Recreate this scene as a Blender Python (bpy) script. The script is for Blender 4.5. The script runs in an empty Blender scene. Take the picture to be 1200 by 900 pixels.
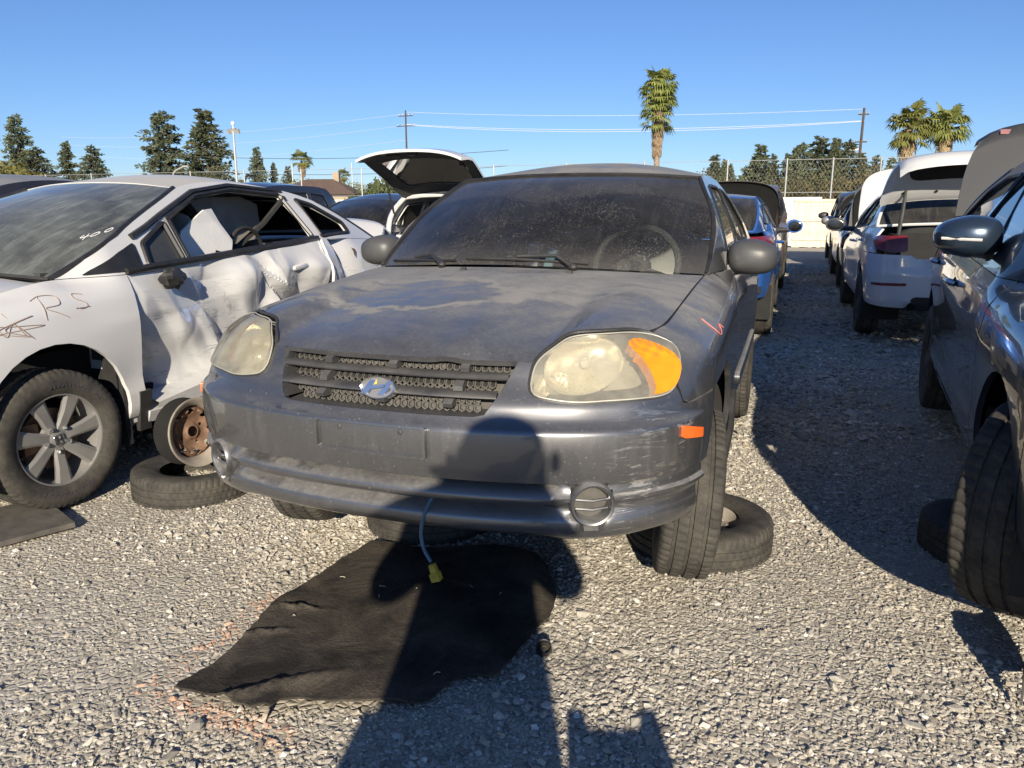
import bpy, bmesh, math, random
import numpy as np
from mathutils import Vector, Matrix, Euler
from mathutils.geometry import delaunay_2d_cdt

R = math.radians
rng = np.random.default_rng(7)
random.seed(7)
scene = bpy.context.scene
col = scene.collection

# ------------------------------------------------------------------ camera
# The lot's rows run along +y, x is across the rows, z up from the gravel. The photographer stands a little right of the grey car's nose.
HEAD = R(19.75)
CAM = (1.013, -1.738, 1.28)
cd = bpy.data.cameras.new('camera'); cam = bpy.data.objects.new('camera', cd); col.objects.link(cam)
cam.location = CAM
cam.rotation_euler = (R(90 - 12.6), 0, HEAD)
cd.sensor_width = 36; cd.lens = 905 / 1200 * 36
cd.clip_start = 0.05; cd.clip_end = 2000
scene.camera = cam

# ------------------------------------------------------------------ light
SUN_EL = R(20.8)
a = 0.0
lx, ly = a * math.cos(HEAD) - math.sin(HEAD), a * math.sin(HEAD) + math.cos(HEAD)     # where the shadows point
n_ = math.hypot(lx, ly); lx /= n_; ly /= n_
sd = bpy.data.lights.new('sun', 'SUN'); sd.energy = 5.0; sd.angle = R(0.53); sd.color = (1.0, 0.89, 0.72)
sun = bpy.data.objects.new('sun', sd); col.objects.link(sun)
sun.rotation_euler = Vector((lx * math.cos(SUN_EL), ly * math.cos(SUN_EL), -math.sin(SUN_EL))).to_track_quat('-Z', 'Y').to_euler()
sun.location = (0, -5, 12)
w = bpy.data.worlds.new('World'); scene.world = w; w.use_nodes = True
nt = w.node_tree; nt.nodes.clear()
sky = nt.nodes.new('ShaderNodeTexSky'); sky.sky_type = 'NISHITA'; sky.sun_disc = False
sky.sun_elevation = SUN_EL; sky.sun_rotation = math.atan2(-lx, -ly)
sky.air_density = 1.0; sky.dust_density = 0.05; sky.ozone_density = 5.0; sky.altitude = 300
bg = nt.nodes.new('ShaderNodeBackground'); bg.inputs[1].default_value = 0.070
ow = nt.nodes.new('ShaderNodeOutputWorld')
tn = nt.nodes.new('ShaderNodeMix'); tn.data_type = 'RGBA'; tn.blend_type = 'MULTIPLY'; tn.inputs[0].default_value = 1.0; tn.inputs[7].default_value = (.86, .93, 1.13, 1)
nt.links.new(sky.outputs[0], tn.inputs[6]); nt.links.new(tn.outputs[2], bg.inputs[0]); nt.links.new(bg.outputs[0], ow.inputs[0])
scene.view_settings.view_transform = 'Standard'; scene.view_settings.look = 'None'
scene.view_settings.exposure = 0.62; scene.view_settings.gamma = 1.0
scene.cycles.max_bounces = 8; scene.cycles.transparent_max_bounces = 16
scene.cycles.use_denoising = True
scene.cycles.sample_clamp_indirect = 4.0

# ------------------------------------------------------------------ materials
def new_mat(name):
    m = bpy.data.materials.new(name); m.use_nodes = True; m.node_tree.nodes.clear()
    return m
class NB:
    """short node builder"""
    def __init__(s, m): s.t = m.node_tree
    def n(s, typ, ins=None, **props):
        nd = s.t.nodes.new('ShaderNode' + typ)
        for k, v in props.items(): setattr(nd, k, v)
        for k, v in (ins or {}).items():
            so = nd.inputs[k]
            if isinstance(v, bpy.types.NodeSocket): s.t.links.new(v, so)
            else: so.default_value = (*v, 1) if (isinstance(v, (tuple, list)) and len(v) == 3 and so.type == 'RGBA') else v
        return nd
    def math(s, op, a, b=0.0, c=0.0, clamp=False):
        return s.n('Math', {0: a, 1: b, 2: c}, operation=op, use_clamp=clamp).outputs[0]
    def ramp(s, f, x0, x1, y0=0.0, y1=1.0):
        return s.n('MapRange', {0: f, 1: x0, 2: x1, 3: y0, 4: y1}, clamp=True).outputs[0]
    def mix(s, f, a, b):
        nd = s.n('Mix', {0: f}, data_type='RGBA')
        for i, v in ((6, a), (7, b)):
            if isinstance(v, bpy.types.NodeSocket): s.t.links.new(v, nd.inputs[i])
            else: nd.inputs[i].default_value = (*v, 1)
        return nd.outputs[2]
    def noise(s, vec, scale, detail=4.0, rough=0.55, dist=0.0, out=0):
        return s.n('TexNoise', {'Vector': vec, 'Scale': scale, 'Detail': detail, 'Roughness': rough, 'Distortion': dist}).outputs[out]
    def obj(s): return s.n('TexCoord').outputs['Object']
    def out(s, sh, disp=None):
        o = s.n('OutputMaterial', {0: sh})
        return o
    def bump(s, h, strength=0.3, dist=0.01, normal=None):
        i = {'Height': h, 'Strength': strength, 'Distance': dist}
        if normal is not None: i['Normal'] = normal
        return s.n('Bump', i).outputs[0]
def simple(name, colr, rough=0.5, metal=0.0, var=0.15, scale=8.0, bump=0.0, bscale=60.0, dust=0.0, dustc=(.30, .27, .22), spec=0.5, coat=0.0):
    """plain surface with uneven colour, fine relief and a little settled dust"""
    m = new_mat(name); b = NB(m); v = b.obj()
    nz = b.noise(v, scale, 5)
    c0 = tuple(x * (1 - var) for x in colr); c1 = tuple(min(1, x * (1 + var)) for x in colr)
    c = b.mix(b.ramp(nz, .3, .7), c0, c1)
    r = rough; me = metal
    if dust > 0:
        up = b.n('SeparateXYZ', {0: b.n('NewGeometry').outputs['Normal']}).outputs[2]
        d = b.math('MULTIPLY', b.ramp(up, -.2, .9, .35, 1.0), b.ramp(b.noise(v, scale * .6, 7, .65), .3, .75, .2, 1.0))
        d = b.math('MULTIPLY', d, dust, clamp=True)
        c = b.mix(d, c, dustc)
        r = b.ramp(d, 0, 1, rough, .9); me = b.ramp(d, 0, 1, metal, 0)
    ins = {'Base Color': c, 'Roughness': r, 'Metallic': me, 'Specular IOR Level': spec, 'Coat Weight': coat}
    if bump > 0: ins['Normal'] = b.bump(b.noise(v, bscale, 4), bump, .004)
    b.out(b.n('BsdfPrincipled', ins).outputs[0])
    return m
def paint(name, colr, metal=0.35, rough=0.38, dust=0.3, dustc=(.26, .245, .215), coat=0.9, streak=0.3, fine=1.0, coat_rough=.06):
    """car paint under a clear coat, with dust lying on what faces up, runs on the sides and fine specks"""
    m = new_mat(name); b = NB(m); v = b.obj()
    up = b.n('SeparateXYZ', {0: b.n('NewGeometry').outputs['Normal']}).outputs[2]
    big = b.noise(v, 2.3, 7, .62, .6)
    runs = b.noise(b.n('Mapping', {0: v, 3: (30, 30, 1.6)}).outputs[0], 1.0, 3)
    speck = b.ramp(b.noise(v, 170, 2), .62, .74)
    d = b.math('MULTIPLY', b.ramp(up, .1, .95, .16, 1.0), b.ramp(big, .33, .68, .35, 1.0))
    d = b.math('ADD', d, b.math('MULTIPLY', b.ramp(runs, .5, .75), streak * .35))
    d = b.math('ADD', d, b.math('MULTIPLY', speck, .25 * fine))
    d = b.math('MULTIPLY', d, dust, clamp=True)
    flake = b.ramp(b.noise(v, 900, 1), .35, .65, .9, 1.1)
    c = b.mix(d, b.n('Mix', {0: 1.0, 6: (*colr, 1), 7: flake}, data_type='RGBA', blend_type='MULTIPLY').outputs[2], dustc)
    b.out(b.n('BsdfPrincipled', {'Base Color': c, 'Roughness': b.ramp(d, 0, 1, rough, .9), 'Metallic': b.ramp(d, 0, 1, metal, 0),
          'Coat Weight': b.ramp(d, 0, .8, coat, 0.05), 'Coat Roughness': coat_rough,
          'Normal': b.bump(b.noise(v, 7, 2), .02, .01)}).outputs[0])
    return m
def glass(name, tint=(.55, .62, .60), dust=0.3, dustc=(.34, .33, .30), rough=0.03, clear=.9, specks=1.0):
    m = new_mat(name); b = NB(m); v = b.obj()
    fr = b.n('Fresnel', {0: 1.5}).outputs[0]
    big = b.noise(v, 3.0, 7, .65, .5)
    runs = b.noise(b.n('Mapping', {0: v, 3: (26, 4, 4)}).outputs[0], 1.0, 4)
    sp = b.math('MAXIMUM', b.ramp(b.noise(v, 190, 3, .6), .62, .70), b.ramp(b.noise(v, 75, 3, .7), .66, .72))
    d = b.math('ADD', b.ramp(big, .3, .75, .25, 1.0), b.math('MULTIPLY', b.ramp(runs, .5, .72), .5))
    d = b.math('ADD', d, b.math('MULTIPLY', b.math('MULTIPLY', sp, b.ramp(b.noise(v, 5, 5, .7), .38, .62, .1, 1.0)), 1.5 * specks))
    d = b.math('MULTIPLY', d, dust, clamp=True)
    tr = b.n('BsdfTransparent', {0: tint}).outputs[0]
    gl = b.n('BsdfGlossy', {'Color': (1, 1, 1), 'Roughness': rough}).outputs[0]
    g = b.n('MixShader', {0: b.math('MULTIPLY', fr, 1.0, clamp=True), 1: tr, 2: gl}).outputs[0]
    df = b.n('BsdfDiffuse', {0: dustc}).outputs[0]
    b.out(b.n('MixShader', {0: d, 1: g, 2: df}).outputs[0])
    return m
M = {}
M['hero'] = None
M['white_wreck'] = paint('white wrecked paint', (.72, .72, .71), 0.0, .35, .26, (.40, .37, .32), .7, .35, .6)
M['white_sedan'] = paint('pearl white paint', (.60, .60, .59), 0.0, .3, .2, (.45, .42, .37), .9, .2, .3)
M['dark_sedan'] = paint('dark blue grey paint', (.028, .046, .074), .5, .28, .08, (.17, .16, .145), 1.0, .15, .6, .02)
M['dark_lid'] = paint('dusty dark lid paint', (.022, .024, .028), .2, .55, .5, (.075, .073, .07), .2, .9, 1.4, .3)
M['blue'] = paint('blue paint', (.03, .12, .40), .4, .32, .12, (.25, .25, .24), 1.0, .2, .5, .03)
M['grey_roof'] = paint('dusty grey blue paint', (.16, .17, .18), .1, .5, .6, (.30, .285, .26), .3, .3, .5)
M['brown'] = paint('bronze brown paint', (.13, .095, .065), .4, .38, .5, (.27, .235, .19), .8, .4, .6)
M['silver'] = paint('silver paint', (.42, .43, .43), .6, .35, .3, (.33, .31, .27), .8, .3, .5)
M['black_paint'] = paint('black paint', (.012, .013, .016), .2, .3, .2, (.2, .19, .17), .9, .2, .5)
M['black'] = simple('black plastic', (.018, .018, .018), .45, 0, .2, 20, .15, 200, .25, (.16, .15, .13))
M['black_trim'] = simple('black window trim', (.012, .012, .013), .35, 0, .2, 20, 0, 60, .2, (.14, .13, .12))
M['grey_plastic'] = simple('weathered grey plastic', (.055, .056, .058), .42, 0, .12, 14, .12, 220, .14, (.24, .22, .19))
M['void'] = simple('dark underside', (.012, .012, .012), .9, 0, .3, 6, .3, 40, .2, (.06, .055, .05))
M['cabin'] = simple('charcoal upholstery', (.045, .044, .043), .85, 0, .25, 9, .3, 160, .3, (.15, .14, .125))
M['tan_cabin'] = simple('grey tan upholstery', (.27, .25, .22), .9, 0, .2, 7, .3, 90, .25, (.33, .30, .26))
M['grey_seat'] = simple('pale grey seat cloth', (.20, .195, .185), .9, 0, .2, 9, .3, 150)
M['airbag'] = simple('white airbag cloth', (.74, .73, .71), .85, 0, .06, 9, .25, 60, .2, (.5, .46, .4))
M['mirror'] = simple('mirror glass', (.07, .075, .08), .10, 1.0, .05, 6, 0, 60, .3)
M['chrome'] = simple('chrome', (.75, .75, .76), .12, 1.0, .05, 10, 0, 60, .15)
M['steel'] = simple('bare steel', (.42, .41, .39), .4, .8, .2, 12, .1, 90, .25)
M['alloy'] = simple('grey alloy', (.24, .235, .225), .42, .35, .12, 14, .05, 200, .25, (.30, .27, .22))
M['alloy_dark'] = simple('dark alloy', (.06, .062, .065), .35, .5, .15, 14, 0, 90, .3, (.18, .17, .15))
M['rust'] = simple('rusty steel', (.16, .085, .05), .75, .15, .45, 22, .4, 120, .35, (.30, .24, .18))
M['rim_tan'] = simple('dirty steel rim', (.30, .265, .22), .7, .1, .25, 18, .3, 120, .5, (.36, .31, .25))
M['red_lamp'] = simple('red lamp plastic', (.15, .008, .014), .22, 0, .2, 30, .1, 200, .08, (.3, .25, .2), .5, .35)
M['white_lamp'] = simple('pale lamp plastic', (.62, .60, .56), .12, 0, .1, 30, .1, 200, .05, (.3, .25, .2), .6, 1.0)
M['badge_blue'] = simple('badge blue', (.035, .045, .10), .6)
M['badge_yellow'] = simple('badge yellow', (.62, .43, .07), .4)
M['badge_grey'] = simple('badge silver', (.20, .20, .205), .45, .4, .1, 30)
M['wood_pale'] = simple('pale fence board', (.64, .56, .44), .85, 0, .16, 3, .2, 60, .1)
M['fence_white'] = simple('white corrugated panel', (.80, .79, .76), .6, 0, .06, 3, .05, 30, .12)
M['galv'] = simple('galvanised steel', (.42, .42, .40), .5, .4, .12, 12)
M['pole_wood'] = simple('dark pole wood', (.075, .058, .045), .9, 0, .3, 5, .3, 30)
M['wire'] = simple('overhead wire', (.62, .63, .64), .5, .0)
M['dark_wire'] = simple('dark overhead wire', (.06, .06, .06), .6)

# ------------------------------------------------------------------ objects
def thing(name, label, cat, loc=(0, 0, 0), rot=(0, 0, 0), group=None):
    o = bpy.data.objects.new(name, None); col.objects.link(o); o.empty_display_size = .2
    o.location = loc; o.rotation_euler = rot
    o['label'] = label; o['category'] = cat
    if group: o['group'] = group
    return o
def tag(o, label, cat, group=None):
    o['label'] = label; o['category'] = cat
    if group: o['group'] = group
    return o
def link(name, me, parent=None, loc=(0, 0, 0), rot=(0, 0, 0), kind=None):
    o = bpy.data.objects.new(name, me); col.objects.link(o)
    o.location = loc; o.rotation_euler = rot
    if parent is not None: o.parent = parent
    if kind: o['kind'] = kind
    return o
def mesh(name, V, F, mats, smooth=True, normals=None, fm=None, angle=None):
    me = bpy.data.meshes.new(name)
    V = np.asarray(V, float)
    me.from_pydata(V.tolist(), [], [tuple(int(i) for i in f) for f in F])
    for m in (mats if isinstance(mats, (list, tuple)) else [mats]): me.materials.append(m)
    if fm is not None: me.polygons.foreach_set('material_index', np.asarray(fm, np.int32))
    if smooth: me.polygons.foreach_set('use_smooth', [True] * len(me.polygons))
    if normals is not None: me.normals_split_custom_set_from_vertices([tuple(n) for n in normals])
    elif smooth and angle: me.set_sharp_from_angle(angle=R(angle))
    me.update()
    return me
class MB:
    """collects simple shapes into one mesh"""
    def __init__(s): s.V = []; s.F = []; s.m = []
    def add(s, V, F, mi=0):
        o = len(s.V); s.V += [tuple(map(float, v)) for v in V]; s.F += [tuple(i + o for i in f) for f in F]; s.m += [mi] * len(F)
        return s
    def box(s, c, d, rot=None, mi=0, taper=None):
        hx, hy, hz = d[0] / 2, d[1] / 2, d[2] / 2
        V = np.array([[x * hx, y * hy, z * hz] for z in (-1, 1) for y in (-1, 1) for x in (-1, 1)], float)
        if taper: V[4:, 0] *= taper[0]; V[4:, 1] *= taper[1]
        if rot is not None: V = V @ np.array(Euler(rot).to_matrix()).T
        return s.add(V + np.array(c), [(0, 2, 3, 1), (4, 5, 7, 6), (0, 1, 5, 4), (2, 6, 7, 3), (0, 4, 6, 2), (1, 3, 7, 5)], mi)
    def tube(s, pts, r, n=8, mi=0, caps=True):
        P = np.array(pts, float); k = len(P)
        rs = np.full(k, r, float) if np.isscalar(r) else np.array(r, float)
        T = np.gradient(P, axis=0); T /= np.linalg.norm(T, axis=1)[:, None] + 1e-12
        up = np.array([0, 0, 1.0]) if abs(T[0, 2]) < .9 else np.array([1.0, 0, 0])
        V = []
        for i in range(k):
            u = np.cross(T[i], up); u /= np.linalg.norm(u) + 1e-12
            v = np.cross(u, T[i]); up = v
            for j in range(n):
                a = 2 * math.pi * j / n
                V.append(P[i] + rs[i] * (math.cos(a) * u + math.sin(a) * v))
        F = [(i * n + j, i * n + (j + 1) % n, (i + 1) * n + (j + 1) % n, (i + 1) * n + j) for i in range(k - 1) for j in range(n)]
        if caps: F += [tuple(range(n))[::-1], tuple(range((k - 1) * n, k * n))]
        return s.add(V, F, mi)
    def lathe(s, prof, n=32, axis='x', mi=0, c=(0, 0, 0), closed=False):
        """prof: (radius, along axis)"""
        V = []; k = len(prof)
        for i in range(n):
            a = 2 * math.pi * i / n; ca, sa = math.cos(a), math.sin(a)
            for r, h in prof:
                V.append({'x': (h, r * ca, r * sa), 'y': (r * ca, h, r * sa), 'z': (r * ca, r * sa, h)}[axis])
        F = []
        for i in range(n):
            for j in range(k if closed else k - 1):
                a0, a1, j1 = i * k, ((i + 1) % n) * k, (j + 1) % k
                f = (a0 + j, a1 + j, a1 + j1, a0 + j1)
                F.append(f if axis != 'y' else f[::-1])
        return s.add(np.array(V) + np.array(c), F, mi)
    def ball(s, c, r, n=12, m=8, mi=0, f=None):
        V = []; F = []
        for i in range(m + 1):
            th = math.pi * i / m
            for j in range(n):
                ph = 2 * math.pi * j / n
                p = np.array([math.sin(th) * math.cos(ph), math.sin(th) * math.sin(ph), math.cos(th)])
                if f: p = f(p)
                V.append(np.array(c) + p * np.array(r))
        for i in range(m):
            for j in range(n):
                F.append((i * n + j, (i + 1) * n + j, (i + 1) * n + (j + 1) % n, i * n + (j + 1) % n))
        return s.add(V, F, mi)
    def me(s, name, mats, smooth=True, angle=35):
        return mesh(name, s.V, s.F, mats, smooth, None, s.m, angle)
    def put(s, name, mats, parent=None, smooth=True, angle=35, kind=None, loc=(0, 0, 0), rot=(0, 0, 0)):
        return link(name, s.me(name, mats, smooth, angle), parent, loc, rot, kind)
def pch(xs, ys):
    """monotone cubic through the points (xs, ys), flat beyond the ends"""
    xs = np.array(xs, float); ys = np.array(ys, float)
    h = np.diff(xs); d = np.diff(ys) / h
    m = np.zeros(len(xs))
    for i in range(1, len(xs) - 1):
        if d[i - 1] * d[i] > 0:
            w1 = 2 * h[i] + h[i - 1]; w2 = h[i] + 2 * h[i - 1]
            m[i] = (w1 + w2) / (w1 / d[i - 1] + w2 / d[i])
    m[0] = d[0]; m[-1] = d[-1]
    def f(x):
        x = np.clip(np.asarray(x, float), xs[0], xs[-1])
        k = np.clip(np.searchsorted(xs, x, side='right') - 1, 0, len(xs) - 2)
        s = (x - xs[k]) / h[k]
        return ((1 + 2 * s) * (1 - s) ** 2 * ys[k] + s * (1 - s) ** 2 * h[k] * m[k]
                + s * s * (3 - 2 * s) * ys[k + 1] + s * s * (s - 1) * h[k] * m[k + 1])
    return f
def smooth_curve(pts, n, closed=False):
    """Catmull-Rom by chord length through pts (k x d), n samples evenly spaced by parameter length"""
    P = np.array(pts, float)
    if closed:
        Q = np.vstack([P[-2:-1] if np.allclose(P[0], P[-1]) else P[-1:], P, P[:1], P[1:2]])
    else:
        Q = np.vstack([2 * P[0] - P[1], P, 2 * P[-1] - P[-2]])
    segs = len(Q) - 3
    L = np.linalg.norm(np.diff(Q, axis=0), axis=1) + 1e-9
    cum = np.concatenate([[0], np.cumsum(L[1:1 + segs])])
    u = np.linspace(0, cum[-1], n, endpoint=not closed)
    k = np.clip(np.searchsorted(cum, u, side='right') - 1, 0, segs - 1)
    s = ((u - cum[k]) / L[1 + k])[:, None]
    p0, p1, p2, p3 = Q[k], Q[k + 1], Q[k + 2], Q[k + 3]
    l0, l1, l2 = L[k][:, None], L[k + 1][:, None], L[k + 2][:, None]
    m1 = (p2 - p0) / (l0 + l1) * l1; m2 = (p3 - p1) / (l1 + l2) * l1
    return ((1 + 2 * s) * (1 - s) ** 2 * p1 + s * (1 - s) ** 2 * m1 + s * s * (3 - 2 * s) * p2 + s * s * (s - 1) * m2)
class Shell:
    """The skin of a car's lower body. t runs along the plan outline from the front centre (negative on the other side),
    z is the height; profiles say how far the skin lies inside the plan outline at each height."""
    def __init__(s, plan, ztop, zbot, keys):
        P = np.array(plan, float)
        Q = np.vstack([[-P[1][0], P[1][1]], P, [-P[-2][0], P[-2][1]]])
        C = smooth_curve(Q, 1600)
        i0 = np.argmin(np.abs(C[:800, 0])); i1 = 800 + np.argmin(np.abs(C[800:, 0]))
        C = C[i0:i1 + 1]; C[0, 0] = 0; C[-1, 0] = 0
        s.c = C
        s.t = np.concatenate([[0], np.cumsum(np.linalg.norm(np.diff(C, axis=0), axis=1))])
        d = np.gradient(C, s.t, axis=0)
        k = np.ones(31) / 31
        for j in range(2):
            a = np.concatenate([d[30:0:-1, j] * (1 if j == 0 else -1), d[:, j], d[-2:-32:-1, j] * (1 if j == 0 else -1)])
            d[:, j] = np.convolve(a, k, 'same')[30:-30]
        d /= np.linalg.norm(d, axis=1)[:, None]
        s.n = np.stack([d[:, 1], -d[:, 0]], 1)
        s.T = s.t[-1]; s.zb = zbot
        im = np.argmax(C[:, 0]); s.im = im
        s.ztop_y = pch(*zip(*ztop))
        s.keys = [(s.ty(k0) if w == 'y' else (s.tx(k0) if w == 'x' else s.T), pch(*zip(*pr))) for w, k0, pr in keys]
    def tx(s, x):
        x = np.asarray(x, float)
        return np.sign(x) * np.interp(np.abs(x), s.c[:s.im, 0], s.t[:s.im])
    def txr(s, x):
        x = np.asarray(x, float)
        return np.where(x < 0, -1, 1) * np.interp(-np.abs(x), -s.c[s.im:, 0], s.t[s.im:])
    def ty(s, y): return np.interp(y, s.c[:, 1], s.t)
    def yt(s, t): return np.interp(np.abs(t), s.t, s.c[:, 1])
    def ztop(s, t): return s.ztop_y(s.yt(t))
    def S(s, t, z, out=0.0):
        t = np.asarray(t, float); z = np.asarray(z, float)
        a = np.abs(t); sg = np.where(t < 0, -1.0, 1.0)
        zt = s.ztop(t); ze = (z - s.zb) / (zt - s.zb)
        off = s.keys[0][1](ze)
        for (t0, f0), (t1, f1) in zip(s.keys[:-1], s.keys[1:]):
            w = np.clip((a - t0) / (t1 - t0), 0, 1); w = w * w * (3 - 2 * w)
            off = np.where(a >= t0, (1 - w) * f0(ze) + w * f1(ze), off)
        off = off - out
        x = np.interp(a, s.t, s.c[:, 0]) - off * np.interp(a, s.t, s.n[:, 0])
        y = np.interp(a, s.t, s.c[:, 1]) - off * np.interp(a, s.t, s.n[:, 1])
        return np.stack([sg * x, y, z + 0 * x], -1)
    def N(s, t, z):
        e = 2e-3
        a = s.S(t + e, z) - s.S(t - e, z); b = s.S(t, z + e) - s.S(t, z - e)
        n = np.cross(a, b); return n / (np.linalg.norm(n, axis=-1)[..., None] + 1e-12)
# ------------------------------------------------------------------ panels cut out of a curved skin
def resample(poly, step):
    P = np.array(poly, float); out = []
    for a, b in zip(P, np.roll(P, -1, axis=0)):
        n = max(1, int(math.ceil(np.linalg.norm(b - a) / step)))
        for i in range(n): out.append(a + (b - a) * i / n)
    return np.array(out)
def inside(pts, poly):
    x, y = pts[:, 0][:, None], pts[:, 1][:, None]
    x0, y0 = poly[:, 0][None], poly[:, 1][None]; x1, y1 = np.roll(poly[:, 0], -1)[None], np.roll(poly[:, 1], -1)[None]
    c = ((y0 > y) != (y1 > y)) & (x < (x1 - x0) * (y - y0) / (y1 - y0 + 1e-15) + x0)
    return (c.sum(1) % 2) == 1
def rounded(poly, r, n=5):
    P = [np.array(p, float) for p in poly]; out = []
    for i, p in enumerate(P):
        a, b = P[i - 1], P[(i + 1) % len(P)]
        rr = r[i] if isinstance(r, (list, tuple)) else r
        if rr <= 0: out.append(p); continue
        da = a - p; db = b - p; la = np.linalg.norm(da); lb = np.linalg.norm(db)
        q = min(rr, la * .48, lb * .48)
        s0 = p + da / la * q; s1 = p + db / lb * q
        for k in range(n + 1):
            u = k / n; out.append((1 - u) ** 2 * s0 + 2 * u * (1 - u) * p + u * u * s1)
    return np.array(out)
def circle(c, r, n=24, a0=0, a1=360):
    t = np.radians(np.linspace(a0, a1, n, endpoint=(a1 - a0) != 360))
    rx, ry = (r, r) if np.isscalar(r) else r
    return np.stack([c[0] + rx * np.cos(t), c[1] + ry * np.sin(t)], 1)
def panel_mesh(name, poly, mapf, mats, pitch=.04, holes=(), flange=.012, disp=None, flip=False, hole_flange=None):
    """triangulates the outline (with holes) in the skin's own (a, b) coordinates and lifts it onto the skin; edges are folded inwards"""
    P = resample(poly, pitch); Hs = [resample(h, pitch) for h in holes]
    loops = [P] + Hs
    B = np.vstack(loops)
    lo, hi = P.min(0), P.max(0)
    gx = np.arange(lo[0] + pitch / 2, hi[0], pitch); gy = np.arange(lo[1] + pitch / 2, hi[1], pitch * .87)
    if len(gx) and len(gy):
        G = np.stack(np.meshgrid(gx, gy), -1); G[1::2, :, 0] += pitch / 2; G = G.reshape(-1, 2)
        ok = inside(G, P)
        for h in Hs: ok &= ~inside(G, h)
        G = G[ok]
        if len(G):
            d = np.full(len(G), 1e9)
            for k in range(0, len(B), 200): d = np.minimum(d, np.linalg.norm(G[:, None] - B[None, k:k + 200], axis=2).min(1))
            G = G[d > pitch * .5]
        pts = np.vstack([B, G])
    else: pts = B
    edges = []; o = 0
    for L in loops:
        n = len(L); edges += [(o + i, o + (i + 1) % n) for i in range(n)]; o += n
    vs, es, fs, ov, oe, of = delaunay_2d_cdt([Vector(p) for p in pts], edges, [], 0, 1e-7)
    Q = np.array([(v.x, v.y) for v in vs]); T = np.array([f for f in fs if len(f) == 3], int)
    cen = Q[T].mean(1); ok = inside(cen, P)
    for h in Hs: ok &= ~inside(cen, h)
    T = T[ok]
    a_, b_ = Q[:, 0], Q[:, 1]
    V = mapf(a_, b_); e = 2e-3
    N = np.cross(mapf(a_ + e, b_) - mapf(a_ - e, b_), mapf(a_, b_ + e) - mapf(a_, b_ - e))
    N /= np.linalg.norm(N, axis=1)[:, None] + 1e-12
    if flip: N = -N; T = T[:, ::-1]
    if disp is not None: V = disp(V, N, Q)
    V = list(V); Nn = list(N); F = [tuple(t) for t in T]
    inv = {}
    for i, og in enumerate(ov):
        for q in og: inv[q] = i
    if flange:
        o = 0
        for li, L in enumerate(loops):
            n = len(L); fl = flange if li == 0 or hole_flange is None else hole_flange
            ids = [inv.get(o + i) for i in range(n)]; o += n
            if None in ids: continue
            area = 0.5 * np.sum(L[:, 0] * np.roll(L[:, 1], -1) - np.roll(L[:, 0], -1) * L[:, 1])
            ccw = (area > 0) != flip
            if li > 0: ccw = not ccw
            b0 = len(V)
            for k, i in enumerate(ids):
                nx = V[ids[(k + 1) % n]] - V[ids[k - 1]]
                on = np.cross(nx, N[i]); on /= np.linalg.norm(on) + 1e-12
                if not ccw: on = -on
                V.append(V[i].copy()); Nn.append(on)
                V.append(V[i] - N[i] * fl); Nn.append(on)
            for k in range(n):
                a0, a1 = b0 + 2 * k, b0 + 2 * ((k + 1) % n)
                F.append((a0, a0 + 1, a1 + 1, a1) if ccw else (a0, a1, a1 + 1, a0 + 1))
    if disp is not None: return mesh(name, V, F, mats, True, None, None, 16)
    return mesh(name, V, F, mats, True, Nn)
def panel(name, poly, mapf, mats, parent, **k):
    return link(name, panel_mesh(name, poly, mapf, mats, **k), parent)
def grid_mesh(name, P, mats, flange=0.0, flip=False, fdir=None, angle=40):
    P = np.asarray(P, float); a, b = P.shape[:2]
    V = P.reshape(-1, 3)
    F = [(i * b + j, (i + 1) * b + j, (i + 1) * b + j + 1, i * b + j + 1) for i in range(a - 1) for j in range(b - 1)]
    if flip: F = [f[::-1] for f in F]
    if flange:
        loop = [(i, 0) for i in range(a)] + [(a - 1, j) for j in range(1, b)] + [(i, b - 1) for i in range(a - 2, -1, -1)] + [(0, j) for j in range(b - 2, 0, -1)]
        ids = [i * b + j for i, j in loop]; n = len(ids); o = len(V)
        dv = np.array(fdir if fdir is not None else (0, 0, -1.0)) * flange
        V = np.vstack([V, V[ids] + dv])
        for k in range(n):
            f = (ids[k], o + k, o + (k + 1) % n, ids[(k + 1) % n])
            F.append(f[::-1] if flip else f)
    return mesh(name, V, F, mats, True, None, None, angle)
def coons(c0, c1, d0, d1, n, m, bulge=None):
    """c0(u) at v=0, c1(u) at v=1, d0(v) at u=0, d1(v) at u=1; each a list of points"""
    C0, C1 = smooth_curve(c0, n), smooth_curve(c1, n); D0, D1 = smooth_curve(d0, m), smooth_curve(d1, m)
    u = np.linspace(0, 1, n)[:, None, None]; v = np.linspace(0, 1, m)[None, :, None]
    P = (1 - v) * C0[:, None] + v * C1[:, None] + (1 - u) * D0[None] + u * D1[None] \
        - ((1 - u) * (1 - v) * C0[0] + u * (1 - v) * C0[-1] + (1 - u) * v * C1[0] + u * v * C1[-1])
    if bulge is not None: P = P + np.sin(np.pi * u) * np.sin(np.pi * v) * np.array(bulge)
    return P
def mx(pts): return [(-p[0], p[1], p[2]) for p in pts]
def full(pts): return mx(pts)[::-1] + list(pts[1:])       # half curve from x = 0 outwards -> whole curve
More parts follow.
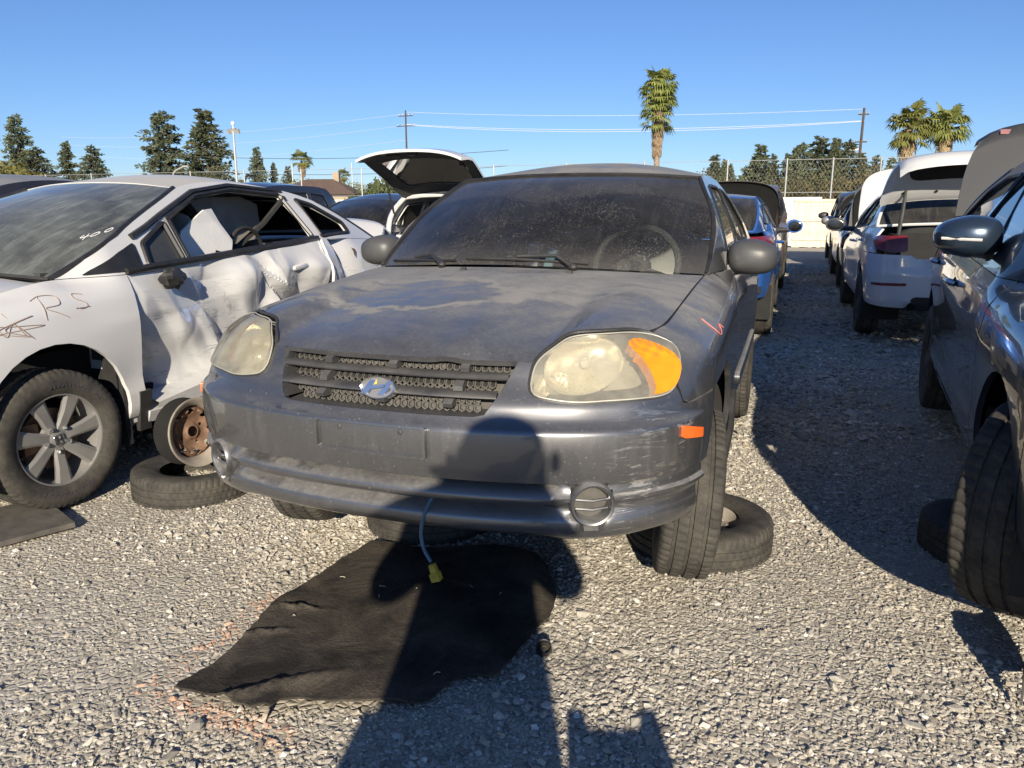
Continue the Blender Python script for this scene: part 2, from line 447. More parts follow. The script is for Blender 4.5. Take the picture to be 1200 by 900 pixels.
# ------------------------------------------------------------------ wheels
def tyre_mesh(name, Rt, Wt, Rr, segs=56, grooves=(-.5, 0, .5), depth=.007, flank=True):
    """lathe with rounded shoulders, circumferential grooves and cross cuts on every block; axis along x, outer face +x"""
    h = Wt / 2; sb = 0.012
    prof = [(Rr - .012, -h * .78, 0), (Rr, -h * .86, 0), (Rr + .012, -h * .92, 0), (Rr + (Rt - Rr) * .35, -h * 1.0, 0), (Rr + (Rt - Rr) * .6, -h * 1.02, 0), (Rt - .030, -h * .985, 0), (Rt - .016, -h * .95, 1), (Rt - .006, -h * .86, 1)]
    gw = .006
    xs = [-.80]
    for g in grooves: xs += [g - gw / h * 1.2, g - gw / h * .8, g + gw / h * .8, g + gw / h * 1.2]
    xs += [.80]
    tread = []
    k = 0
    for i, x in enumerate(xs):
        r = Rt - .006 * abs(x) ** 3
        gi = (i - 1) % 4
        isg = 0 < i < len(xs) - 1 and gi in (1, 2)
        if i == 0 or i == len(xs) - 1: tread.append((r - .001, x * h, 1))
        else: tread.append((r - (depth if isg else 0), x * h, 0 if isg else 1))
    # extra point in the middle of each rib so that cross cuts show
    prof = prof + tread + [(r, -x, c) for r, x, c in prof[::-1]]
    pr = np.array([(p[0], p[1]) for p in prof]); cut = np.array([p[2] for p in prof])
    sub = 4; n = segs * sub; V = []
    for i in range(n):
        a = 2 * math.pi * i / n
        ph = i % sub
        r = pr[:, 0].copy()
        side = np.sign(pr[:, 1])
        shift = np.where(pr[:, 1] > h * .3, 0, np.where(pr[:, 1] < -h * .3, 2, 1))
        isc = ((ph + shift) % sub == 0) & (cut == 1)
        r -= np.where(isc, depth * .65, 0)
        aa = a + .10 * pr[:, 1] / h * 0.5
        V.append(np.stack([pr[:, 1], r * np.cos(aa), r * np.sin(aa)], 1))
    V = np.vstack(V); k = len(pr)
    F = [(i * k + j, ((i + 1) % n) * k + j, ((i + 1) % n) * k + j + 1, i * k + j + 1) for i in range(n) for j in range(k - 1)]
    return mesh(name, V, F, M['rubber'], True, None, None, 38)
def rubber_mat():
    m = new_mat('tyre rubber'); b = NB(m); v = b.obj()
    nz = b.noise(v, 14, 6, .65); f = b.noise(v, 120, 3)
    d = b.math('MULTIPLY', b.ramp(nz, .32, .72, .15, .95), b.ramp(f, .3, .7, .6, 1.0))
    c = b.mix(d, (.020, .0195, .019), (.105, .095, .078))
    b.out(b.n('BsdfPrincipled', {'Base Color': c, 'Roughness': .82, 'Specular IOR Level': .3, 'Normal': b.bump(f, .25, .003)}).outputs[0])
    return m
M['rubber'] = rubber_mat()
def rim_spokes(name, Rr, Wt, n=5, mat='alloy', spoke_w=.05, dish=.03, nuts=5, twin=False):
    """barrel, spokes from hub to rim, hub boss and wheel nuts"""
    h = Wt / 2; b = MB(); fx = h * .80
    b.lathe([(Rr + .004, fx + .004), (Rr + .008, fx - .004), (Rr - .004, fx - .012), (Rr - .014, fx - .02), (Rr - .022, fx - .05), (Rr - .03, -h * .7), (Rr, -h * .8)], 64)
    b.lathe([(Rr + .008, fx - .004), (Rr + .004, fx + .004), (Rr - .012, fx + .001), (Rr - .014, fx - .02)], 64)
    hx = fx - dish
    for i in range(n):
        for off in ((-.14, .14) if twin else (0,)):
            a = 2 * math.pi * i / n + off
            V = []
            sw = spoke_w * (.55 if twin else 1)
            for r, wd, x, th in ((.028, sw * .50, hx - .002, .03), (.065, sw * .44, hx + .004, .03), (Rr * .6, sw * .52, hx + dish * .55, .026), (Rr - .012, sw * .72, fx - .008, .026)):
                for dx, dw in ((0, -.62), (0, .62), (-.008, 1), (-th, .8), (-th, -.8), (-.008, -1)):
                    V.append((x + dx, r, wd * dw))
            V = np.array(V); ca, sa = math.cos(a), math.sin(a)
            V = np.stack([V[:, 0], V[:, 1] * ca - V[:, 2] * sa, V[:, 1] * sa + V[:, 2] * ca], 1)
            F = [(i2 * 6 + j, i2 * 6 + (j + 1) % 6, (i2 + 1) * 6 + (j + 1) % 6, (i2 + 1) * 6 + j) for i2 in range(3) for j in range(6)]
            b.add(V, [f for f in F])
    b.lathe([(.0005, hx + .004), (.030, hx + .004), (.036, hx + .001), (.07, hx - .006), (.074, hx - .03), (.0005, hx - .03)], 32)
    for i in range(nuts):
        a = 2 * math.pi * (i + .5) / nuts; r = .056
        b.lathe([(.0005, .018), (.006, .017), (.0105, .008), (.0115, -.01)], 6, c=(hx, r * math.cos(a), r * math.sin(a)), mi=1)
    return b.me(name, [M[mat], M['chrome']], True, 30)
M['barrel'] = simple('blackened barrel', (.010, .009, .008), .95, 0, .3, 12)  # near-black colour carries the shade on the rim barrel
def rim_steel(name, Rr, Wt, mat='rust', holes=8, lip='rim_tan'):
    """pressed steel wheel: barrel and dished centre with round vent holes"""
    h = Wt / 2; b = MB(); fx = h * .78
    b.lathe([(Rr - .03, -h * .3), (Rr - .028, fx - .05), (Rr - .02, fx - .022), (Rr - .006, fx - .012), (Rr + .004, fx), (Rr + .012, fx + .002), (Rr + .010, fx - .012)], 56, mi=1)
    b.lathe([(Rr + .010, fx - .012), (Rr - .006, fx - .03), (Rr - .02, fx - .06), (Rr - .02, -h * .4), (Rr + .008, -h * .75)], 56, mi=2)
    Ro = Rr - .026
    prof = pch([0, .025, .032, .05, .075, .10, Ro * .78, Ro], [.012, .012, -.004, -.008, -.004, .02, .022, -.004])
    hs = [circle((Ro * .80 * math.cos(a), Ro * .80 * math.sin(a)), (.016, .016), 10) for a in np.arange(holes) * 2 * math.pi / holes]
    hs += [circle((.057 * math.cos(a), .057 * math.sin(a)), .008, 8) for a in np.arange(4) * math.pi / 2 + .4]
    hs += [circle((0, 0), .028, 16)]
    def mp(x, y): return np.stack([fx - .055 + prof(np.hypot(x, y)), x, y], -1)
    me = panel_mesh(name, circle((0, 0), Ro, 56), mp, [M[mat]], pitch=.016, holes=hs, flange=.004)
    o = len(b.V)
    V = [v.co[:] for v in me.vertices]; F = [tuple(p.vertices) for p in me.polygons]
    b.add(V, F, 0); bpy.data.meshes.remove(me)
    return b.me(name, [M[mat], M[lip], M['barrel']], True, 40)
def hub_mesh(name, Rr):
    b = MB()
    b.lathe([(.0005, .01), (Rr * .70, .01), (Rr * .70, -.012), (.0005, -.012)], 32)
    b.lathe([(.06, .03), (.06, -.05), (.0005, -.05)], 16)
    b.box((-.005, -Rr * .52, .02), (.07, .07, .13))
    return b.me(name, [M['rust']], True, 30)
TY = {}
def wheel(parent, loc, tyre, rim, hub=None, side=1, steer=0.0, camber=0.0, spin=0.0):
    """part 'wheel' (brake disc and hub) with its tyre and rim; side=-1 turns the outer face to -x"""
    h = link('wheel', hub or TY['hub'], parent, loc, (0, R(camber), R(steer) + (math.pi if side < 0 else 0)))
    t = link('tyre', tyre, h, (0, 0, 0), (spin, 0, 0)); r = link('rim', rim, h, (0, 0, 0), (spin, 0, 0))
    return h
# ------------------------------------------------------------------ the grey saloon in the middle
def hero_paint():
    m = new_mat('dusty charcoal paint'); b = NB(m); v = b.obj()
    xyz = b.n('SeparateXYZ', {0: v}); X, Y, Z = xyz.outputs
    up = b.n('SeparateXYZ', {0: b.n('NewGeometry').outputs['Normal']}).outputs[2]
    big = b.noise(v, 2.6, 8, .62, .8); mid = b.noise(v, 9, 7, .65, .3); fine = b.noise(v, 85, 4, .6)
    wv = b.n('VectorMath', {0: v, 1: b.n('VectorMath', {0: b.noise(v, 4.0, 6, .6, .5, out=1), 3: .50}, operation='SCALE').outputs[0]}, operation='ADD').outputs[0]
    def blob(cx, cy, rx, ry):
        p = b.n('Mapping', {0: wv, 1: (-(cx + .25) / rx, -(cy + .25) / ry, 0), 3: (1 / rx, 1 / ry, 0.0)}).outputs[0]
        return b.n('VectorMath', {0: p}, operation='LENGTH').outputs['Value']
    # a hand-wiped patch with a pale rim of pushed-up dust, and a smaller one beside it
    b1 = blob(-.20, .62, .36, .22); b2 = blob(.33, .70, .13, .09)
    rim = b.math('MULTIPLY', b.ramp(b1, .84, .98), b.ramp(b1, 1.0, 1.12, 1, 0))
    rim2 = b.math('MULTIPLY', b.ramp(b2, .55, .9), b.ramp(b2, 1.0, 1.4, 1, 0))
    wiped = b.ramp(b1, .7, .95, 1, 0)
    tops = b.ramp(up, .35, .97)
    d = b.math('MULTIPLY', tops, b.ramp(big, .30, .66, .42, 1.0))
    d = b.math('MULTIPLY', d, b.ramp(mid, .3, .6, .72, 1.0))
    d = b.math('MULTIPLY', d, b.ramp(Y, .12, .70, .38, 1.10))
    hood = b.math('MULTIPLY', b.ramp(Y, 1.2, 1.0), b.ramp(up, .6, .9))
    d = b.math('SUBTRACT', d, b.math('MULTIPLY', wiped, b.math('MULTIPLY', hood, .20)))
    d = b.math('ADD', d, b.math('MULTIPLY', b.math('ADD', rim, b.math('MULTIPLY', rim2, .6)), b.math('MULTIPLY', hood, b.ramp(mid, .35, .55, .15, .75))))
    bars = b.math('MULTIPLY', b.ramp(Z, .615, .598), b.math('MULTIPLY', b.ramp(up, .25, .8), b.ramp(mid, .3, .6, .45, 1.0)))
    d = b.math('ADD', d, b.math('MULTIPLY', bars, .26))
    runs = b.noise(b.n('Mapping', {0: v, 3: (38, 38, 1.4)}).outputs[0], 1.0, 4, .6)
    side = b.ramp(up, .5, .1)
    d = b.math('ADD', d, b.math('MULTIPLY', side, b.math('ADD', .06, b.math('MULTIPLY', b.ramp(runs, .48, .72), b.ramp(mid, .4, .65, .0, .16)))))
    d = b.math('ADD', d, b.math('MULTIPLY', b.ramp(b.noise(v, 140, 2), .66, .73), .30))
    # curved swipes in the dust on the outer parts of the bonnet
    sw = b.n('TexWave', {'Vector': b.n('Mapping', {0: v, 1: (.3, -.2, 0)}).outputs[0], 'Scale': 5.5, 'Distortion': 7.0, 'Detail': 3, 'Detail Scale': 1.2}, wave_type='RINGS').outputs[1]
    d = b.math('SUBTRACT', d, b.math('MULTIPLY', b.math('MULTIPLY', b.ramp(sw, .75, .95), b.ramp(big, .5, .62)), b.math('MULTIPLY', hood, .30)))
    d = b.math('MULTIPLY', d, b.ramp(fine, .25, .7, .72, 1.1), clamp=True)
    # scrapes on the driver's side bumper corner
    sc = b.noise(b.n('Mapping', {0: v, 2: (0, R(18), R(-30)), 3: (4, 10, 60)}).outputs[0], 1.0, 5, .7, 1.4)
    zone = b.math('MULTIPLY', b.ramp(X, .60, .68), b.math('MULTIPLY', b.ramp(Y, .62, .42), b.ramp(b.noise(v, 5.5, 4, .6), .46, .56)))
    zone = b.math('MULTIPLY', zone, b.ramp(Z, .80, .74))
    scr = b.math('MULTIPLY', b.ramp(sc, .54, .60), zone)
    flake = b.ramp(b.noise(v, 1100, 1), .3, .7, .85, 1.15)
    base = b.n('Mix', {0: 1.0, 6: (.150, .151, .156, 1), 7: flake}, data_type='RGBA', blend_type='MULTIPLY').outputs[2]
    c = b.mix(d, base, (.255, .245, .225))
    c = b.mix(scr, c, (.50, .49, .46))
    ro = b.ramp(d, 0, .8, .34, .85)
    b.out(b.n('BsdfPrincipled', {'Base Color': c, 'Roughness': ro, 'Metallic': b.ramp(d, 0, .7, .85, 0), 'Specular IOR Level': .5,
          'Coat Weight': b.ramp(b.math('ADD', d, scr), 0, .6, 1.0, 0.0), 'Coat Roughness': .055,
          'Normal': b.bump(b.noise(v, 6, 2), .035, .01)}).outputs[0])
    return m
M['hero'] = hero_paint()
def wreck_paint():
    m = new_mat('scuffed white paint'); b = NB(m); v = b.obj(); X, Y, Z = b.n('SeparateXYZ', {0: v}).outputs
    up = b.n('SeparateXYZ', {0: b.n('NewGeometry').outputs['Normal']}).outputs[2]
    d = b.math('MULTIPLY', b.ramp(up, .1, .95, .14, .9), b.ramp(b.noise(v, 3, 7, .65, .5), .3, .7, .3, 1.0))
    d = b.math('ADD', d, b.math('MULTIPLY', b.ramp(Z, .55, .32), b.ramp(b.noise(v, 12, 6, .7), .4, .65, 0, .8)))
    d = b.math('MULTIPLY', d, .30, clamp=True)
    zone = b.math('MULTIPLY', b.ramp(Y, 1.40, 1.6), b.math('MULTIPLY', b.ramp(Z, .99, .80), b.ramp(b.noise(v, 4.5, 4, .6), .42, .55)))
    sc = b.ramp(b.noise(b.n('Mapping', {0: v, 2: (R(12), 0, 0), 3: (3, 5, 48)}).outputs[0], 1.0, 5, .7, 1.6), .56, .63)
    sm = b.ramp(b.noise(v, 7, 7, .72, .8), .57, .66)
    k = b.math('MULTIPLY', b.math('MAXIMUM', b.math('MULTIPLY', sc, .75), b.math('MULTIPLY', sm, .6)), zone, clamp=True)
    chips = b.math('MULTIPLY', b.ramp(b.noise(v, 38, 4, .75), .70, .72), zone)
    c = b.mix(d, (.61, .61, .605), (.40, .36, .30)); c = b.mix(k, c, (.17, .165, .165)); c = b.mix(chips, c, (.11, .07, .05))
    b.out(b.n('BsdfPrincipled', {'Base Color': c, 'Roughness': b.ramp(b.math('ADD', d, k), 0, .8, .30, .8), 'Coat Weight': b.ramp(k, 0, .5, .8, 0), 'Coat Roughness': .06, 'Normal': b.bump(b.noise(v, 9, 2), .03, .01)}).outputs[0])
    return m
M['white_wreck'] = wreck_paint()
def windscreen_mat():
    """dusty glass: fine spatter in clusters, faint runs, and the cleaner fans that the wipers left"""
    m = new_mat('dusty windscreen glass'); b = NB(m); v = b.obj(); X, Y, Z = b.n('SeparateXYZ', {0: v}).outputs
    def fan(cx, r0, r1):
        d = b.math('SQRT', b.math('ADD', b.math('POWER', b.math('SUBTRACT', X, cx), 2.0), b.math('POWER', b.math('MULTIPLY', b.math('SUBTRACT', Z, 1.05), 1.9), 2.0)))
        d = b.math('ADD', d, b.math('MULTIPLY', b.noise(v, 9, 4, .6), .04))
        return b.math('MULTIPLY', b.ramp(d, r0, r0 + .05), b.ramp(d, r1, r1 - .03))
    clean = b.math('MAXIMUM', fan(-.33, .12, .60), fan(.30, .12, .62))
    big = b.noise(v, 2.6, 8, .68, .7); runs = b.noise(b.n('Mapping', {0: v, 3: (34, 3, 3)}).outputs[0], 1.0, 4)
    film = b.math('MULTIPLY', b.ramp(big, .30, .72, .35, 1.0), b.ramp(clean, 0, 1, 1.0, .55))
    film = b.math('ADD', film, b.math('MULTIPLY', b.ramp(runs, .52, .70), .16))
    film = b.math('ADD', b.math('MULTIPLY', film, .12), b.math('MULTIPLY', b.ramp(Z, 1.16, 1.06), .10))
    clus = b.ramp(b.noise(v, 4.2, 6, .7), .40, .66, .05, 1.0)
    sp = b.math('MAXIMUM', b.ramp(b.noise(v, 190, 2, .6), .60, .67), b.math('MULTIPLY', b.ramp(b.noise(v, 85, 3, .7), .645, .70), .9))
    d = b.math('ADD', film, b.math('MULTIPLY', b.math('MULTIPLY', sp, clus), .48), clamp=True)
    tr = b.n('BsdfTransparent', {0: (.76, .81, .80)}).outputs[0]; gl = b.n('BsdfGlossy', {'Roughness': .025}).outputs[0]
    g = b.n('MixShader', {0: b.n('Fresnel', {0: 1.5}).outputs[0], 1: tr, 2: gl}).outputs[0]
    b.out(b.n('MixShader', {0: d, 1: g, 2: b.n('BsdfDiffuse', {0: (.40, .375, .33)}).outputs[0]}).outputs[0])
    return m
M['hero_glass'] = windscreen_mat()
M['side_glass'] = glass('dusty side glass', (.62, .67, .66), .16, (.36, .34, .30), .03, specks=.6)
M['dark_glass'] = glass('dark tinted glass', (.10, .12, .13), .10, (.30, .29, .27), .02, specks=.4)
def lens_mat(name, haze, hazec, tint):
    m = new_mat(name); b = NB(m); v = b.obj()
    h = b.math('MULTIPLY', b.ramp(b.noise(v, 16, 6, .6), .3, .7, .6, 1.1), haze, clamp=True)
    tr = b.n('BsdfTransparent', {0: tint}).outputs[0]
    d = b.n('BsdfPrincipled', {'Base Color': hazec, 'Roughness': .45, 'Coat Weight': .3, 'Subsurface Weight': 0.0}).outputs[0]
    tl = b.n('BsdfTranslucent', {0: hazec}).outputs[0]
    body = b.n('MixShader', {0: h, 1: tr, 2: b.n('MixShader', {0: .35, 1: d, 2: tl}).outputs[0]}).outputs[0]
    gl = b.n('BsdfGlossy', {'Roughness': .12}).outputs[0]
    b.out(b.n('MixShader', {0: b.math('MULTIPLY', b.n('Fresnel', {0: 1.45}).outputs[0], .9), 1: body, 2: gl}).outputs[0])
    return m
M['lens'] = lens_mat('yellowed headlight lens', .50, (.60, .57, .47), (.97, .95, .86))
M['lens_cloudy'] = lens_mat('cloudy headlight lens', .80, (.56, .52, .38), (.97, .94, .82))
M['clear_lens'] = lens_mat('clear lamp lens', .12, (.60, .60, .56), (.95, .95, .93))
M['reflector'] = simple('lamp reflector', (.84, .81, .71), .26, .72, .06, 20)
M['bezel'] = simple('lamp bezel', (.40, .39, .34), .5, .25, .08, 20)
M['amber'] = simple('amber lamp', (.80, .27, .010), .22, 0, .10, 30, .15, 90, 0, coat=.4)
M['orange'] = simple('orange marker', (.78, .14, .02), .25, 0, .08, 40, .3, 130, .12, (.3, .2, .15), coat=.6)
M['mesh_grey'] = simple('dusty grille plastic', (.060, .058, .054), .75, 0, .25, 26, .1, 120, .38, (.27, .25, .21))
M['grille_paint'] = simple('dusty dark grille paint', (.050, .052, .058), .38, .3, .12, 18, 0, 60, .45, (.23, .21, .175), coat=.3)
M['hero_seat'] = simple('pale grey seat cloth, saloon', (.36, .345, .315), .9, 0, .15, 9, .3, 150)
M['dash'] = simple('sun faded dashboard', (.030, .030, .031), .8, 0, .2, 9, .2, 200, .25, (.16, .155, .14))
M['pink_mark'] = simple('pink crayon', (.62, .20, .20), .8)
M['brown_mark'] = simple('brown crayon', (.34, .25, .20), .8)
M['white_mark'] = simple('white marker', (.75, .75, .74), .7)

ZB = .43
def zz(lst, top): return [((z - ZB) / (top - ZB), o) for z, o in lst]
_front = zz([(.43, .03), (.50, .016), (.60, .006), (.64, 0), (.70, -.004), (.742, 0), (.749, .004), (.757, .022), (.80, .045), (.845, .085), (.895, .118), (.93, .15), (.963, .195)], .963)
_corner = zz([(.43, .04), (.50, .02), (.60, .006), (.64, 0), (.70, -.002), (.742, .0), (.750, .006), (.758, .016), (.80, .032), (.845, .06), (.895, .10), (.93, .135), (.963, .19)], .963)
_fender = zz([(.43, .03), (.50, .012), (.60, .002), (.70, 0), (.78, .002), (.84, .008), (.875, .02), (.89, .03), (.93, .085), (.959, .15)], .959)
_cowl = zz([(.43, .03), (.50, .012), (.60, .002), (.70, 0), (.85, .004), (.92, .012), (.955, .024), (.965, .03), (1.01, .082), (1.042, .138)], 1.042)
_door = zz([(.43, .03), (.50, .012), (.60, .002), (.70, 0), (.85, .006), (.93, .014), (.96, .022), (.97, .026), (1.02, .04), (1.05, .06)], 1.05)
hs = Shell([(0, -.02), (.2, -.013), (.4, .018), (.56, .068), (.69, .150), (.787, .272), (.828, .41), (.838, .6), (.838, 1.0), (.838, 2.2), (.83, 3.2), (.80, 3.8), (.74, 4.1), (.55, 4.22), (0, 4.25)],
           [(-.1, .963), (.3, .961), (.36, .96), (.8, .998), (1.35, 1.042), (1.7, 1.05), (3.4, 1.07), (4.3, 1.05)], ZB,
           [('x', 0, _front), ('x', .60, _front), ('x', .74, _corner), ('y', .5, _fender), ('y', 1.3, _cowl), ('y', 1.6, _door), ('y', 4.0, _door), ('r', 0, _door)])
hero = thing('parked_car', 'dusty charcoal grey saloon with a cloudy headlight, facing the viewer on the gravel', 'car')
HP = M['hero']; tyy = lambda y: float(hs.ty(y))
# --- front bumper skin
hl = [(.4416, .8972), (.4268, .8454), (.4326, .8286), (.4707, .8163), (.5486, .8088), (.6398, .8101), (.7309, .8124), (.8263, .8163), (.8726, .8346), (.9207, .8774), (.9543, .909), (.9695, .9289), (.9381, .9509)]
hl_low = smooth_curve(hl, 40)
def grow(poly, d):
    P = np.array(poly); e = np.roll(P, -1, 0) - np.roll(P, 1, 0); n = np.stack([e[:, 1], -e[:, 0]], 1); n /= np.linalg.norm(n, axis=1)[:, None] + 1e-12
    ar = np.sum(P[:, 0] * np.roll(P[:, 1], -1) - np.roll(P[:, 0], -1) * P[:, 1])
    return P + n * (d if ar > 0 else -d)
hl_top = [(.8449, .9631), (.678, .966), (.5528, .9603), (.4922, .9362)]
hl_full = smooth_curve([(.4416, .8972), (.4268, .8454), (.4350, .826), (.4707, .8163), (.5486, .8088), (.6398, .8101), (.7309, .8124), (.8263, .8163), (.8726, .8346), (.9207, .8774), (.9543, .909), (.9650, .9289), (.9381, .9480), (.8449, .9585), (.678, .960), (.5528, .9543), (.4922, .9322)], 90, closed=True)
seat = grow(hl_full, .007)
seat = seat[(np.arctan2(seat[:, 1] - .885, seat[:, 0] - .66) > -9)]
# right half outline of the bumper, from the lower middle outwards and back to the bonnet lip
low = [q for q in seat if True]
i_in = int(np.argmin(np.hypot(seat[:, 0] - .436, seat[:, 1] - .8965)))
i_out = int(np.argmin(np.hypot(seat[:, 0] - .878, seat[:, 1] - .83)))
path = np.roll(seat, -i_in, axis=0)
j = int(np.argmin(np.hypot(path[:, 0] - .878, path[:, 1] - .83)))
lower_edge = path[:j + 1] if path[j // 2, 1] < .88 else path[j:][::-1]
half = [(0, .604), (.5, .604), (tyy(.30), .604), (tyy(.405), .604), (tyy(.455), .72), (tyy(.475), .79), (.9806, .786), (.905, .779), (.884, .785)] \
    + [tuple(q) for q in lower_edge[::-1]] + [(.430, .8985), (.400, .8975), (.385, .8968)]
gr_h = [(.385, .8968), (.3835, .8925), (.345, .825), (.3076, .772), (.28, .7665), (.2, .7655), (.0, .765)]
right = half + gr_h[1:-1]
outline = [(0, .604)] + half[1:] + gr_h[1:] + [(-x, z) for x, z in gr_h[1:-1]][::-1] + [(-x, z) for x, z in half[1:]][::-1]
fogh = []
scr = panel('front_bumper', outline, hs.S, HP, hero, pitch=.022, flange=.02)
# licence plate pad: raised border round a flat field
def pad(t, z): return hs.S(t, z, .005)
pl = panel('plate_pad', rounded([(-.158, .660), (.158, .660), (.158, .738), (-.158, .738)], .006), pad, HP, hero, pitch=.03, flange=.006)
ring = rounded([(-.163, .655), (.163, .655), (.163, .743), (-.163, .743)], .009); ring_in = rounded([(-.156, .662), (.156, .662), (.156, .736), (-.156, .736)], .006)
panel('plate_border', ring, lambda t, z: hs.S(t, z, .015), HP, hero, pitch=.03, holes=[ring_in], flange=.014)
b = MB()
for sx in (-.09, .09):
    p = hs.S(np.array([sx]), np.array([.722]), .004)[0]
    b.lathe([(.0005, -.001), (.003, -.001), (.0035, -.003), (.007, -.002), (.008, -.0005)], 12, 'y', c=(p[0], p[1] - .001, p[2])); b.put('screw_hole', [M['grille_paint']], hero); b = MB()
# --- lower bumper with two bars, slots between them, fog lamp rings
rows = [(.606, -.004), (.600, -.050), (.589, -.052), (.580, -.012), (.573, .003), (.564, .010), (.552, .010), (.543, .002), (.539, -.030), (.529, -.040), (.517, -.010), (.508, .006), (.503, .010), (.487, .014), (.470, .012), (.460, .002), (.456, -.03)]
rows2 = [(.606, -.004), (.601, -.010), (.592, -.010), (.583, -.006), (.573, -.004), (.566, .008), (.556, .008), (.548, -.004), (.540, -.008), (.529, -.008), (.519, -.004), (.510, .000), (.500, .008), (.475, .012), (.455, .008), (.443, -.006), (.438, -.03)]
tE = tyy(.40)
ts = np.concatenate([np.linspace(-tE, -.72, 12), np.linspace(-.70, -.46, 20), np.linspace(-.44, .44, 45), np.linspace(.46, .70, 20), np.linspace(.72, tE, 12)])
P = []
for t in ts:
    wgt = float(np.clip((abs(t) - .44) / .10, 0, 1)); wgt = wgt * wgt * (3 - 2 * wgt)
    cut = np.clip((abs(t) - .80) / .25, 0, 1) * .075
    row = []
    for (z0, o0), (z1, o1) in zip(rows, rows2):
        z = z0 * (1 - wgt) + z1 * wgt; o = o0 * (1 - wgt) + o1 * wgt
        d = math.hypot(abs(t) - .592, z - .549)
        if d < .056: o = min(o, -.03)
        zz_ = z - .0 * (1 - wgt) * (1 - min(1, abs(t) / .5) ** 2) * (1 if z < .6 else 0)
        t2 = math.copysign(min(abs(t), tE - cut * (.606 - z) / .17 * 1.2), t)
        row.append(hs.S(t2, max(zz_, .431), o))
    P.append(row)
link('lower_bumper', grid_mesh('lower_bumper', np.array(P).reshape(len(ts), len(rows), 3), HP, flip=True, angle=50), hero)
b = MB()
for i, t in enumerate(np.linspace(-.43, .43, 27)):
    p = hs.S(t, .594, -.055); b.box(p, (.022, .012, .012), mi=i % 3 == 0)
for t in np.linspace(-.40, .40, 7):
    p = hs.S(t + .02, .594, -.045); b.box(p, (.006, .02, .012), mi=1)
b.put('lower_grille', [M['void'], M['mesh_grey']], hero)
for sg in (1, -1):
    c = hs.S(.592 * sg, .549, .006); nrm = hs.N(np.array([.592 * sg]), np.array([.549]))[0]
    rz = math.atan2(nrm[0], -nrm[1])
    f = MB(); f.lathe([(.044, .035), (.045, .0), (.049, -.011), (.054, -.013), (.058, -.008), (.060, .006), (.060, .03)], 36, 'y')
    fo = f.put('fog_lamp', [HP], hero, loc=tuple(c), rot=(0, 0, rz))
    f = MB(); f.lathe([(.0005, .032), (.046, .032)], 24, 'y')
    for k in range(0):
        aa = math.pi * 2 * k / 10; f.tube([(0.004 * math.cos(aa), .03, .004 * math.sin(aa)), (.044 * math.cos(aa), .024, .044 * math.sin(aa))], .0035, 5)
    f.put('lamp_cover', [M['mesh_grey']], fo)
    f = MB()
    for zc, wd in ((.012, .042), (-.012, .042)):
        f.tube([(-wd, .004, zc), (0, -.004, zc - .002), (wd, .004, zc)], .0035, 6)
    f.put('lamp_bar', [HP], fo)
# --- headlights
for sg in (1, -1):
    fl = sg < 0
    Hp = hl_full * np.array([sg, 1])
    lens = panel('headlight', grow(hl_full, -.002) * np.array([sg, 1]), lambda t, z: hs.S(t, z, .010), M['lens'] if sg > 0 else M['lens_cloudy'], hero, pitch=.025, flange=.10)
    panel('lamp_housing', Hp, lambda t, z: hs.S(t, z, -.10), M['bezel'], lens, pitch=.04, flange=0)
    rb = MB(); pts = [hs.S(q[0] * sg, q[1], .007) for q in np.vstack([hl_full, hl_full[:1]])]
    rb.tube(pts, .0022, 6, caps=False); rb.put('lamp_rim', [M['bezel']], lens)
    rb = MB(); pts = [hs.S(q[0] * sg, q[1], -.004) for q in np.vstack([grow(hl_full, .006), grow(hl_full, .006)[:1]])]
    rb.tube(pts, .0055, 6, caps=False); rb.put('lamp_seal', [M['black']], lens)
    # bowls look forwards
    cb = hs.S(.590 * sg, .885, -.02)
    bw = MB()
    def bowl(c, r, dep, sx=1.0, sz=1.0):
        prof = [(r * q, dep * (1 - q * q)) for q in (.999, .93, .85, .7, .55, .4, .25, .12, .01)]
        o = len(bw.V); bw.lathe(prof, 36, 'y')
        for i in range(o, len(bw.V)):
            x, y, z = bw.V[i]; bw.V[i] = (c[0] + x * sx, c[1] + y + (x * sx * sg) * .55 + z * .75, c[2] + z * sz)
    bowl(cb, .083, .055, 1.12, .80)
    c2 = hs.S(.463 * sg, .838, -.006); bowl(c2, .023, .02)
    c4 = hs.S(.500 * sg, .846, -.010); bowl(c4, .026, .02)
    bw.V = [(x, y + .0022 * math.sin(x * 330) * (z < cb[2] + .01), z) for x, y, z in bw.V]
    bw.put('lamp_reflector', [M['reflector']], lens, angle=85)
    bl = MB(); bl.ball((cb[0], cb[1] + .02, cb[2] + .005), (.014, .03, .014), 12, 8); bl.ball((cb[0] - .028 * sg, cb[1] + .03, cb[2] - .004), (.008, .02, .008), 8, 6); bl.put('lamp_bulb', [M['white_lamp']], lens)
    am = smooth_curve([(.825, .947), (.768, .938), (.788, .905), (.798, .870), (.794, .838), (.782, .8222), (.825, .8225), (.866, .834), (.905, .862), (.926, .888), (.922, .912), (.880, .936)], 70, True)
    am = am * np.array([sg, 1])
    def amap(t, z): return hs.S(t, z, (.0125 if sg > 0 else -.03) + .0011 * np.sin(t * 620) * (z > .90))
    panel('turn_signal', am, amap, M['amber'], lens, pitch=.012, flange=.03)
# --- grille
def GS(t, z, o=0.0): return hs.S(t, z, o)
tray = [(-.30, .768), (.30, .768), (.345, .825), (.383, .893), (-.383, .893), (-.345, .825)]
gri = panel('grille', tray, lambda t, z: GS(t, z, -.075), M['mesh_grey'], hero, pitch=.04, flange=0)
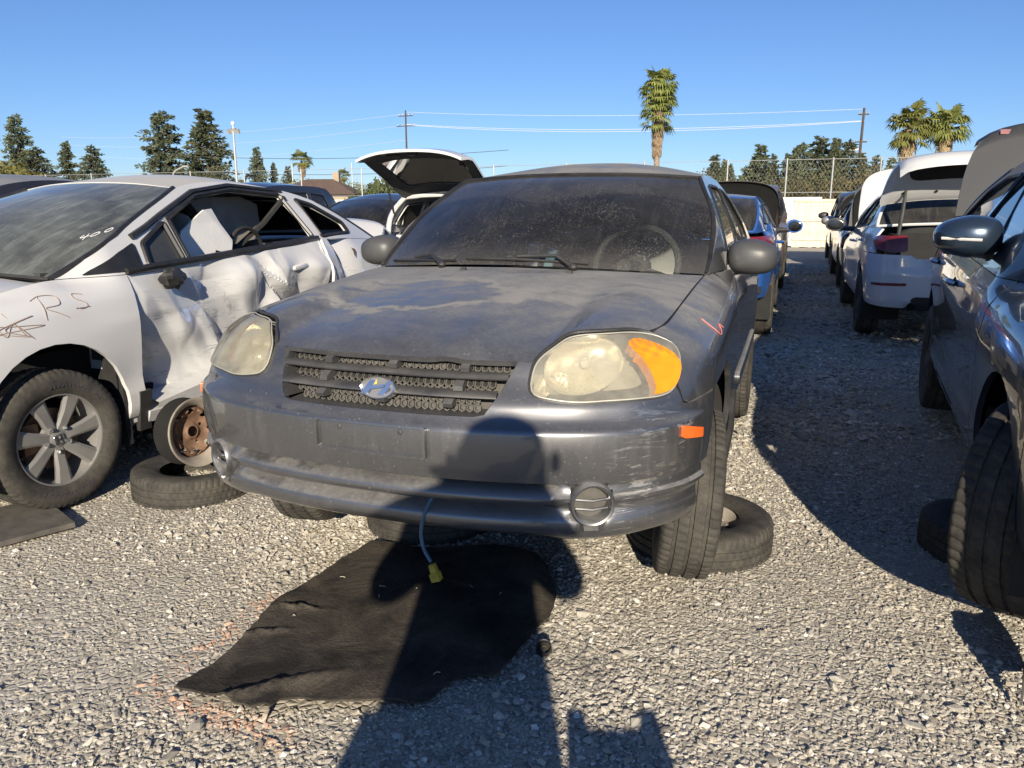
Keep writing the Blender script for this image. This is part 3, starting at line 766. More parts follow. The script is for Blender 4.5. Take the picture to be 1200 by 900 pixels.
# floor of the grille recess
P = []
for t in np.linspace(-.303, .303, 30): P.append([hs.S(t, .7655, .0), hs.S(t, .7655, -.02), hs.S(t, .7700, -.08)])
link('grille_tray', grid_mesh('grille_tray', P, M['grey_plastic']), gri)
for sg in (1, -1):
    P = []
    for t, z in zip((.3076, .345, .3835), (.772, .825, .8925)): P.append([hs.S(t * sg, z, .002), hs.S(t * sg, z, -.08)])
    link('grille_cheek', grid_mesh('grille_cheek', P, HP), gri)
# honeycomb lattice
hx_ = MB(); rad = .0125
for rI in range(7):
    z0 = .779 + rI * rad * 1.5
    lim = .285 + (z0 - .768) * .75
    n_h = int(lim * 2 / (rad * 1.732))
    for k in range(n_h):
        t0 = -lim + (k + .5 * (rI % 2) + .5) * rad * 1.732
        if abs(t0) > lim - rad: continue
        c = [hs.S(t0 + rad * .9 * math.cos(R(90 + 60 * q)), z0 + rad * .9 * math.sin(R(90 + 60 * q)), -.036) for q in range(6)]
        ci = [hs.S(t0 + rad * .66 * math.cos(R(90 + 60 * q)), z0 + rad * .66 * math.sin(R(90 + 60 * q)), -.0365) for q in range(6)]
        cb_ = [p + np.array([0, .010, 0]) for p in ci]
        hx_.add(c + ci + cb_, [(q, (q + 1) % 6, 6 + (q + 1) % 6, 6 + q) for q in range(6)] + [(6 + q, 6 + (q + 1) % 6, 12 + (q + 1) % 6, 12 + q) for q in range(6)])
        blank = (rI >= 5 and -.22 < t0 < .16) or rI < 2
        hx_.add(cb_, [tuple(range(6))], 0 if blank else 1)
ho = hx_.put('honeycomb', [M['mesh_grey'], M['void']], gri, smooth=False); ho['kind'] = 'stuff'
def gbar(z0, z1, lim, name='grille_bar'):
    P = []
    for t in np.linspace(-lim, lim, 40):
        P.append([hs.S(t, z1 + .001, -.030), hs.S(t, z1, -.012), hs.S(t, z1 - .004, -.002), hs.S(t, (z0 + z1) / 2, .002), hs.S(t, z0 + .003, -.001), hs.S(t, z0, -.008), hs.S(t, z0 - .001, -.030)])
    link(name, grid_mesh(name, P, M['grille_paint'], flip=True, angle=60), gri)
gbar(.849, .864, .362); gbar(.807, .821, .335)
def gpost(t, z0, z1):
    a0 = MB(); V = []
    for z, o in ((z0, -.060), (z0, -.006), ((z0 + z1) / 2, .004), (z1, -.006), (z1, -.060)):
        for dt in (-.013, .013): V.append(hs.S(t + dt, z, o))
    F = [(2 * i, 2 * i + 1, 2 * i + 3, 2 * i + 2) for i in range(4)] + [(0, 2, 4, 6, 8), (1, 3, 5, 7, 9)[::-1]]
    a0.add(V, F); a0.put('grille_post', [M['grille_paint']], gri, angle=20)
for z0, z1, xs in ((.866, .890, (-.20, .015, .235)), (.823, .847, (-.195, .225)), (.784, .805, (-.185, .008, .205))):
    for x in xs: gpost(x, z0, z1)
# badge: slanted H in an oval
bc = hs.S(0.0, .822, .016); tilt = R(18)
bd = MB(); bd.lathe([(.046, .004), (.052, -.002), (.0495, -.006), (.0455, -.004), (.044, .002)], 40, 'y'); bd.lathe([(.0005, .001), (.046, .001)], 40, 'y', mi=3); bd.lathe([(.052, -.002), (.050, .02)], 32, 'y')
o = len(bd.V)
for i in range(o): x, y, z = bd.V[i]; bd.V[i] = (x * 1.02, y, z * .60)
for sx in (-1, 1):
    bd.add([(sx * .026 - .010 + .012, -.004, .019), (sx * .026 + .008 + .012, -.004, .019), (sx * .026 + .006 - .012, -.004, -.019), (sx * .026 - .012 - .012, -.004, -.019),
            (sx * .026 - .010 + .012, .001, .019), (sx * .026 + .008 + .012, .001, .019), (sx * .026 + .006 - .012, .001, -.019), (sx * .026 - .012 - .012, .001, -.019)],
           [(3, 2, 1, 0), (0, 1, 5, 4), (1, 2, 6, 5), (2, 3, 7, 6), (3, 0, 4, 7)])
bd.add([(-.020, -.0075, -.006), (.020, -.0075, .002), (.020, -.0075, .010), (-.020, -.0075, .002)], [(0, 1, 2, 3)])
bd.add([(-.022, -.0005, .006), (-.004, -.0005, .010), (-.006, -.0005, .022), (-.016, -.0005, .018)], [(0, 1, 2, 3)], 2)
bd.add([(-.040, -.0005, -.012), (-.024, -.0005, -.017), (-.014, -.0005, .002), (-.030, -.0005, .012)], [(0, 1, 2, 3)], 1); bd.add([(.014, -.0005, -.004), (.022, -.0005, -.016), (.038, -.0005, -.004), (.032, -.0005, .012)], [(0, 1, 2, 3)], 1)
bd.put('badge', [M['chrome'], M['badge_blue'], M['badge_yellow'], M['badge_grey']], gri, loc=tuple(bc), rot=(-tilt, 0, 0))
# --- bonnet
A = [(0, .088, .900), (.12, .092, .9005), (.17, .094, .906), (.22, .101, .8995), (.354, .131, .8975), (.402, .142, .8995), (.434, .190, .937), (.465, .236, .9615), (.532, .281, .970), (.599, .348, .967), (.652, .388, .957)]
A0 = [(0, .088, .900)] + [(x, y, z if x < .1 or x > .3 else .899) for x, y, z in A[1:]]
Bc = [(.652, .388, .957)] + [tuple(hs.S(tyy(y_), float(hs.ztop_y(y_))) + np.array([-.004, 0, .001])) for y_ in (.44, .60, .9, 1.1)] + [(.698, 1.30, 1.041)]
Cc = [(0, 1.075, 1.070), (.2, 1.095, 1.066), (.35, 1.135, 1.061), (.55, 1.22, 1.050), (.698, 1.30, 1.041)]
Dc = [(0, .088, .900), (0, .125, .927), (0, .20, .952), (0, .35, .984), (0, .6, 1.022), (0, .85, 1.052), (0, 1.075, 1.070)]
Pr = coons(A, Cc, Dc, Bc, 56, 44); Pl = coons(A0, Cc, Dc, Bc, 56, 44)
Pl[..., 0] *= -1
Pf = np.concatenate([Pl[::-1], Pr[1:]], 0)
# tuck the front lip under
bonnet = link('bonnet', grid_mesh('bonnet', Pf, HP, flange=.016, fdir=(0, .35, -.9), angle=60), hero)
for x in (-.17, .245):
    i = int(np.argmin(np.abs(Pf[:, -4, 0] - x))); p = Pf[i, -4]
    q = MB(); q.box((p[0], p[1], p[2] + .004), (.026, .018, .012), taper=(.7, .6)); q.put('washer_nozzle', [M['black']], bonnet)
# --- wings, doors, quarters
def arch(yc, zc, r, a0, a1, n=20): return [(tyy(yc + r * math.cos(R(q))), zc + r * math.sin(R(q))) for q in np.linspace(a0, a1, n)]
def ztc(y, d=0.0): return float(hs.ztop_y(y)) - d
top = lambda y0, y1, n, d=0.001: [(tyy(y), ztc(y, d)) for y in np.linspace(y0, y1, n)]
YW1, YW2 = .80, 3.24
for sg in (1, -1):
    e = np.array([sg, 1])
    # wing: seat of the headlight, bonnet seam, door gap, sill, arch, bumper seam
    up_edge = path[j:] if path[j // 2, 1] < .88 else path[:j + 1][::-1]
    pe = [q for q in seat if q[0] > .885 and q[1] > .83]
    pe = sorted(pe, key=lambda q: math.atan2(q[1] - .885, q[0] - .70))
    pe = [tuple(q) for q in pe if q[1] < .955]
    wing = [(.889, .790), (.905, .784), (.9806, .791), (tyy(.475), .795)] + arch(YW1, .46, .345, 100, 0, 22)[1:] \
        + [(tyy(1.155), .445), (tyy(1.41), .445), (tyy(1.415), .8)] + top(1.405, .42, 24)
    wing += [q for q in pe[::-1]]
    panel('front_wing', np.array(wing) * e, hs.S, HP, hero, pitch=.024, flange=.02)
    door = [(tyy(1.42), .445), (tyy(2.66), .445), (tyy(2.66), .8)] + top(2.66, 1.42, 16) + [(tyy(1.42), .8)]
    d = panel('door', np.array(door) * e, hs.S, HP, hero, pitch=.05, flange=.02)
    mo = [(tyy(1.44), .60), (tyy(2.65), .61), (tyy(2.65), .655), (tyy(1.44), .645)]
    panel('door_moulding', np.array(mo) * e, lambda t, z: hs.S(t, z, .010), HP, d, pitch=.05, flange=.012)
    hd = MB(); p = hs.S(tyy(2.5) * sg, .93, .012); hd.box(p, (.03, .15, .03)); hd.put('door_handle', [HP], d)
    qt = [(tyy(2.668), .445)] + arch(YW2, .44, .345, 180, 0, 22) + [(tyy(3.6), .5), (tyy(4.0), .5), (tyy(4.05), .8)] + top(4.05, 2.668, 16)
    panel('rear_quarter', np.array(qt) * e, hs.S, HP, hero, pitch=.05, flange=.02)
    # marker lamp
    mk = panel('side_marker', rounded([(.850, .701), (.945, .686), (.947, .712), (.852, .735)], .006) * e, lambda t, z: hs.S(t, z, .010), M['orange'], hero, pitch=.02, flange=.012)
rb_ = [(tyy(4.05) * 1, .5)]
panel('rear_bumper', [(-(hs.T - tyy(4.0)), .45), ((hs.T - tyy(4.0)), .45), ((hs.T - tyy(4.0)), 1.03), (-(hs.T - tyy(4.0)), 1.03)], lambda r, z: hs.S(np.sign(r) * (hs.T - np.abs(r)), z), HP, hero, pitch=.08, flip=True)
# loose strip of wing edge hanging behind the front wheel, right side
lo = MB(); lo.tube([(.835, 1.30, .60), (.842, 1.12, .50), (.835, .93, .40), (.825, .80, .33)], [.012, .014, .012, .006], 6); lo.put('loose_strip', [M['black']], hero)
# --- greenhouse
xb = lambda y: hs.S(hs.ty(y), hs.ztop_y(y))[..., 0]
def G(y, z):
    y = np.asarray(y, float); z = np.asarray(z, float)
    s = (z - 1.045) / .40
    x0 = np.interp(y, [1.3, 1.62, 4.1], [.705, .776, .74])
    return np.stack([x0 - (.155 + .02 * np.clip((1.62 - y) / .3, 0, 1)) * s - .03 * s * s + .012 * np.sin(np.pi * np.clip(s, 0, 1)), y, z], -1)
def GL(y, z): p = G(y, z); p[..., 0] *= -1; return p
side = [(1.335, 1.044), (1.45, 1.110), (1.70, 1.262), (1.92, 1.385), (2.03, 1.430), (2.2, 1.452), (2.6, 1.463), (3.0, 1.450), (3.35, 1.385), (3.7, 1.24), (3.95, 1.09), (3.9, 1.062), (3.4, 1.072), (2.6, 1.062), (1.9, 1.054), (1.6, 1.049)]
w1 = rounded([(1.56, 1.070), (1.66, 1.135), (1.95, 1.30), (2.13, 1.395), (2.25, 1.405), (2.66, 1.405), (2.70, 1.085)], .03)
w2 = rounded([(2.80, 1.10), (2.79, 1.40), (2.95, 1.395), (3.2, 1.35), (3.45, 1.20), (3.48, 1.12)], .03)
for sg in (1, -1):
    mp = G if sg > 0 else GL
    fr_ = panel('window_frame', side, mp, HP, hero, pitch=.05, holes=[w1, w2], flange=.02, flip=sg < 0)
    for wp in (w1, w2):
        panel('side_window', grow(wp, .004), lambda y, z: mp(y, z) - np.array([.012 * sg, 0, 0]), M['side_glass'], hero, pitch=.08, flange=0, flip=sg < 0)
        t = MB(); t.tube([mp(np.array([q[0]]), np.array([q[1]]))[0] for q in np.vstack([wp, wp[:1]])], .007, 6, caps=False); t.put('window_seal', [M['black_trim']], fr_)
wy = [(1.345, 1.042), (1.45, 1.105), (1.70, 1.258), (1.92, 1.383), (2.03, 1.430)]
Wr = [tuple(G(y, z) - np.array([.012, 0, 0])) for y, z in wy]
base = full([(0, 1.095, 1.078), (.25, 1.12, 1.073), (.45, 1.185, 1.062), (.6, 1.27, 1.052), Wr[0]])
topc = full([(0, 1.935, 1.449), (.25, 1.955, 1.447), (.42, 1.99, 1.440), Wr[-1]])
Pw = coons(base, topc, mx(Wr), Wr, 40, 24, (0, -.02, .02))
ws = link('windscreen', grid_mesh('windscreen', Pw, M['hero_glass'], angle=80), hero)
def strip(Pg, off, name, mat, parent, width, edges):
    b = MB()
    for e in edges: b.tube(e, width, 6)
    b.put(name, [mat], parent)
strip(None, 0, 'windscreen_seal', M['black_trim'], ws, .011, [list(Pw[0]), list(Pw[-1]), list(Pw[:, -1])])
ra = [tuple(G(y, z)) for y, z in side[4:9]]
rf0 = full([(0, 1.945, 1.456), (.25, 1.965, 1.454), (.42, 2.0, 1.446), (ra[0][0], ra[0][1] + .005, ra[0][2] + .002)])
ra[0] = rf0[-1]
rr0 = full([(0, 3.3, 1.44), (.3, 3.31, 1.43), ra[-1]])
Prf = coons(rf0, rr0, mx(ra), ra, 28, 24, (0, 0, .035))
link('roof', grid_mesh('roof', Prf, HP, flange=.02, angle=60), hero)
rg = [tuple(G(y, z) - np.array([.015, 0, 0])) for y, z in ((3.35, 1.385), (3.7, 1.24), (3.95, 1.09))]
Prw = coons(rr0[:1] + full([(0, 3.31, 1.435), (.3, 3.32, 1.425), rg[0]])[1:-1] + [rg[0]] if False else full([(0, 3.31, 1.435), (.3, 3.32, 1.425), rg[0]]), full([(0, 4.0, 1.085), (.35, 3.99, 1.088), rg[-1]]), mx(rg), rg, 20, 12)
link('rear_window', grid_mesh('rear_window', Prw, M['side_glass']), hero)
dk0 = full([(0, 4.0, 1.08), (.4, 3.98, 1.07), (.70, 3.90, 1.055)]); dk1 = full([(0, 4.245, 1.05), (.4, 4.23, 1.045), (.70, 4.07, 1.04)])
link('boot_lid', grid_mesh('boot_lid', coons(dk0, dk1, [dk0[0], dk1[0]], [dk0[-1], dk1[-1]], 16, 4), HP), hero)
# cowl panel with wipers
P = coons(full([(x, y + .004, z - .012) for x, y, z in Cc]), [(x, y + .015, z - .012) for x, y, z in base], [(-.698, 1.304, 1.029), (-.70, 1.35, 1.03)], [(.698, 1.304, 1.029), (.70, 1.35, 1.03)], 30, 3)
link('cowl', grid_mesh('cowl', P, M['black']), hero)
def on_ws(u, v, lift=.0):
    i = u * (Pw.shape[0] - 1); j = v * (Pw.shape[1] - 1); i0, j0 = min(int(i), Pw.shape[0] - 2), min(int(j), Pw.shape[1] - 2); f, g = i - i0, j - j0
    p = (1 - f) * (1 - g) * Pw[i0, j0] + f * (1 - g) * Pw[i0 + 1, j0] + (1 - f) * g * Pw[i0, j0 + 1] + f * g * Pw[i0 + 1, j0 + 1]
    return p + np.array([0, -.6, .8]) * lift
for u0, u1, k in ((.30, .06, 0), (.66, .36, 1)):
    wp = MB(); a0 = on_ws(u0, 0, .01) + np.array([0, -.03, -.005])
    wp.tube([a0, on_ws(u0 - .05, .035, .03), on_ws((u0 + u1) / 2, .03, .024)], [.011, .008, .006], 6)
    wp.tube([on_ws(u1, .035, .008), on_ws((u0 + u1) / 2, .022, .014), on_ws(u0 + .03, .02, .008)], .006, 6)
    wp.ball(a0, (.018, .018, .014), 8, 6)
    wp.put('wiper', [M['black']], hero)
# --- mirrors
for sg in (1, -1):
    mi = MB()
    def shp(p):
        q = np.array([math.copysign(abs(p[0]) ** .72, p[0]), math.copysign(abs(p[1]) ** .8, p[1]), math.copysign(abs(p[2]) ** .72, p[2])])
        if q[1] > .25: q[1] = .25
        q[2] *= 1 - .22 * (q[0] * sg > 0) * abs(q[0]) * (1 if q[2] > 0 else .1)
        return q
    mi.ball((.858 * sg, 1.63, 1.098), (.100, .105, .072), 28, 18, f=shp)
    m_ = mi.put('door_mirror', [M['grey_plastic']], hero, angle=50)
    st = MB(); st.tube([(.735 * sg, 1.60, 1.045), (.775 * sg, 1.61, 1.048), (.83 * sg, 1.62, 1.055)], [.034, .030, .026], 10); st.box((.745 * sg, 1.61, 1.07), (.03, .12, .10), taper=(.8, .5)); st.put('mirror_arm', [M['grey_plastic']], m_)
    gl_ = MB(); gl_.ball((.858 * sg, 1.656, 1.098), (.088, .004, .060), 20, 8); gl_.put('mirror_glass', [M['mirror']], m_)
# --- inside
ins = MB()
P = coons(full([(0, 1.11, 1.055), (.45, 1.20, 1.045), (.68, 1.36, 1.03)]), full([(0, 1.62, 1.02), (.45, 1.62, 1.01), (.70, 1.62, .99)]), [(-.68, 1.36, 1.03), (-.70, 1.62, .99)], [(.68, 1.36, 1.03), (.70, 1.62, .99)], 12, 6, (0, 0, .02))
link('dashboard', grid_mesh('dashboard', P, M['dash'], flange=.35), hero)
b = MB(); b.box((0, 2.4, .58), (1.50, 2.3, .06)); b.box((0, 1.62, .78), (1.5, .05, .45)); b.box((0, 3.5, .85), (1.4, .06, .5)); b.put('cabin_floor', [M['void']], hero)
def seat_part(x, y, z, parent, mat, name='seat', recline=R(-14), wd=.50):
    s = MB()
    def cushion(p): return np.array([math.copysign(abs(p[0]) ** .45, p[0]), math.copysign(abs(p[1]) ** .5, p[1]), math.copysign(abs(p[2]) ** .5, p[2])])
    s.ball((0, 0, .10), (wd / 2, .26, .10), 20, 12, f=cushion)
    o = len(s.V); s.ball((0, 0, 0), (wd / 2, .09, .33), 20, 14, f=lambda p: cushion(p) * np.array([1 - .22 * max(0, p[2]), 1, 1]))
    o2 = len(s.V); s.ball((0, 0, .44), (.13, .05, .10), 16, 10, f=cushion)
    s.tube([(-.05, 0, .30), (-.05, 0, .40)], .007, 6); s.tube([(.05, 0, .30), (.05, 0, .40)], .007, 6)
    rm = np.array(Euler((recline, 0, 0)).to_matrix())
    for i in range(o, len(s.V)): s.V[i] = tuple(rm @ np.array(s.V[i]) + np.array([0, .25, .45]))
    return s.put(name, [mat], parent, angle=60, loc=(x, y, z))
for x in (-.36, .36): seat_part(x, 2.15, .42, hero, M['hero_seat'])
seat_part(0, 3.0, .40, hero, M['hero_seat'], 'rear_bench', wd=1.25)
sw = MB()
t_ = np.linspace(0, 2 * math.pi, 33); sw.tube([(.185 * math.cos(q), 0, .185 * math.sin(q)) for q in t_], .015, 8, caps=False)
for q in (R(200), R(-20), R(-90)): sw.tube([(0, .02, 0), (.18 * math.cos(q), 0, .18 * math.sin(q))], .014, 6)
sw.ball((0, .02, 0), (.065, .04, .06), 14, 8); sw.tube([(0, .02, 0), (0, -.25, -.1)], .03, 8)
sw.put('steering_wheel', [M['dash']], hero, loc=(.36, 1.72, 1.045), rot=(R(-25), 0, 0))
mir = MB(); mir.box((0, 1.87, 1.385), (.22, .02, .055)); mir.tube([(0, 1.86, 1.40), (0, 1.83, 1.42)], .01, 6); mir.put('inside_mirror', [M['black']], hero)
# seat belt, red and blue papers lying on the dash's far side
pp = MB(); pp.box((-.12, 1.70, 1.04), (.05, .02, .20), (R(20), R(12), 0), 0); pp.box((-.05, 1.72, 1.03), (.04, .02, .18), (R(20), R(22), 0), 1); pp.box((-.22, 1.74, 1.03), (.10, .03, .10), (0, 0, .3), 2)
pp.put('seat_litter', [M['airbag'], simple('pale blue paper', (.25, .42, .48), .7), simple('red cloth', (.25, .05, .05), .8)], hero)
# --- body underneath
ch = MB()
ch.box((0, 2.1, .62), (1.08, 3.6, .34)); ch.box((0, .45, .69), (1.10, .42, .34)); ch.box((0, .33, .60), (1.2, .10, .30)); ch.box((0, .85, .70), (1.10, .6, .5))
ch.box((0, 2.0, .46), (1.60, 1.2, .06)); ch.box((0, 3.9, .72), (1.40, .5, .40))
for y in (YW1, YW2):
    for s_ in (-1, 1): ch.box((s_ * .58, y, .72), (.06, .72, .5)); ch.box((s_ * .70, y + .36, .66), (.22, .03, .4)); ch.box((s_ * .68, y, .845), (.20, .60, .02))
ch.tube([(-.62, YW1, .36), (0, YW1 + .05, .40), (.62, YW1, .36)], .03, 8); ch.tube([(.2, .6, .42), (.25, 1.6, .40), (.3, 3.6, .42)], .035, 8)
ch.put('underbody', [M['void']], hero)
# --- wheels (hanging, turned slightly towards the right)
TY['hub'] = hub_mesh('hub', .19)
TY['small'] = tyre_mesh('small_tyre', .290, .182, .170, 64)
TY['steel_small'] = rim_steel('steel_rim', .170, .182, 'rim_tan')
wheel(hero, (.735, .80, .355), TY['small'], TY['steel_small'], steer=10, camber=4, spin=.4)
wheel(hero, (-.735, .80, .355), TY['small'], TY['steel_small'], side=-1, steer=10, spin=.2)
wheel(hero, (.725, YW2, .30), TY['small'], TY['steel_small'], spin=.9)
wheel(hero, (-.725, YW2, .30), TY['small'], TY['steel_small'], side=-1)
# crayon squiggle on the right wing
def stroke(name, pts, mapf, mat, parent, r=.003, smooth=True):
    P = smooth_curve([mapf(*q) for q in pts], max(6, len(pts) * 6)) if smooth else [mapf(*q) for q in pts]
    b = MB(); b.tube(P, r, 5); return b.put(name, [mat], parent)
# ------------------------------------------------------------------ other cars
def car(label, loc, rot, c, group=None):
    """a whole car from a few measurements; the front is at local y = 0 and the tail at y = L. Returns the thing and a dict of what was built."""
    root = thing('parked_car', label, 'car', loc, (0, 0, R(rot)), group)
    L, W, zb = c['L'], c['W'], c['zb']
    P_, GLS = c['paint'], c.get('glass', M['dark_glass'])
    nf, nr = c.get('nose', 1.0), c.get('tail', 1.0)
    plan = [(0, 0), (W * .40, .02 * nf), (W * .66, .085 * nf), (W * .84, .20 * nf), (W * .945, .38 * nf), (W * .985, .65), (W, 1.1), (W, L * .5), (W * .995, L - 1.2), (W * .965, L - .6), (W * .91, L - .30 * nr), (W * .80, L - .12 * nr), (W * .5, L - .025 * nr), (0, L)]
    tops = c['ztop']
    zf = tops[0][1]; zr = tops[-1][1]
    fl = c.get('front_lean', .16); rl = c.get('rear_lean', .09)
    front = [(0, .05), (.12, .012), (.3, 0), (.5, .006), (.56, .02), (.75, fl * .45), (.9, fl * .78), (1, fl)]
    fend = [(0, .035), (.15, .012), (.4, 0), (.62, 0), (.78, .012), (.86, .026), (.93, .065), (1, .15)]
    door = [(0, .05), (.10, .018), (.22, .012), (.30, .022), (.55, .006), (.72, .0), (.76, .004), (.88, .02), (1, .055)]
    quar = [(0, .04), (.15, .012), (.4, .006), (.66, 0), (.8, .012), (.9, .035), (1, .10)]
    rear = [(0, .06), (.12, .02), (.25, 0), (.45, 0), (.52, .02), (.7, rl * .5), (.9, rl * .8), (1, rl)]
    yA, yC = c['yA'], c['yC']
    s = Shell(plan, tops, zb, [('x', 0, front), ('x', W * .72, front), ('y', .62, fend), ('y', yA, fend), ('y', yA + .30, door), ('y', yC - .4, door), ('y', L - .6, quar), ('r', 0, rear)])
    ty = lambda y: float(s.ty(y)); T = s.T
    def zt(y, d=0.0): return float(s.ztop_y(y)) - d
    top = lambda y0, y1, n, d=.001: [(ty(y), zt(y, d)) for y in np.linspace(y0, y1, n)]
    Srear = lambda r, z: s.S(np.sign(r) * (T - np.abs(r)), z)
    y1, y2, Rw, zw = c['yw'][0], c['yw'][1], c['Rw'], c['zw']
    ra = c.get('ra', Rw + .045); za = c.get('za', zw + .05)
    pt = c.get('pitch', .06)
    zs = zb + .03
    def arc(yc, a0, a1, n=16): return [(ty(yc + ra * math.cos(R(q))), za + ra * math.sin(R(q))) for q in np.linspace(a0, a1, n)]
    lowA = math.degrees(math.asin(max(-1, min(1, (zs - za) / ra))))
    yb0 = y1 - ra - .02; yb1 = y2 + ra + .02
    out = {'root': root, 's': s}
    zq = zf - c.get('hl_h', .20)       # top of the front bumper
    tb = ty(yb0)
    # front bumper, grille, headlights
    if c.get('front', True):
        fb = panel('front_bumper', [(-tb, zs), (tb, zs), (tb, zq), (ty(.25), zq), (0, zq - .02), (-ty(.25), zq), (-tb, zq)], s.S, P_, root, pitch=pt, flange=.02,
                   holes=[rounded([(-W * .55, zs + .05), (W * .55, zs + .05), (W * .62, zs + .17), (-W * .62, zs + .17)], .03)])
        panel('lower_grille', [(-W * .6, zs + .03), (W * .6, zs + .03), (W * .66, zs + .19), (-W * .66, zs + .19)], lambda t, z: s.S(t, z, -.03), M['void'], fb, pitch=.1, flange=0)
        tg = W * .50
        gr = panel('grille', rounded([(-tg, zq + .005), (tg, zq + .005), (tg * .96, zf - .03), (-tg * .96, zf - .03)], .03), lambda t, z: s.S(t, z, -.01), M['black'], root, pitch=.08, flange=.01)
        for q in np.linspace(zq + .03, zf - .05, 4):
            b = MB(); b.tube([s.S(t, q, .0) for t in np.linspace(-tg * .93, tg * .93, 12)], .008, 5); b.put('grille_bar', [M['chrome'] if c.get('chrome_grille') else M['black']], gr)
        for sg in (1, -1):
            e = np.array([sg, 1])
            hp = rounded([(tg * 1.04, zq + .012), (ty(.28), zq + .012), (ty(.62), zq + .08), (ty(.70), zf - .01), (ty(.3), zf - .012), (tg * 1.04, zf - .03)], .03) * e
            h = panel('headlight', hp, lambda t, z: s.S(t, z, .004), M['clear_lens'], root, pitch=.05, flange=.03)
            panel('lamp_housing', hp, lambda t, z: s.S(t, z, -.05), M['bezel'], h, pitch=.07, flange=0)
            b = MB(); p = s.S(tg * 1.35 * sg, (zq + zf) / 2, -.02); b.ball(p, (.07, .03, .06), 16, 10); b.put('lamp_reflector', [M['chrome']], h)
    dents = c.get('disp')
    for sg in (1, -1):
        e = np.array([sg, 1])
        yd = c['doors']
        wing = [(tb + .006, zq + .004)] + ([(ty(.62), zq + .075), (ty(.71), zf - .005)] if True else []) + top(.72, yd[0] - .005, 14) + [(ty(yd[0] - .005), zs + .2), (ty(yd[0] - .005), zs)] + arc(y1, lowA, 180 - max(0, lowA), 18)[0:]
        wing = [(tb + .006, zq - .06)] + [(tb + .006, zq + .02)] + wing[1:]
        wing = [q for q in wing]
        panel('front_wing', np.array(wing) * e, s.S, P_, root, pitch=pt, flange=.02, disp=dents and dents('wing', sg))
        for k in range(len(yd) - 1):
            a0, a1 = yd[k] + .004, yd[k + 1] - .004
            low = [(ty(a0), zs), (ty(a1), zs)]
            if k == len(yd) - 2 and a1 > y2 - ra:       # rear door cut by the wheel arch
                yl = y2 - math.sqrt(max(0, ra ** 2 - (zs - za) ** 2)) - .02
                low = [(ty(a0), zs), (ty(yl), zs)] + [(ty(y2 + (ra + .02) * math.cos(R(q))), za + (ra + .02) * math.sin(R(q))) for q in np.linspace(180 - lowA, 90, 14) if y2 + (ra + .02) * math.cos(R(q)) < a1]
                low.append((ty(a1), low[-1][1] + .03))
            pc_ = c.get('door_paint', P_)
            d = panel('door', np.array(low + top(a1, a0, 12)) * e, s.S, pc_, root, pitch=c.get('door_pitch', pt) if not (dents and sg > 0) else .014, flange=.02, disp=dents and dents('door', sg))
            out[('door', k, sg)] = d
            hy = a1 - .16; hz = zt(hy) - .13
            if not c.get('no_handle') or sg < 0:
                b = MB(); pp = [s.S(ty(q) * sg, hz + .008 * (1 if i in (1, 2) else 0), .004 + (.03 if i in (1, 2) else 0)) for i, q in enumerate((hy - .10, hy - .08, hy + .05, hy + .08))]
                b.tube(pp, [.012, .013, .013, .012], 8); b.put('door_handle', [M['chrome'] if c.get('chrome_handle') else P_], d)
                b = MB(); b.ball(s.S(ty(hy) * sg, hz, -.008), (.012, .07, .028), 14, 8); b.put('handle_cup', [M['void']], d)
        yq0 = yd[-1] + .004
        if yq0 > y2 - ra: q0 = [(ty(yq0), za + math.sqrt(max(0, ra ** 2 - (yq0 - y2) ** 2)))] + arc(y2, math.degrees(math.acos((yq0 - y2) / ra)), max(lowA, 0), 14)
        else: q0 = [(ty(yq0), zs)] + arc(y2, 180 - lowA, max(lowA, 0), 18)
        zrb = c.get('zrb', zr - .18)
        yqe = L - .22
        if c.get('tail_cut', True):
            qt = q0 + [(ty(yb1) , zrb - .01), (ty(L - .30), zrb - .01), (ty(L - .36), zrb + .05), (ty(L - .42), zr - .005)] + top(L - .43, yq0, 16)
        panel('rear_quarter', np.array(qt) * e, s.S, P_, root, pitch=c.get('door_pitch', pt) if not (dents and sg > 0) else .014, flange=.02, disp=dents and dents('quarter', sg))
        # sill
        b = MB()
        P = [[s.S(ty(y) * sg, zs + .0, -.01), s.S(ty(y) * sg, zs - .03, .005), s.S(ty(y) * sg, zs - .06, -.03), s.S(ty(y) * sg, zs - .07, -.12)] for y in np.linspace(y1 + ra + .02, y2 - ra - .02, 10)]
        link('sill', grid_mesh('sill', P, c.get('sill_paint', P_), flip=sg < 0), root)
        # rear lamp
        r1 = T - ty(L - .40)
        if c.get('rear', True):
            lp = c.get('lamp') or [(.52, zrb + .0), (.66, zrb - .005), (r1 + .10, zrb + .05), (r1 + .16, zr - .03), (r1, zr - .015), (.54, zr - .03)]
            lm = panel('tail_lamp', rounded(np.array(lp), .025) * e, lambda r, z: s.S(np.sign(r) * (T - np.abs(r)), z, .006), M['red_lamp'], root, pitch=.04, flange=.006, flip=True)
    if c.get('rear', True):
        rb = T - ty(yb1)
        rbm = panel('rear_bumper', [(-rb, zs), (rb, zs), (rb, zrb - .018), (.55, zrb - .018), (.5, zrb - .05), (-.5, zrb - .05), (-.55, zrb - .018), (-rb, zrb - .018)], Srear, P_, root, pitch=pt, flange=.02, flip=True)
        panel('rear_valance', rounded([(-.55, zs - .01), (.55, zs - .01), (.50, zs + .11), (-.50, zs + .11)], .04), lambda r, z: s.S(np.sign(r) * (T - np.abs(r)), z, .006), M['black'], rbm, pitch=.08, flange=.01, flip=True)
        out['rear_bumper'] = rbm
        if not c.get('trunk_open'):
            panel('tail_panel', [(-.5, zrb - .04), (.5, zrb - .04), (.51, zr - .01), (-.51, zr - .01)], Srear, P_, root, pitch=pt, flip=True)
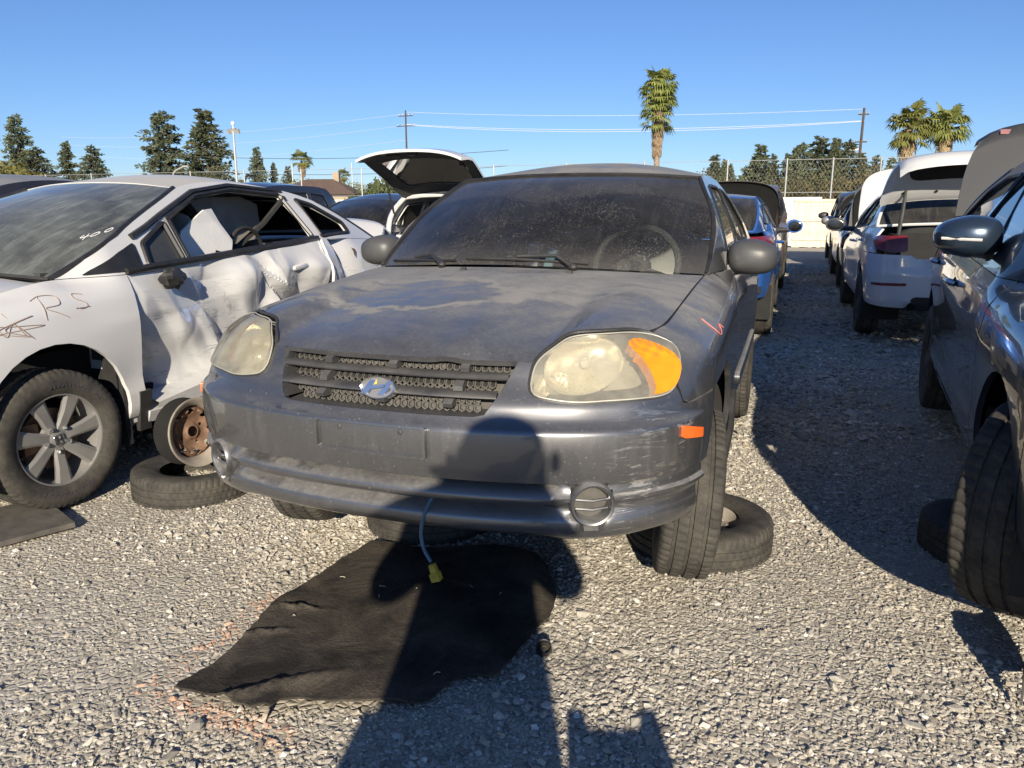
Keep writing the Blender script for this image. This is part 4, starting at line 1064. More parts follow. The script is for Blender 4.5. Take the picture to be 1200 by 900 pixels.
    out['Srear'] = lambda r, z, o=0.0: s.S(np.sign(r) * (T - np.abs(r)), z, o)
    # bonnet
    ze = lambda y: s.S(s.ty(y), s.ztop_y(y))
    t1 = ty(.70)
    Af = [s.S(t, zt(float(s.yt(t))) , 0) for t in np.linspace(0, t1, 8)]
    Bs = [s.S(ty(y), zt(y)) for y in np.linspace(.70, yA - .03, 8)]
    cx = Bs[-1]
    cr = c.get('crown', .05)
    Cw = [(0, yA - .24, cx[2] + cr), (cx[0] * .4, yA - .21, cx[2] + cr * .85), (cx[0] * .75, yA - .13, cx[2] + cr * .5), tuple(cx)]
    Dd = [tuple(Af[0])] + [(0, Af[0][1] + (Cw[0][1] - Af[0][1]) * q, Af[0][2] + (Cw[0][2] - Af[0][2]) * h) for q, h in ((.06, .22), (.2, .45), (.5, .78), (1, 1))]
    Pr = coons(Af, Cw, Dd, Bs, 16, 14); Pl = Pr.copy(); Pl[..., 0] *= -1
    Pb = np.concatenate([Pl[::-1], Pr[1:]], 0)
    ho = c.get('hood_open', 0)
    if c.get('hood', True):
        hn = link('bonnet', grid_mesh('bonnet', Pb, P_ if not c.get('hood_paint') else c['hood_paint'], flange=.02, angle=60), root)
        if ho:
            piv = np.array([0, Cw[0][1] + .06, Cw[0][2] - .02])
            V = np.array([v.co[:] for v in hn.data.vertices]); rm = np.array(Euler((-R(ho), 0, 0)).to_matrix())
            V = (V - piv) @ rm.T + piv
            hn.data.vertices.foreach_set('co', V.ravel().astype(np.float32)); hn.data.update()
            # the inner skin, a little smaller, with its stiffening ribs
            Pi = Pb[2:-2, 1:-1].copy(); Pi[..., 2] -= .03
            Pi = ((Pi.reshape(-1, 3) - piv) @ rm.T + piv).reshape(Pi.shape)
            link('bonnet_liner', grid_mesh('bonnet_liner', Pi, c.get('liner', M['void']), flip=True), hn)
            bay = MB(); bay.box((0, .8, zf - .25), (W * 1.5, 1.0, .3)); bay.box((.2, .8, zf - .06), (.5, .5, .12)); bay.box((-.4, .6, zf - .06), (.3, .4, .1)); bay.box((0, .18, zf - .06), (W * 1.4, .08, .06))
            bay.put('engine_bay', [M['void']], root)
    # greenhouse
    rl_ = c['roofline']; zmax = max(z for y, z in rl_); xr = c['xr']
    x0f = lambda y: s.S(s.ty(y), s.ztop_y(y))[..., 0]
    def G(y, z):
        y = np.asarray(y, float); z = np.asarray(z, float)
        zb_ = s.ztop_y(y); q = np.clip((z - zb_) / (zmax - .03 - zb_), -.2, 1.3)
        xx = x0f(y)
        return np.stack([xx - (xx - xr) * (.82 * q + .18 * q * q) + .012 * np.sin(np.pi * np.clip(q, 0, 1)), y, z], -1)
    Gm = {1: G, -1: lambda y, z: G(y, z) * np.array([-1, 1, 1])}
    rlc = smooth_curve(rl_, 60)
    belt = [(y, zt(y) + .002) for y in np.linspace(rl_[-1][0] - .01, rl_[0][0] + .01, 16)]
    outl = [tuple(q) for q in rlc] + belt
    wins = c['windows']
    out['G'] = G; out['frames'] = {}
    for sg in (1, -1):
        f = panel('window_frame', outl, Gm[sg], c.get('frame_paint', P_), root, pitch=pt, holes=[rounded(w_, c.get('win_r', .035)) for w_ in wins], flange=.025, flip=sg < 0)
        out['frames'][sg] = f
        for i, w_ in enumerate(wins):
            wr = rounded(w_, c.get('win_r', .035))
            if not (sg in c.get('no_glass', ())):
                panel('side_window', grow(wr, .004), lambda y, z: Gm[sg](y, z) - np.array([.014 * sg, 0, 0]), GLS, root, pitch=.1, flange=0, flip=sg < 0)
            t = MB(); t.tube([Gm[sg](np.array([q[0]]), np.array([q[1]]))[0] for q in np.vstack([wr, wr[:1]])], c.get('seal_r', .009), 6, caps=False); t.put('window_trim', [c.get('trim', M['black_trim'])], f)
    iA, iB = c['wsi']      # which roofline points carry the windscreen and the rear window
    wr_ = [tuple(G(y, z) - np.array([.012, 0, 0])) for y, z in smooth_curve(rl_[:iA + 1], 7)]
    base = full([(0, Cw[0][1] + .02, Cw[0][2] + .004), (Cw[1][0], Cw[1][1] + .02, Cw[1][2] + .003), (Cw[2][0] * 1.02, Cw[2][1] + .03, Cw[2][2]), wr_[0]])
    e1 = wr_[-1]; rc = c.get('roof_crown', .045)
    tp = full([(0, e1[1] - .05, e1[2] + rc * .8), (e1[0] * .55, e1[1] - .035, e1[2] + rc * .6), e1])
    Pw = coons(base, tp, mx(wr_), wr_, 26, 14, (0, -.02, .02)); out['ws'] = Pw
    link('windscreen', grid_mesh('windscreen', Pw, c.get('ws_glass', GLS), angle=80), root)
    b = MB(); b.tube(list(Pw[0]), .014, 6); b.tube(list(Pw[-1]), .014, 6); b.tube(list(Pw[:, 0]), .012, 6); b.put('windscreen_seal', [M['black_trim']], root)
    rr = [tuple(G(y, z)) for y, z in smooth_curve(rl_[iA:iB + 1], 10)]
    e2 = rr[-1]
    rf0 = full([(0, e1[1] - .045, e1[2] + rc * .8 + .004), (e1[0] * .55, e1[1] - .03, e1[2] + rc * .6 + .004), rr[0]])
    rf1 = full([(0, e2[1] + .04, e2[2] + rc * .7), (e2[0] * .55, e2[1] + .03, e2[2] + rc * .5), e2])
    link('roof', grid_mesh('roof', coons(rf0, rf1, mx(rr), rr, 24, 18, (0, 0, rc * .5)), c.get('roof_paint', P_), flange=.02, angle=60), root)
    bl = [tuple(G(y, z) - np.array([.012, 0, 0])) for y, z in smooth_curve(rl_[iB:], 7)]
    e3 = bl[-1]
    b0 = full([(0, e2[1] + .04, e2[2] + rc * .7), (e2[0] * .55, e2[1] + .03, e2[2] + rc * .5), bl[0]])
    b1 = full([(0, e3[1] + .06, e3[2] + .03), (e3[0] * .55, e3[1] + .05, e3[2] + .02), e3])
    out['bl'] = (b0, b1, bl)
    if not c.get('hatch_open'):
        Pk = coons(b0, b1, mx(bl), bl, 24, 12, (0, .02, .02)); out['back'] = Pk
        link('rear_window', grid_mesh('rear_window', Pk, GLS, angle=80), root)
        b = MB(); b.tube(list(Pk[:, 0]), .014, 6); b.tube(list(Pk[:, -1]), .014, 6); b.tube(list(Pk[0]), .016, 6); b.tube(list(Pk[-1]), .016, 6); b.put('rear_seal', [c.get('back_trim', M['black_trim'])], root)
    # boot lid
    if c.get('boot', True):
        k0 = full([(0, e3[1] + .07, e3[2] + .02), (e3[0] * .55, e3[1] + .06, e3[2] + .012), (e3[0], e3[1] + .01, e3[2])])
        kt = T - ty(L - .16)
        rs = np.linspace(0, kt, 6)
        k1 = full([tuple(s.S(T - r if r else T, zt(float(s.yt(T - r))) - .0)) for r in rs])
        sd = [tuple(s.S(ty(y), zt(y))) for y in np.linspace(e3[1] + .01, L - .16, 8)]; sd[0] = k0[-1]; sd[-1] = k1[-1]
        Pk = coons(k0, k1, mx(sd), sd, 20, 8, (0, 0, .015))
        # the lid folds down over the tail: add a short lip
        op = c.get('trunk_open', 0)
        if op:
            drop = c.get('lid_drop', .26)
            edge = Pk[:, -1]; rows_ = [Pk[:, j] for j in range(Pk.shape[1])]
            for q in (.12, .4, .75, 1.0): rows_.append(edge + np.stack([0 * edge[:, 0], np.full(len(edge), .05 * math.sin(q * 2.2)), np.full(len(edge), -drop * q)], 1))
            Pk = np.stack(rows_, 1)
        V = Pk
        if op:
            piv = np.array([0, e3[1] + .10, e3[2] - .03]); rm = np.array(Euler((R(op), 0, 0)).to_matrix())
            V = ((Pk.reshape(-1, 3) - piv) @ rm.T + piv).reshape(Pk.shape) + np.array([0, 0, c.get('lid_lift', 0)])
            out['lid'] = V
            nrm = np.array(Euler((R(op), 0, 0)).to_matrix()) @ np.array([0, 0, -1.0])
            lid = link('boot_lid', grid_mesh('boot_lid', V, c.get('lid_paint', P_), flange=.03, fdir=tuple(nrm), angle=60), root)
            Vi = V.copy(); Vi[1:-1, 1:-1] += nrm * .05; Vi[[0, -1]] += nrm * .028; Vi[:, [0, -1]] += nrm * .028
            inner = link('lid_inner', grid_mesh('lid_inner', Vi, c.get('lid_inner', P_), flip=True, angle=50), lid)
            Vl = Vi + nrm * .004
            def lmap(u, v):
                u = np.clip(np.asarray(u, float), 0, 1) * (Vl.shape[0] - 1.001); v = np.clip(np.asarray(v, float), 0, 1) * (Vl.shape[1] - 1.001)
                i, j = u.astype(int), v.astype(int); f, g = (u - i)[..., None], (v - j)[..., None]
                return (1 - f) * (1 - g) * Vl[i, j] + f * (1 - g) * Vl[i + 1, j] + (1 - f) * g * Vl[i, j + 1] + f * g * Vl[i + 1, j + 1]
            panel('lid_liner', rounded([(.15, .30), (.85, .30), (.90, .50), (.84, .80), (.16, .80), (.10, .50)], .08), lmap, M['void'], lid, pitch=.06, flange=0)
            for q in ((.12, .16), (.88, .16), (.30, .14), (.70, .14)):
                panel('lid_hole', circle(q, (.010, .018), 12), lambda u, v: lmap(u, v) + nrm * .002, M['void'], lid, pitch=.05, flange=0)
            out['lid_obj'] = lid; out['lid_n'] = nrm
            well = MB(); well.box((0, L - .62, zr - .52), (W * 1.35, .95, .04)); well.box((0, e3[1] + .10, zr - .28), (W * 1.3, .04, .5))
            for q in (1, -1): well.box((q * W * .70, L - .55, zr - .28), (.04, .8, .48))
            well.put('boot_floor', [M['void']], root)
        else:
            link('boot_lid', grid_mesh('boot_lid', V, c.get('lid_paint', P_), flange=.015, angle=60), root)
    # mirrors
    for sg in (1, -1):
        if sg in c.get('no_mirror', ()): continue
        my, mz = yA + c.get('mir_dy', .42), zt(yA + .4) + c.get('mir_dz', .07)
        bx = float(x0f(my)); b = MB()
        def shp(p):
            q = np.array([math.copysign(abs(p[0]) ** .7, p[0]), p[1], math.copysign(abs(p[2]) ** .7, p[2])]); q[1] = min(q[1], .2)
            q[2] *= 1 - .25 * max(0, q[0] * sg); return q
        mw = c.get('mir_w', .12)
        b.ball((sg * (bx + .10 + c.get('mir_dx', 0) + mw), my, mz), (mw, .11, .085), 24, 14, f=shp)
        m_ = b.put('door_mirror', [c.get('mir_mat', P_)], root, angle=50)
        b = MB(); b.tube([(sg * (bx - .02), my - .01, mz - .055), (sg * (bx + .08), my, mz - .05), (sg * (bx + .16), my, mz - .045)], [.035, .03, .026], 8); b.put('mirror_arm', [M['black']], m_)
        b = MB(); b.ball((sg * (bx + .10 + c.get('mir_dx', 0) + mw), my + .024, mz), (mw * .86, .004, .068), 18, 6); b.put('mirror_glass', [M['mirror']], m_)
        out[('mirror', sg)] = (sg * (bx + .10 + c.get('mir_dx', 0) + mw), my, mz, mw, m_)
    # cabin and underbody
    zfl = zb + .22
    sm = c.get('seat_mat', M['cabin'])
    b = MB(); b.box((0, (yA + yC) / 2, zb + .12), (W * 1.7, yC - yA + .6, .06)); b.put('cabin_floor', [M['void']], root)
    b = MB(); b.box((0, yA + .12, zt(yA) - .10), (W * 1.62, .45, .26), taper=(.97, .6)); b.put('dashboard', [M['dash']], root)
    zsE = zt(yA + .6) - .70
    for q in (-.37, .37): seat_part(q, yA + .75, zsE, root, sm)
    if yC - yA > 2.0: seat_part(0, yA + 1.65, zsE + .02, root, sm, 'rear_bench', wd=1.25)
    w_ = MB(); t_ = np.linspace(0, 2 * math.pi, 25); w_.tube([(.185 * math.cos(q), 0, .185 * math.sin(q)) for q in t_], .015, 6, caps=False); w_.tube([(-.17, .01, 0), (.17, .01, 0)], .02, 6); w_.ball((0, .01, 0), (.07, .03, .06), 12, 8)
    w_.put('steering_wheel', [M['dash']], root, loc=(.37 if c.get('drive', 1) > 0 else -.37, yA + .42, zt(yA + .4) - .03), rot=(R(-25), 0, 0))
    u = MB(); u.box((0, L / 2, zb + .10), (W * 1.30, L - .7, .24)); u.box((0, y1, zb + .28), (W * 1.24, .9, .34)); u.box((0, y2 + .1, zb + .24), (W * 1.24, 1.0, .30))
    u.box((0, (y1 + y2) / 2, zb + .02), (W * 1.86, y2 - y1 - 2 * ra - .1, .08))
    for y in (y1, y2):
        for sg in (1, -1):
            u.box((sg * W * .60, y, za + .1), (.06, 2 * ra, ra * 1.5)); u.box((sg * W * .78, y + ra * .98, za), (W * .36, .03, ra)); u.box((sg * W * .78, y - ra * .98, za), (W * .36, .03, ra)); u.box((sg * W * .78, y, za + ra + .02), (W * .36, 1.4 * ra, .03))
    u.put('underbody', [M['void']], root)
    tw = c.get('tw', .21)
    for y, st in ((y1, c.get('steer', 0)), (y2, 0)):
        for sg in (1, -1):
            if (y == y2, sg) in c.get('no_wheel', ()): continue
            wheel(root, (sg * (W - tw / 2 - .02), y, zw), c.get('tyre', TY.get('far')), c.get('rim', TY.get('far_rim')), side=sg, steer=st, spin=c.get('spin', .3))
    return out
TY['far'] = tyre_mesh('far_tyre', .325, .215, .21, 30, (-.4, .4))
TY['far_rim'] = rim_spokes('five_spoke_rim', .21, .215, 5, 'alloy_dark', .075)
TY['far_rim_silver'] = rim_spokes('silver_spoke_rim', .21, .215, 7, 'alloy', .05)
SEDAN = dict(L=4.80, W=.915, zb=.36, yA=1.36, yC=3.85, yw=(.98, 3.78), Rw=.325, zw=.33, xr=.60,
             ztop=[(0, .88), (.4, .92), (.9, .985), (1.36, 1.03), (1.9, 1.05), (3.4, 1.10), (4.0, 1.13), (4.8, 1.10)],
             roofline=[(1.36, 1.03), (1.75, 1.26), (2.15, 1.45), (2.6, 1.535), (3.1, 1.545), (3.42, 1.50), (3.75, 1.345), (4.03, 1.135)], wsi=(2, 5),
             windows=[[(1.98, 1.085), (2.05, 1.20), (2.38, 1.41), (2.72, 1.455), (2.72, 1.10)], [(2.79, 1.105), (2.79, 1.458), (3.2, 1.455), (3.42, 1.40), (3.70, 1.20), (3.64, 1.14)]],
             doors=[1.50, 2.75, 3.80])
SUV = dict(L=4.55, W=.90, zb=.42, yA=1.15, yC=4.2, yw=(.90, 3.55), Rw=.35, zw=.36, xr=.66,
           ztop=[(0, .98), (.4, 1.02), (.9, 1.07), (1.15, 1.10), (1.9, 1.12), (3.4, 1.16), (4.55, 1.18)],
           roofline=[(1.15, 1.10), (1.5, 1.36), (1.9, 1.62), (2.4, 1.72), (3.2, 1.74), (4.0, 1.70), (4.25, 1.50), (4.42, 1.20)], wsi=(2, 5),
           windows=[[(1.62, 1.15), (1.70, 1.27), (1.98, 1.53), (2.45, 1.60), (2.45, 1.16)], [(2.53, 1.16), (2.53, 1.61), (3.30, 1.62), (3.30, 1.19)], [(3.40, 1.20), (3.40, 1.61), (3.85, 1.58), (4.05, 1.25)]],
           doors=[1.32, 2.49, 3.45], boot=False)
# ------------------------------------------------------------------ the wrecked white coupe on the left
TY['mid'] = tyre_mesh('coupe_tyre', .307, .205, .208, 60, (-.55, -.18, .18, .55), .006)
TY['seven'] = rim_spokes('seven_spoke_rim', .208, .205, 7, 'alloy', .058, .022)
def crumple(seed, n, box, hgt, blur=.006):
    """facets between scattered points at random heights: folds with sharp creases"""
    r = np.random.default_rng(seed)
    pts = np.stack([r.uniform(box[0], box[1], n), r.uniform(box[2], box[3], n)], 1); hh = r.uniform(-1, 1, n) * hgt
    vs, _, fs, ov, _, _ = delaunay_2d_cdt([Vector(p) for p in pts], [], [], 0, 1e-7)
    P = np.array([(v.x, v.y) for v in vs]); H_ = np.array([hh[o[0]] for o in ov]); T = np.array([f for f in fs])
    A, B, C = P[T[:, 0]], P[T[:, 1]], P[T[:, 2]]
    den = (B[:, 1] - C[:, 1]) * (A[:, 0] - C[:, 0]) + (C[:, 0] - B[:, 0]) * (A[:, 1] - C[:, 1])
    def one(Q):
        x, y = Q[:, 0][:, None], Q[:, 1][:, None]
        w0 = ((B[:, 1] - C[:, 1]) * (x - C[:, 0]) + (C[:, 0] - B[:, 0]) * (y - C[:, 1])) / den
        w1 = ((C[:, 1] - A[:, 1]) * (x - C[:, 0]) + (A[:, 0] - C[:, 0]) * (y - C[:, 1])) / den
        w2 = 1 - w0 - w1; m = np.minimum(np.minimum(w0, w1), w2); k = m.argmax(1); i = np.arange(len(Q)); ok = m[i, k] > -1e-6
        return np.where(ok, w0[i, k] * H_[T[k, 0]] + w1[i, k] * H_[T[k, 1]] + w2[i, k] * H_[T[k, 2]], 0)
    return lambda Q: sum(one((Q + np.array(d) * blur) @ np.array([[1, .18], [.35, .62]])) for d in ((1, 0), (-1, 0), (0, 1), (0, -1), (0, 0))) / 5
cA = crumple(5, 230, (1.3, 5.2, .1, 1.9), .046, .0018)
cB = crumple(11, 900, (1.3, 5.2, .1, 1.9), .010, .001)
def gauss(Q, c, s): return np.exp(-(((Q[:, 0] - c[0]) / s[0]) ** 2 + ((Q[:, 1] - c[1]) / s[1]) ** 2))
def civic_dents(kind, sg):
    if sg < 0 or kind == 'wing': return None
    def f(V, N, Q):
        q = Q.copy(); t0 = civ_t0
        u = q[:, 0] - t0            # distance behind the front door gap
        z = q[:, 1]
        Qs = np.stack([u, z], 1)
        a = np.clip(u / .25, 0, 1) * np.clip((1.06 - z) / .12, .25, 1)
        d = -.085 * gauss(Qs, (.42, .52), (.42, .22)) - .05 * gauss(Qs, (.30, .40), (.25, .12)) + .035 * gauss(Qs, (.62, .66), (.16, .10)) - .055 * gauss(Qs, (1.26, .80), (.10, .20)) + .03 * gauss(Qs, (1.08, .9), (.12, .10)) - .05 * gauss(Qs, (1.55, .80), (.16, .12)) + .03 * gauss(Qs, (1.75, .92), (.12, .10))
        if kind == 'quarter': a = np.clip((2.35 - u) / .45, 0, 1) * 1.7
        if kind == 'door': d = d - .06 * np.clip((u - 1.50) / .08, 0, 1) * np.clip((.92 - z) / .25, 0, 1)
        d = d * np.clip(a * 1.3, 0, 1) + a * (cA(Q) * 1.0 + cB(Q) * 1.0) - .015 * a
        return V + N * d[:, None]
    return f
CIV = dict(L=4.44, W=.875, zb=.28, yA=1.08, yC=3.5, yw=(.95, 3.60), Rw=.307, zw=.307, ra=.365, za=.365, xr=.545, pitch=.045, door_pitch=.022,
           ztop=[(0, .76), (.35, .84), (.8, .945), (1.08, .985), (1.4, .988), (2.75, 1.075), (3.1, 1.10), (3.8, 1.075), (4.44, 1.02)],
           roofline=[(1.08, .986), (1.56, 1.215), (2.05, 1.405), (2.5, 1.452), (3.0, 1.415), (3.29, 1.345), (3.6, 1.20), (3.9, 1.073)], wsi=(2, 5),
           windows=[[(1.56, 1.015), (1.58, 1.125), (1.79, 1.225), (1.80, 1.030)], [(1.835, 1.033), (1.835, 1.245), (2.15, 1.365), (2.5, 1.408), (2.93, 1.385), (2.97, 1.112)], [(3.07, 1.118), (3.06, 1.358), (3.2, 1.325), (3.45, 1.205), (3.48, 1.135)]],
           doors=[1.41, 3.02], paint=M['white_wreck'], frame_paint=M['white_wreck'], no_glass=(1,), no_handle=True, no_mirror=(1,), nose=1.1, win_r=.02, seal_r=.014,
           hood_open=6, liner=M['void'], trunk_open=36, lid_drop=.20, seat_mat=M['tan_cabin'], ws_glass=None, rim=TY['seven'], tyre=TY['mid'], tw=.205, steer=-4, spin=.22, roof_crown=.04, roof_paint=paint('dusty white roof paint', (.58, .57, .54), 0, .45, .75, (.40, .37, .31), .5, .3, .8))
M['coupe_ws'] = glass('grey dusty windscreen', (.50, .58, .56), .42, (.36, .385, .365), .04, specks=.4)  # dust made paler and heavier to stand in for reflected sky
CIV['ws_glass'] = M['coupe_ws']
# distance along the skin to the front door gap, needed by the dents
civ_t0 = 1.41 + .33
CIV['disp'] = civic_dents
cv = car('crashed white coupe with a crumpled side and no window glass, left of the grey saloon', (-2.765, -.30, 0), 0, CIV)
civ, cS, cG = cv['root'], cv['s'], cv['G']
civ.name = 'wrecked_coupe'; civ['category'] = 'car'
ct = lambda y: float(cS.ty(y))
# black sail panel, quarter glass and divider in front of the open window
fr_ = cv['frames'][1]
panel('sail_panel', rounded([(1.20, .998), (1.47, 1.115), (1.525, 1.135), (1.515, 1.010)], .02), lambda y, z: cG(y, z) + np.array([.008, 0, 0]), M['black_trim'], fr_, pitch=.05, flange=.012)
panel('quarter_glass', rounded([(1.56, 1.015), (1.58, 1.125), (1.79, 1.225), (1.80, 1.030)], .015), lambda y, z: cG(y, z) - np.array([.012, 0, 0]), simple('dusty black glass', (.025, .027, .028), .2, 0, .2, 5, 0, 60, .35, (.2, .2, .19)), fr_, pitch=.08, flange=0)
b = MB(); b.tube([cG(np.array([y]), np.array([z]))[0] + np.array([.006, 0, 0]) for y, z in ((1.817, 1.025), (1.815, 1.245))], .012, 6); b.put('window_divider', [M['black']], fr_)
b = MB(); b.tube([cG(np.array([y]), np.array([z]))[0] + np.array([.010, 0, .004]) for y, z in ((1.40, 1.0), (1.55, 1.012), (2.2, 1.052), (2.75, 1.088), (3.0, 1.107))], .017, 6); b.put('belt_moulding', [M['black_trim']], fr_)
b = MB(); b.tube([cG(np.array([y]), np.array([z]))[0] + np.array([.004, 0, 0]) for y, z in ((1.53, 1.158), (1.66, 1.205), (1.8, 1.262), (2.15, 1.388), (2.5, 1.432), (2.98, 1.408))], .016, 6); b.put('roof_moulding', [M['black_trim']], fr_)
# mirror stump, door handle, fuel flap, rust
d0 = cv[('door', 0, 1)]
b = MB(); p = cS.S(ct(1.64), .955, .035)
def lump(q): return q * (1 + .25 * math.sin(7 * q[0] + 3 * q[2]) * math.cos(5 * q[1] + 2))
b.ball(p, (.035, .075, .05), 14, 10, f=lump); b.put('mirror_stump', [M['black']], d0, angle=25)
b = MB(); pp = [cS.S(ct(y), z, o) for y, z, o in ((2.62, .925, -.035), (2.66, .935, .005), (2.78, .945, .01), (2.86, .94, -.03))]
b.tube(pp, [.010, .016, .017, .012], 10); b.put('door_handle', [M['white_wreck']], d0)
b = MB(); p = cS.S(ct(2.74), .935, -.045); b.ball(p, (.014, .10, .035), 16, 10); b.put('handle_cup', [M['white_wreck']], d0)
fl_ = panel('fuel_flap', circle((ct(3.72), .96), (.085, .075), 28), lambda t, z: cS.S(t, z, .004), M['white_wreck'], civ, pitch=.05, flange=.01)
b = MB()
for y, z, r in ((3.06, 1.02, .030), (3.08, .985, .02), (3.40, 1.0, .022)):
    b = MB()
    q = circle((ct(y), z), (r, r * 1.5), 9) + np.random.default_rng(int(y * 100)).normal(0, .008, (9, 2))
    V = [cS.S(*a, .012) for a in q]; b.add(V, [tuple(range(9))]); b.put('rust_patch', [M['rust'], ], civ, smooth=False)
# torn sill and the lower edge of the door
b = MB()
for i in range(9):
    y = 1.50 + i * .16; p = cS.S(ct(y), .31 + .015 * math.sin(i * 2.1), -.03 - .03 * (i % 3)); b.box(p, (.10, .17, .06 + .02 * (i % 2)), (R(12 * math.sin(i * 3)), R(20 * math.cos(i * 5)), R(9 * math.sin(i))))
b.put('torn_sill', [M['white_wreck']], civ, angle=25)
b = MB(); pts = []
P = [[cS.S(ct(y), .385 + (y - 1.45) * .13, -.10), cS.S(ct(y), .355 + (y - 1.45) * .11, .015), cS.S(ct(y), .300 + (y - 1.45) * .06, .02), cS.S(ct(y), .285 + (y - 1.45) * .04, -.06)] for y in np.linspace(1.47, 2.9, 14)]
link('bent_sill', grid_mesh('bent_sill', P, M['white_wreck']), civ)
b = MB(); pp = [cS.S(ct(y), z, -.03) for y, z in ((2.25, .62), (2.33, .58), (2.45, .56), (2.62, .58))]
b.tube(pp, [.02, .05, .045, .02], 8); b.put('torn_opening', [M['void']], d0)
# inside: hanging curtain airbag, seat, black hoop
bag = [(2.12, 1.175), (2.30, 1.288), (2.37, 1.296), (2.43, 1.21), (2.51, 1.115), (2.485, 1.03), (2.36, 1.062), (2.33, 1.0), (2.12, 1.0), (2.06, 1.06)]
def cloth(name, outline, x0, mat, seed, amp):
    """hanging cloth: an outline in (y, z) with folds"""
    f = crumple(seed, 40, (1.0, 4.6, .2, 2.6), amp, .004)
    def mp(y, z): return np.stack([x0 + f(np.stack([y, z], 1)) + .10 * np.maximum(0, 1.22 - z), y, z], -1)
    return link(name, panel_mesh(name, outline, mp, mat, pitch=.018, flange=.012), civ)
cloth('curtain_airbag', [(y - .11, z) for y, z in bag], .61, M['airbag'], 3, .035)
cloth('headliner_fold', [(2.33, 1.34), (2.48, 1.365), (2.80, 1.372), (2.96, 1.325), (2.98, 1.2), (2.90, 1.10), (2.64, 1.07), (2.50, 1.15), (2.40, 1.27)], .40, M['tan_cabin'], 8, .05)
b = MB(); b.tube([(.55 + .0 * q, 2.62 + .16 * math.cos(q), 1.03 + .15 * math.sin(q)) for q in np.linspace(-.3, 3.4, 20)], .013, 8); b.put('black_hoop', [M['black']], civ)
b = MB(); b.tube([(.62, 2.95, 1.37), (.55, 2.80, 1.20), (.48, 2.55, 1.02)], .018, 5); b.put('seat_belt', [M['black']], civ)
# bare metal and cut liner behind the front wheel
b = MB(); b.box((.70, 1.32, .60), (.22, .05, .34), (0, 0, 0)); b.put('inner_wing', [M['white_wreck']], civ)
b = MB(); b.box((.75, 1.285, .62), (.12, .02, .05)); b.box((.78, 1.29, .53), (.08, .02, .14)); b.box((.80, 1.40, .34), (.12, .07, .20), (0, R(8), 0)); b.put('liner_rag', [M['black']], civ)
# crayon marks on the wing, marker on the windscreen
def wing_mark(y, z): return cS.S(ct(y), z, .002)
def letter(paths, org, sc, mapf, mat, name, r=.0015):
    b = MB()
    for pth in paths:
        P = [mapf(org[0] + q[0] * sc[0], org[1] + q[1] * sc[1]) for q in pth]
        b.tube(smooth_curve(P, len(P) * 5) if len(P) > 2 else P, r, 5)
    return b.put(name, [mat], civ)
Rr_ = [[(0, 0), (.02, .5), (.05, 1)], [(-.15, .85), (.1, 1.02), (.42, .95), (.40, .62), (.06, .50), (.30, .25), (.52, .0)]]
S_ = [[(1.05, .92), (.82, .98), (.80, .80), (1.02, .55), (1.04, .40), (.88, .30), (.76, .38)], [(.74, .34), (1.1, .36)]]
letter(Rr_, (.93, .835), (.20, .095), wing_mark, M['brown_mark'], 'crayon_letter')
letter(S_, (.93, .835), (.20, .095), wing_mark, M['brown_mark'], 'crayon_letter')
scrib = [[(0, 0), (.5, .35), (1.05, .62), (.55, .30), (.95, .02), (.3, .22), (.02, .10)], [(-.1, .3), (.3, .42), (.65, .38), (1.2, .30), (.3, .18), (-.1, .05)], [(.62, .75), (.8, .3), (.98, -.05)], [(.15, .05), (.4, .5), (.55, .1), (.7, .45), (.85, .1)]]
letter(scrib, (.60, .775), (.26, .14), wing_mark, M['brown_mark'], 'crayon_scribble')
wsP = cv['ws']
def ws_pt(u, v):
    i = u * (wsP.shape[0] - 1); j = v * (wsP.shape[1] - 1); i0, j0 = min(int(i), wsP.shape[0] - 2), min(int(j), wsP.shape[1] - 2); f, g = i - i0, j - j0
    return (1 - f) * (1 - g) * wsP[i0, j0] + f * (1 - g) * wsP[i0 + 1, j0] + (1 - f) * g * wsP[i0, j0 + 1] + f * g * wsP[i0 + 1, j0 + 1] + np.array([0, -.002, .003])
fo = [[(.22, .0), (.20, .5), (.16, 1.0)], [(.02, .95), (.0, .55), (.30, .50)]]
oo = [[(.5 + .14 * math.cos(q), .45 + .28 * math.sin(q)) for q in np.linspace(0, 6.28, 9)]]
o2 = [[(.95 + .14 * math.cos(q), .5 + .28 * math.sin(q)) for q in np.linspace(0, 6.28, 9)]]
for k, pth in enumerate((fo, oo, o2)):
    letter(pth, (.925, .30), (.050, .062), lambda u, v: ws_pt(u, v + (u - .93) * 2.2), M['white_mark'], 'marker_digit', .0019)
# raised lettering on the front tyre
M['letter'] = simple('tyre lettering', (.052, .048, .060), .6, 0, .2, 30)
def ring_text(txt, r0, size, a_mid, parent, x, name):
    cu = bpy.data.curves.new('txt', 'FONT'); cu.body = txt; cu.size = size; cu.extrude = .0012; cu.space_character = 1.12; cu.resolution_u = 2
    ob = bpy.data.objects.new('txt', cu); col.objects.link(ob)
    dg = bpy.context.evaluated_depsgraph_get(); me = bpy.data.meshes.new_from_object(ob.evaluated_get(dg))
    V = np.array([v.co[:] for v in me.vertices]); F = [tuple(p.vertices) for p in me.polygons]
    bpy.data.objects.remove(ob); bpy.data.curves.remove(cu); bpy.data.meshes.remove(me)
    mid = (V[:, 0].max() + V[:, 0].min()) / 2
    ang = a_mid - (V[:, 0] - mid) / (r0 + size * .35)      # clockwise seen from outside
    rr = r0 + V[:, 1]
    W_ = np.stack([x + V[:, 2], rr * np.cos(ang + 0), rr * np.sin(ang)], 1)
    return link(name, mesh(name, W_, F, M['letter'], False), parent)
fw = [o for o in civ.children if o.name.startswith('wheel') and o.location.x > 0 and o.location.y < 2][0]
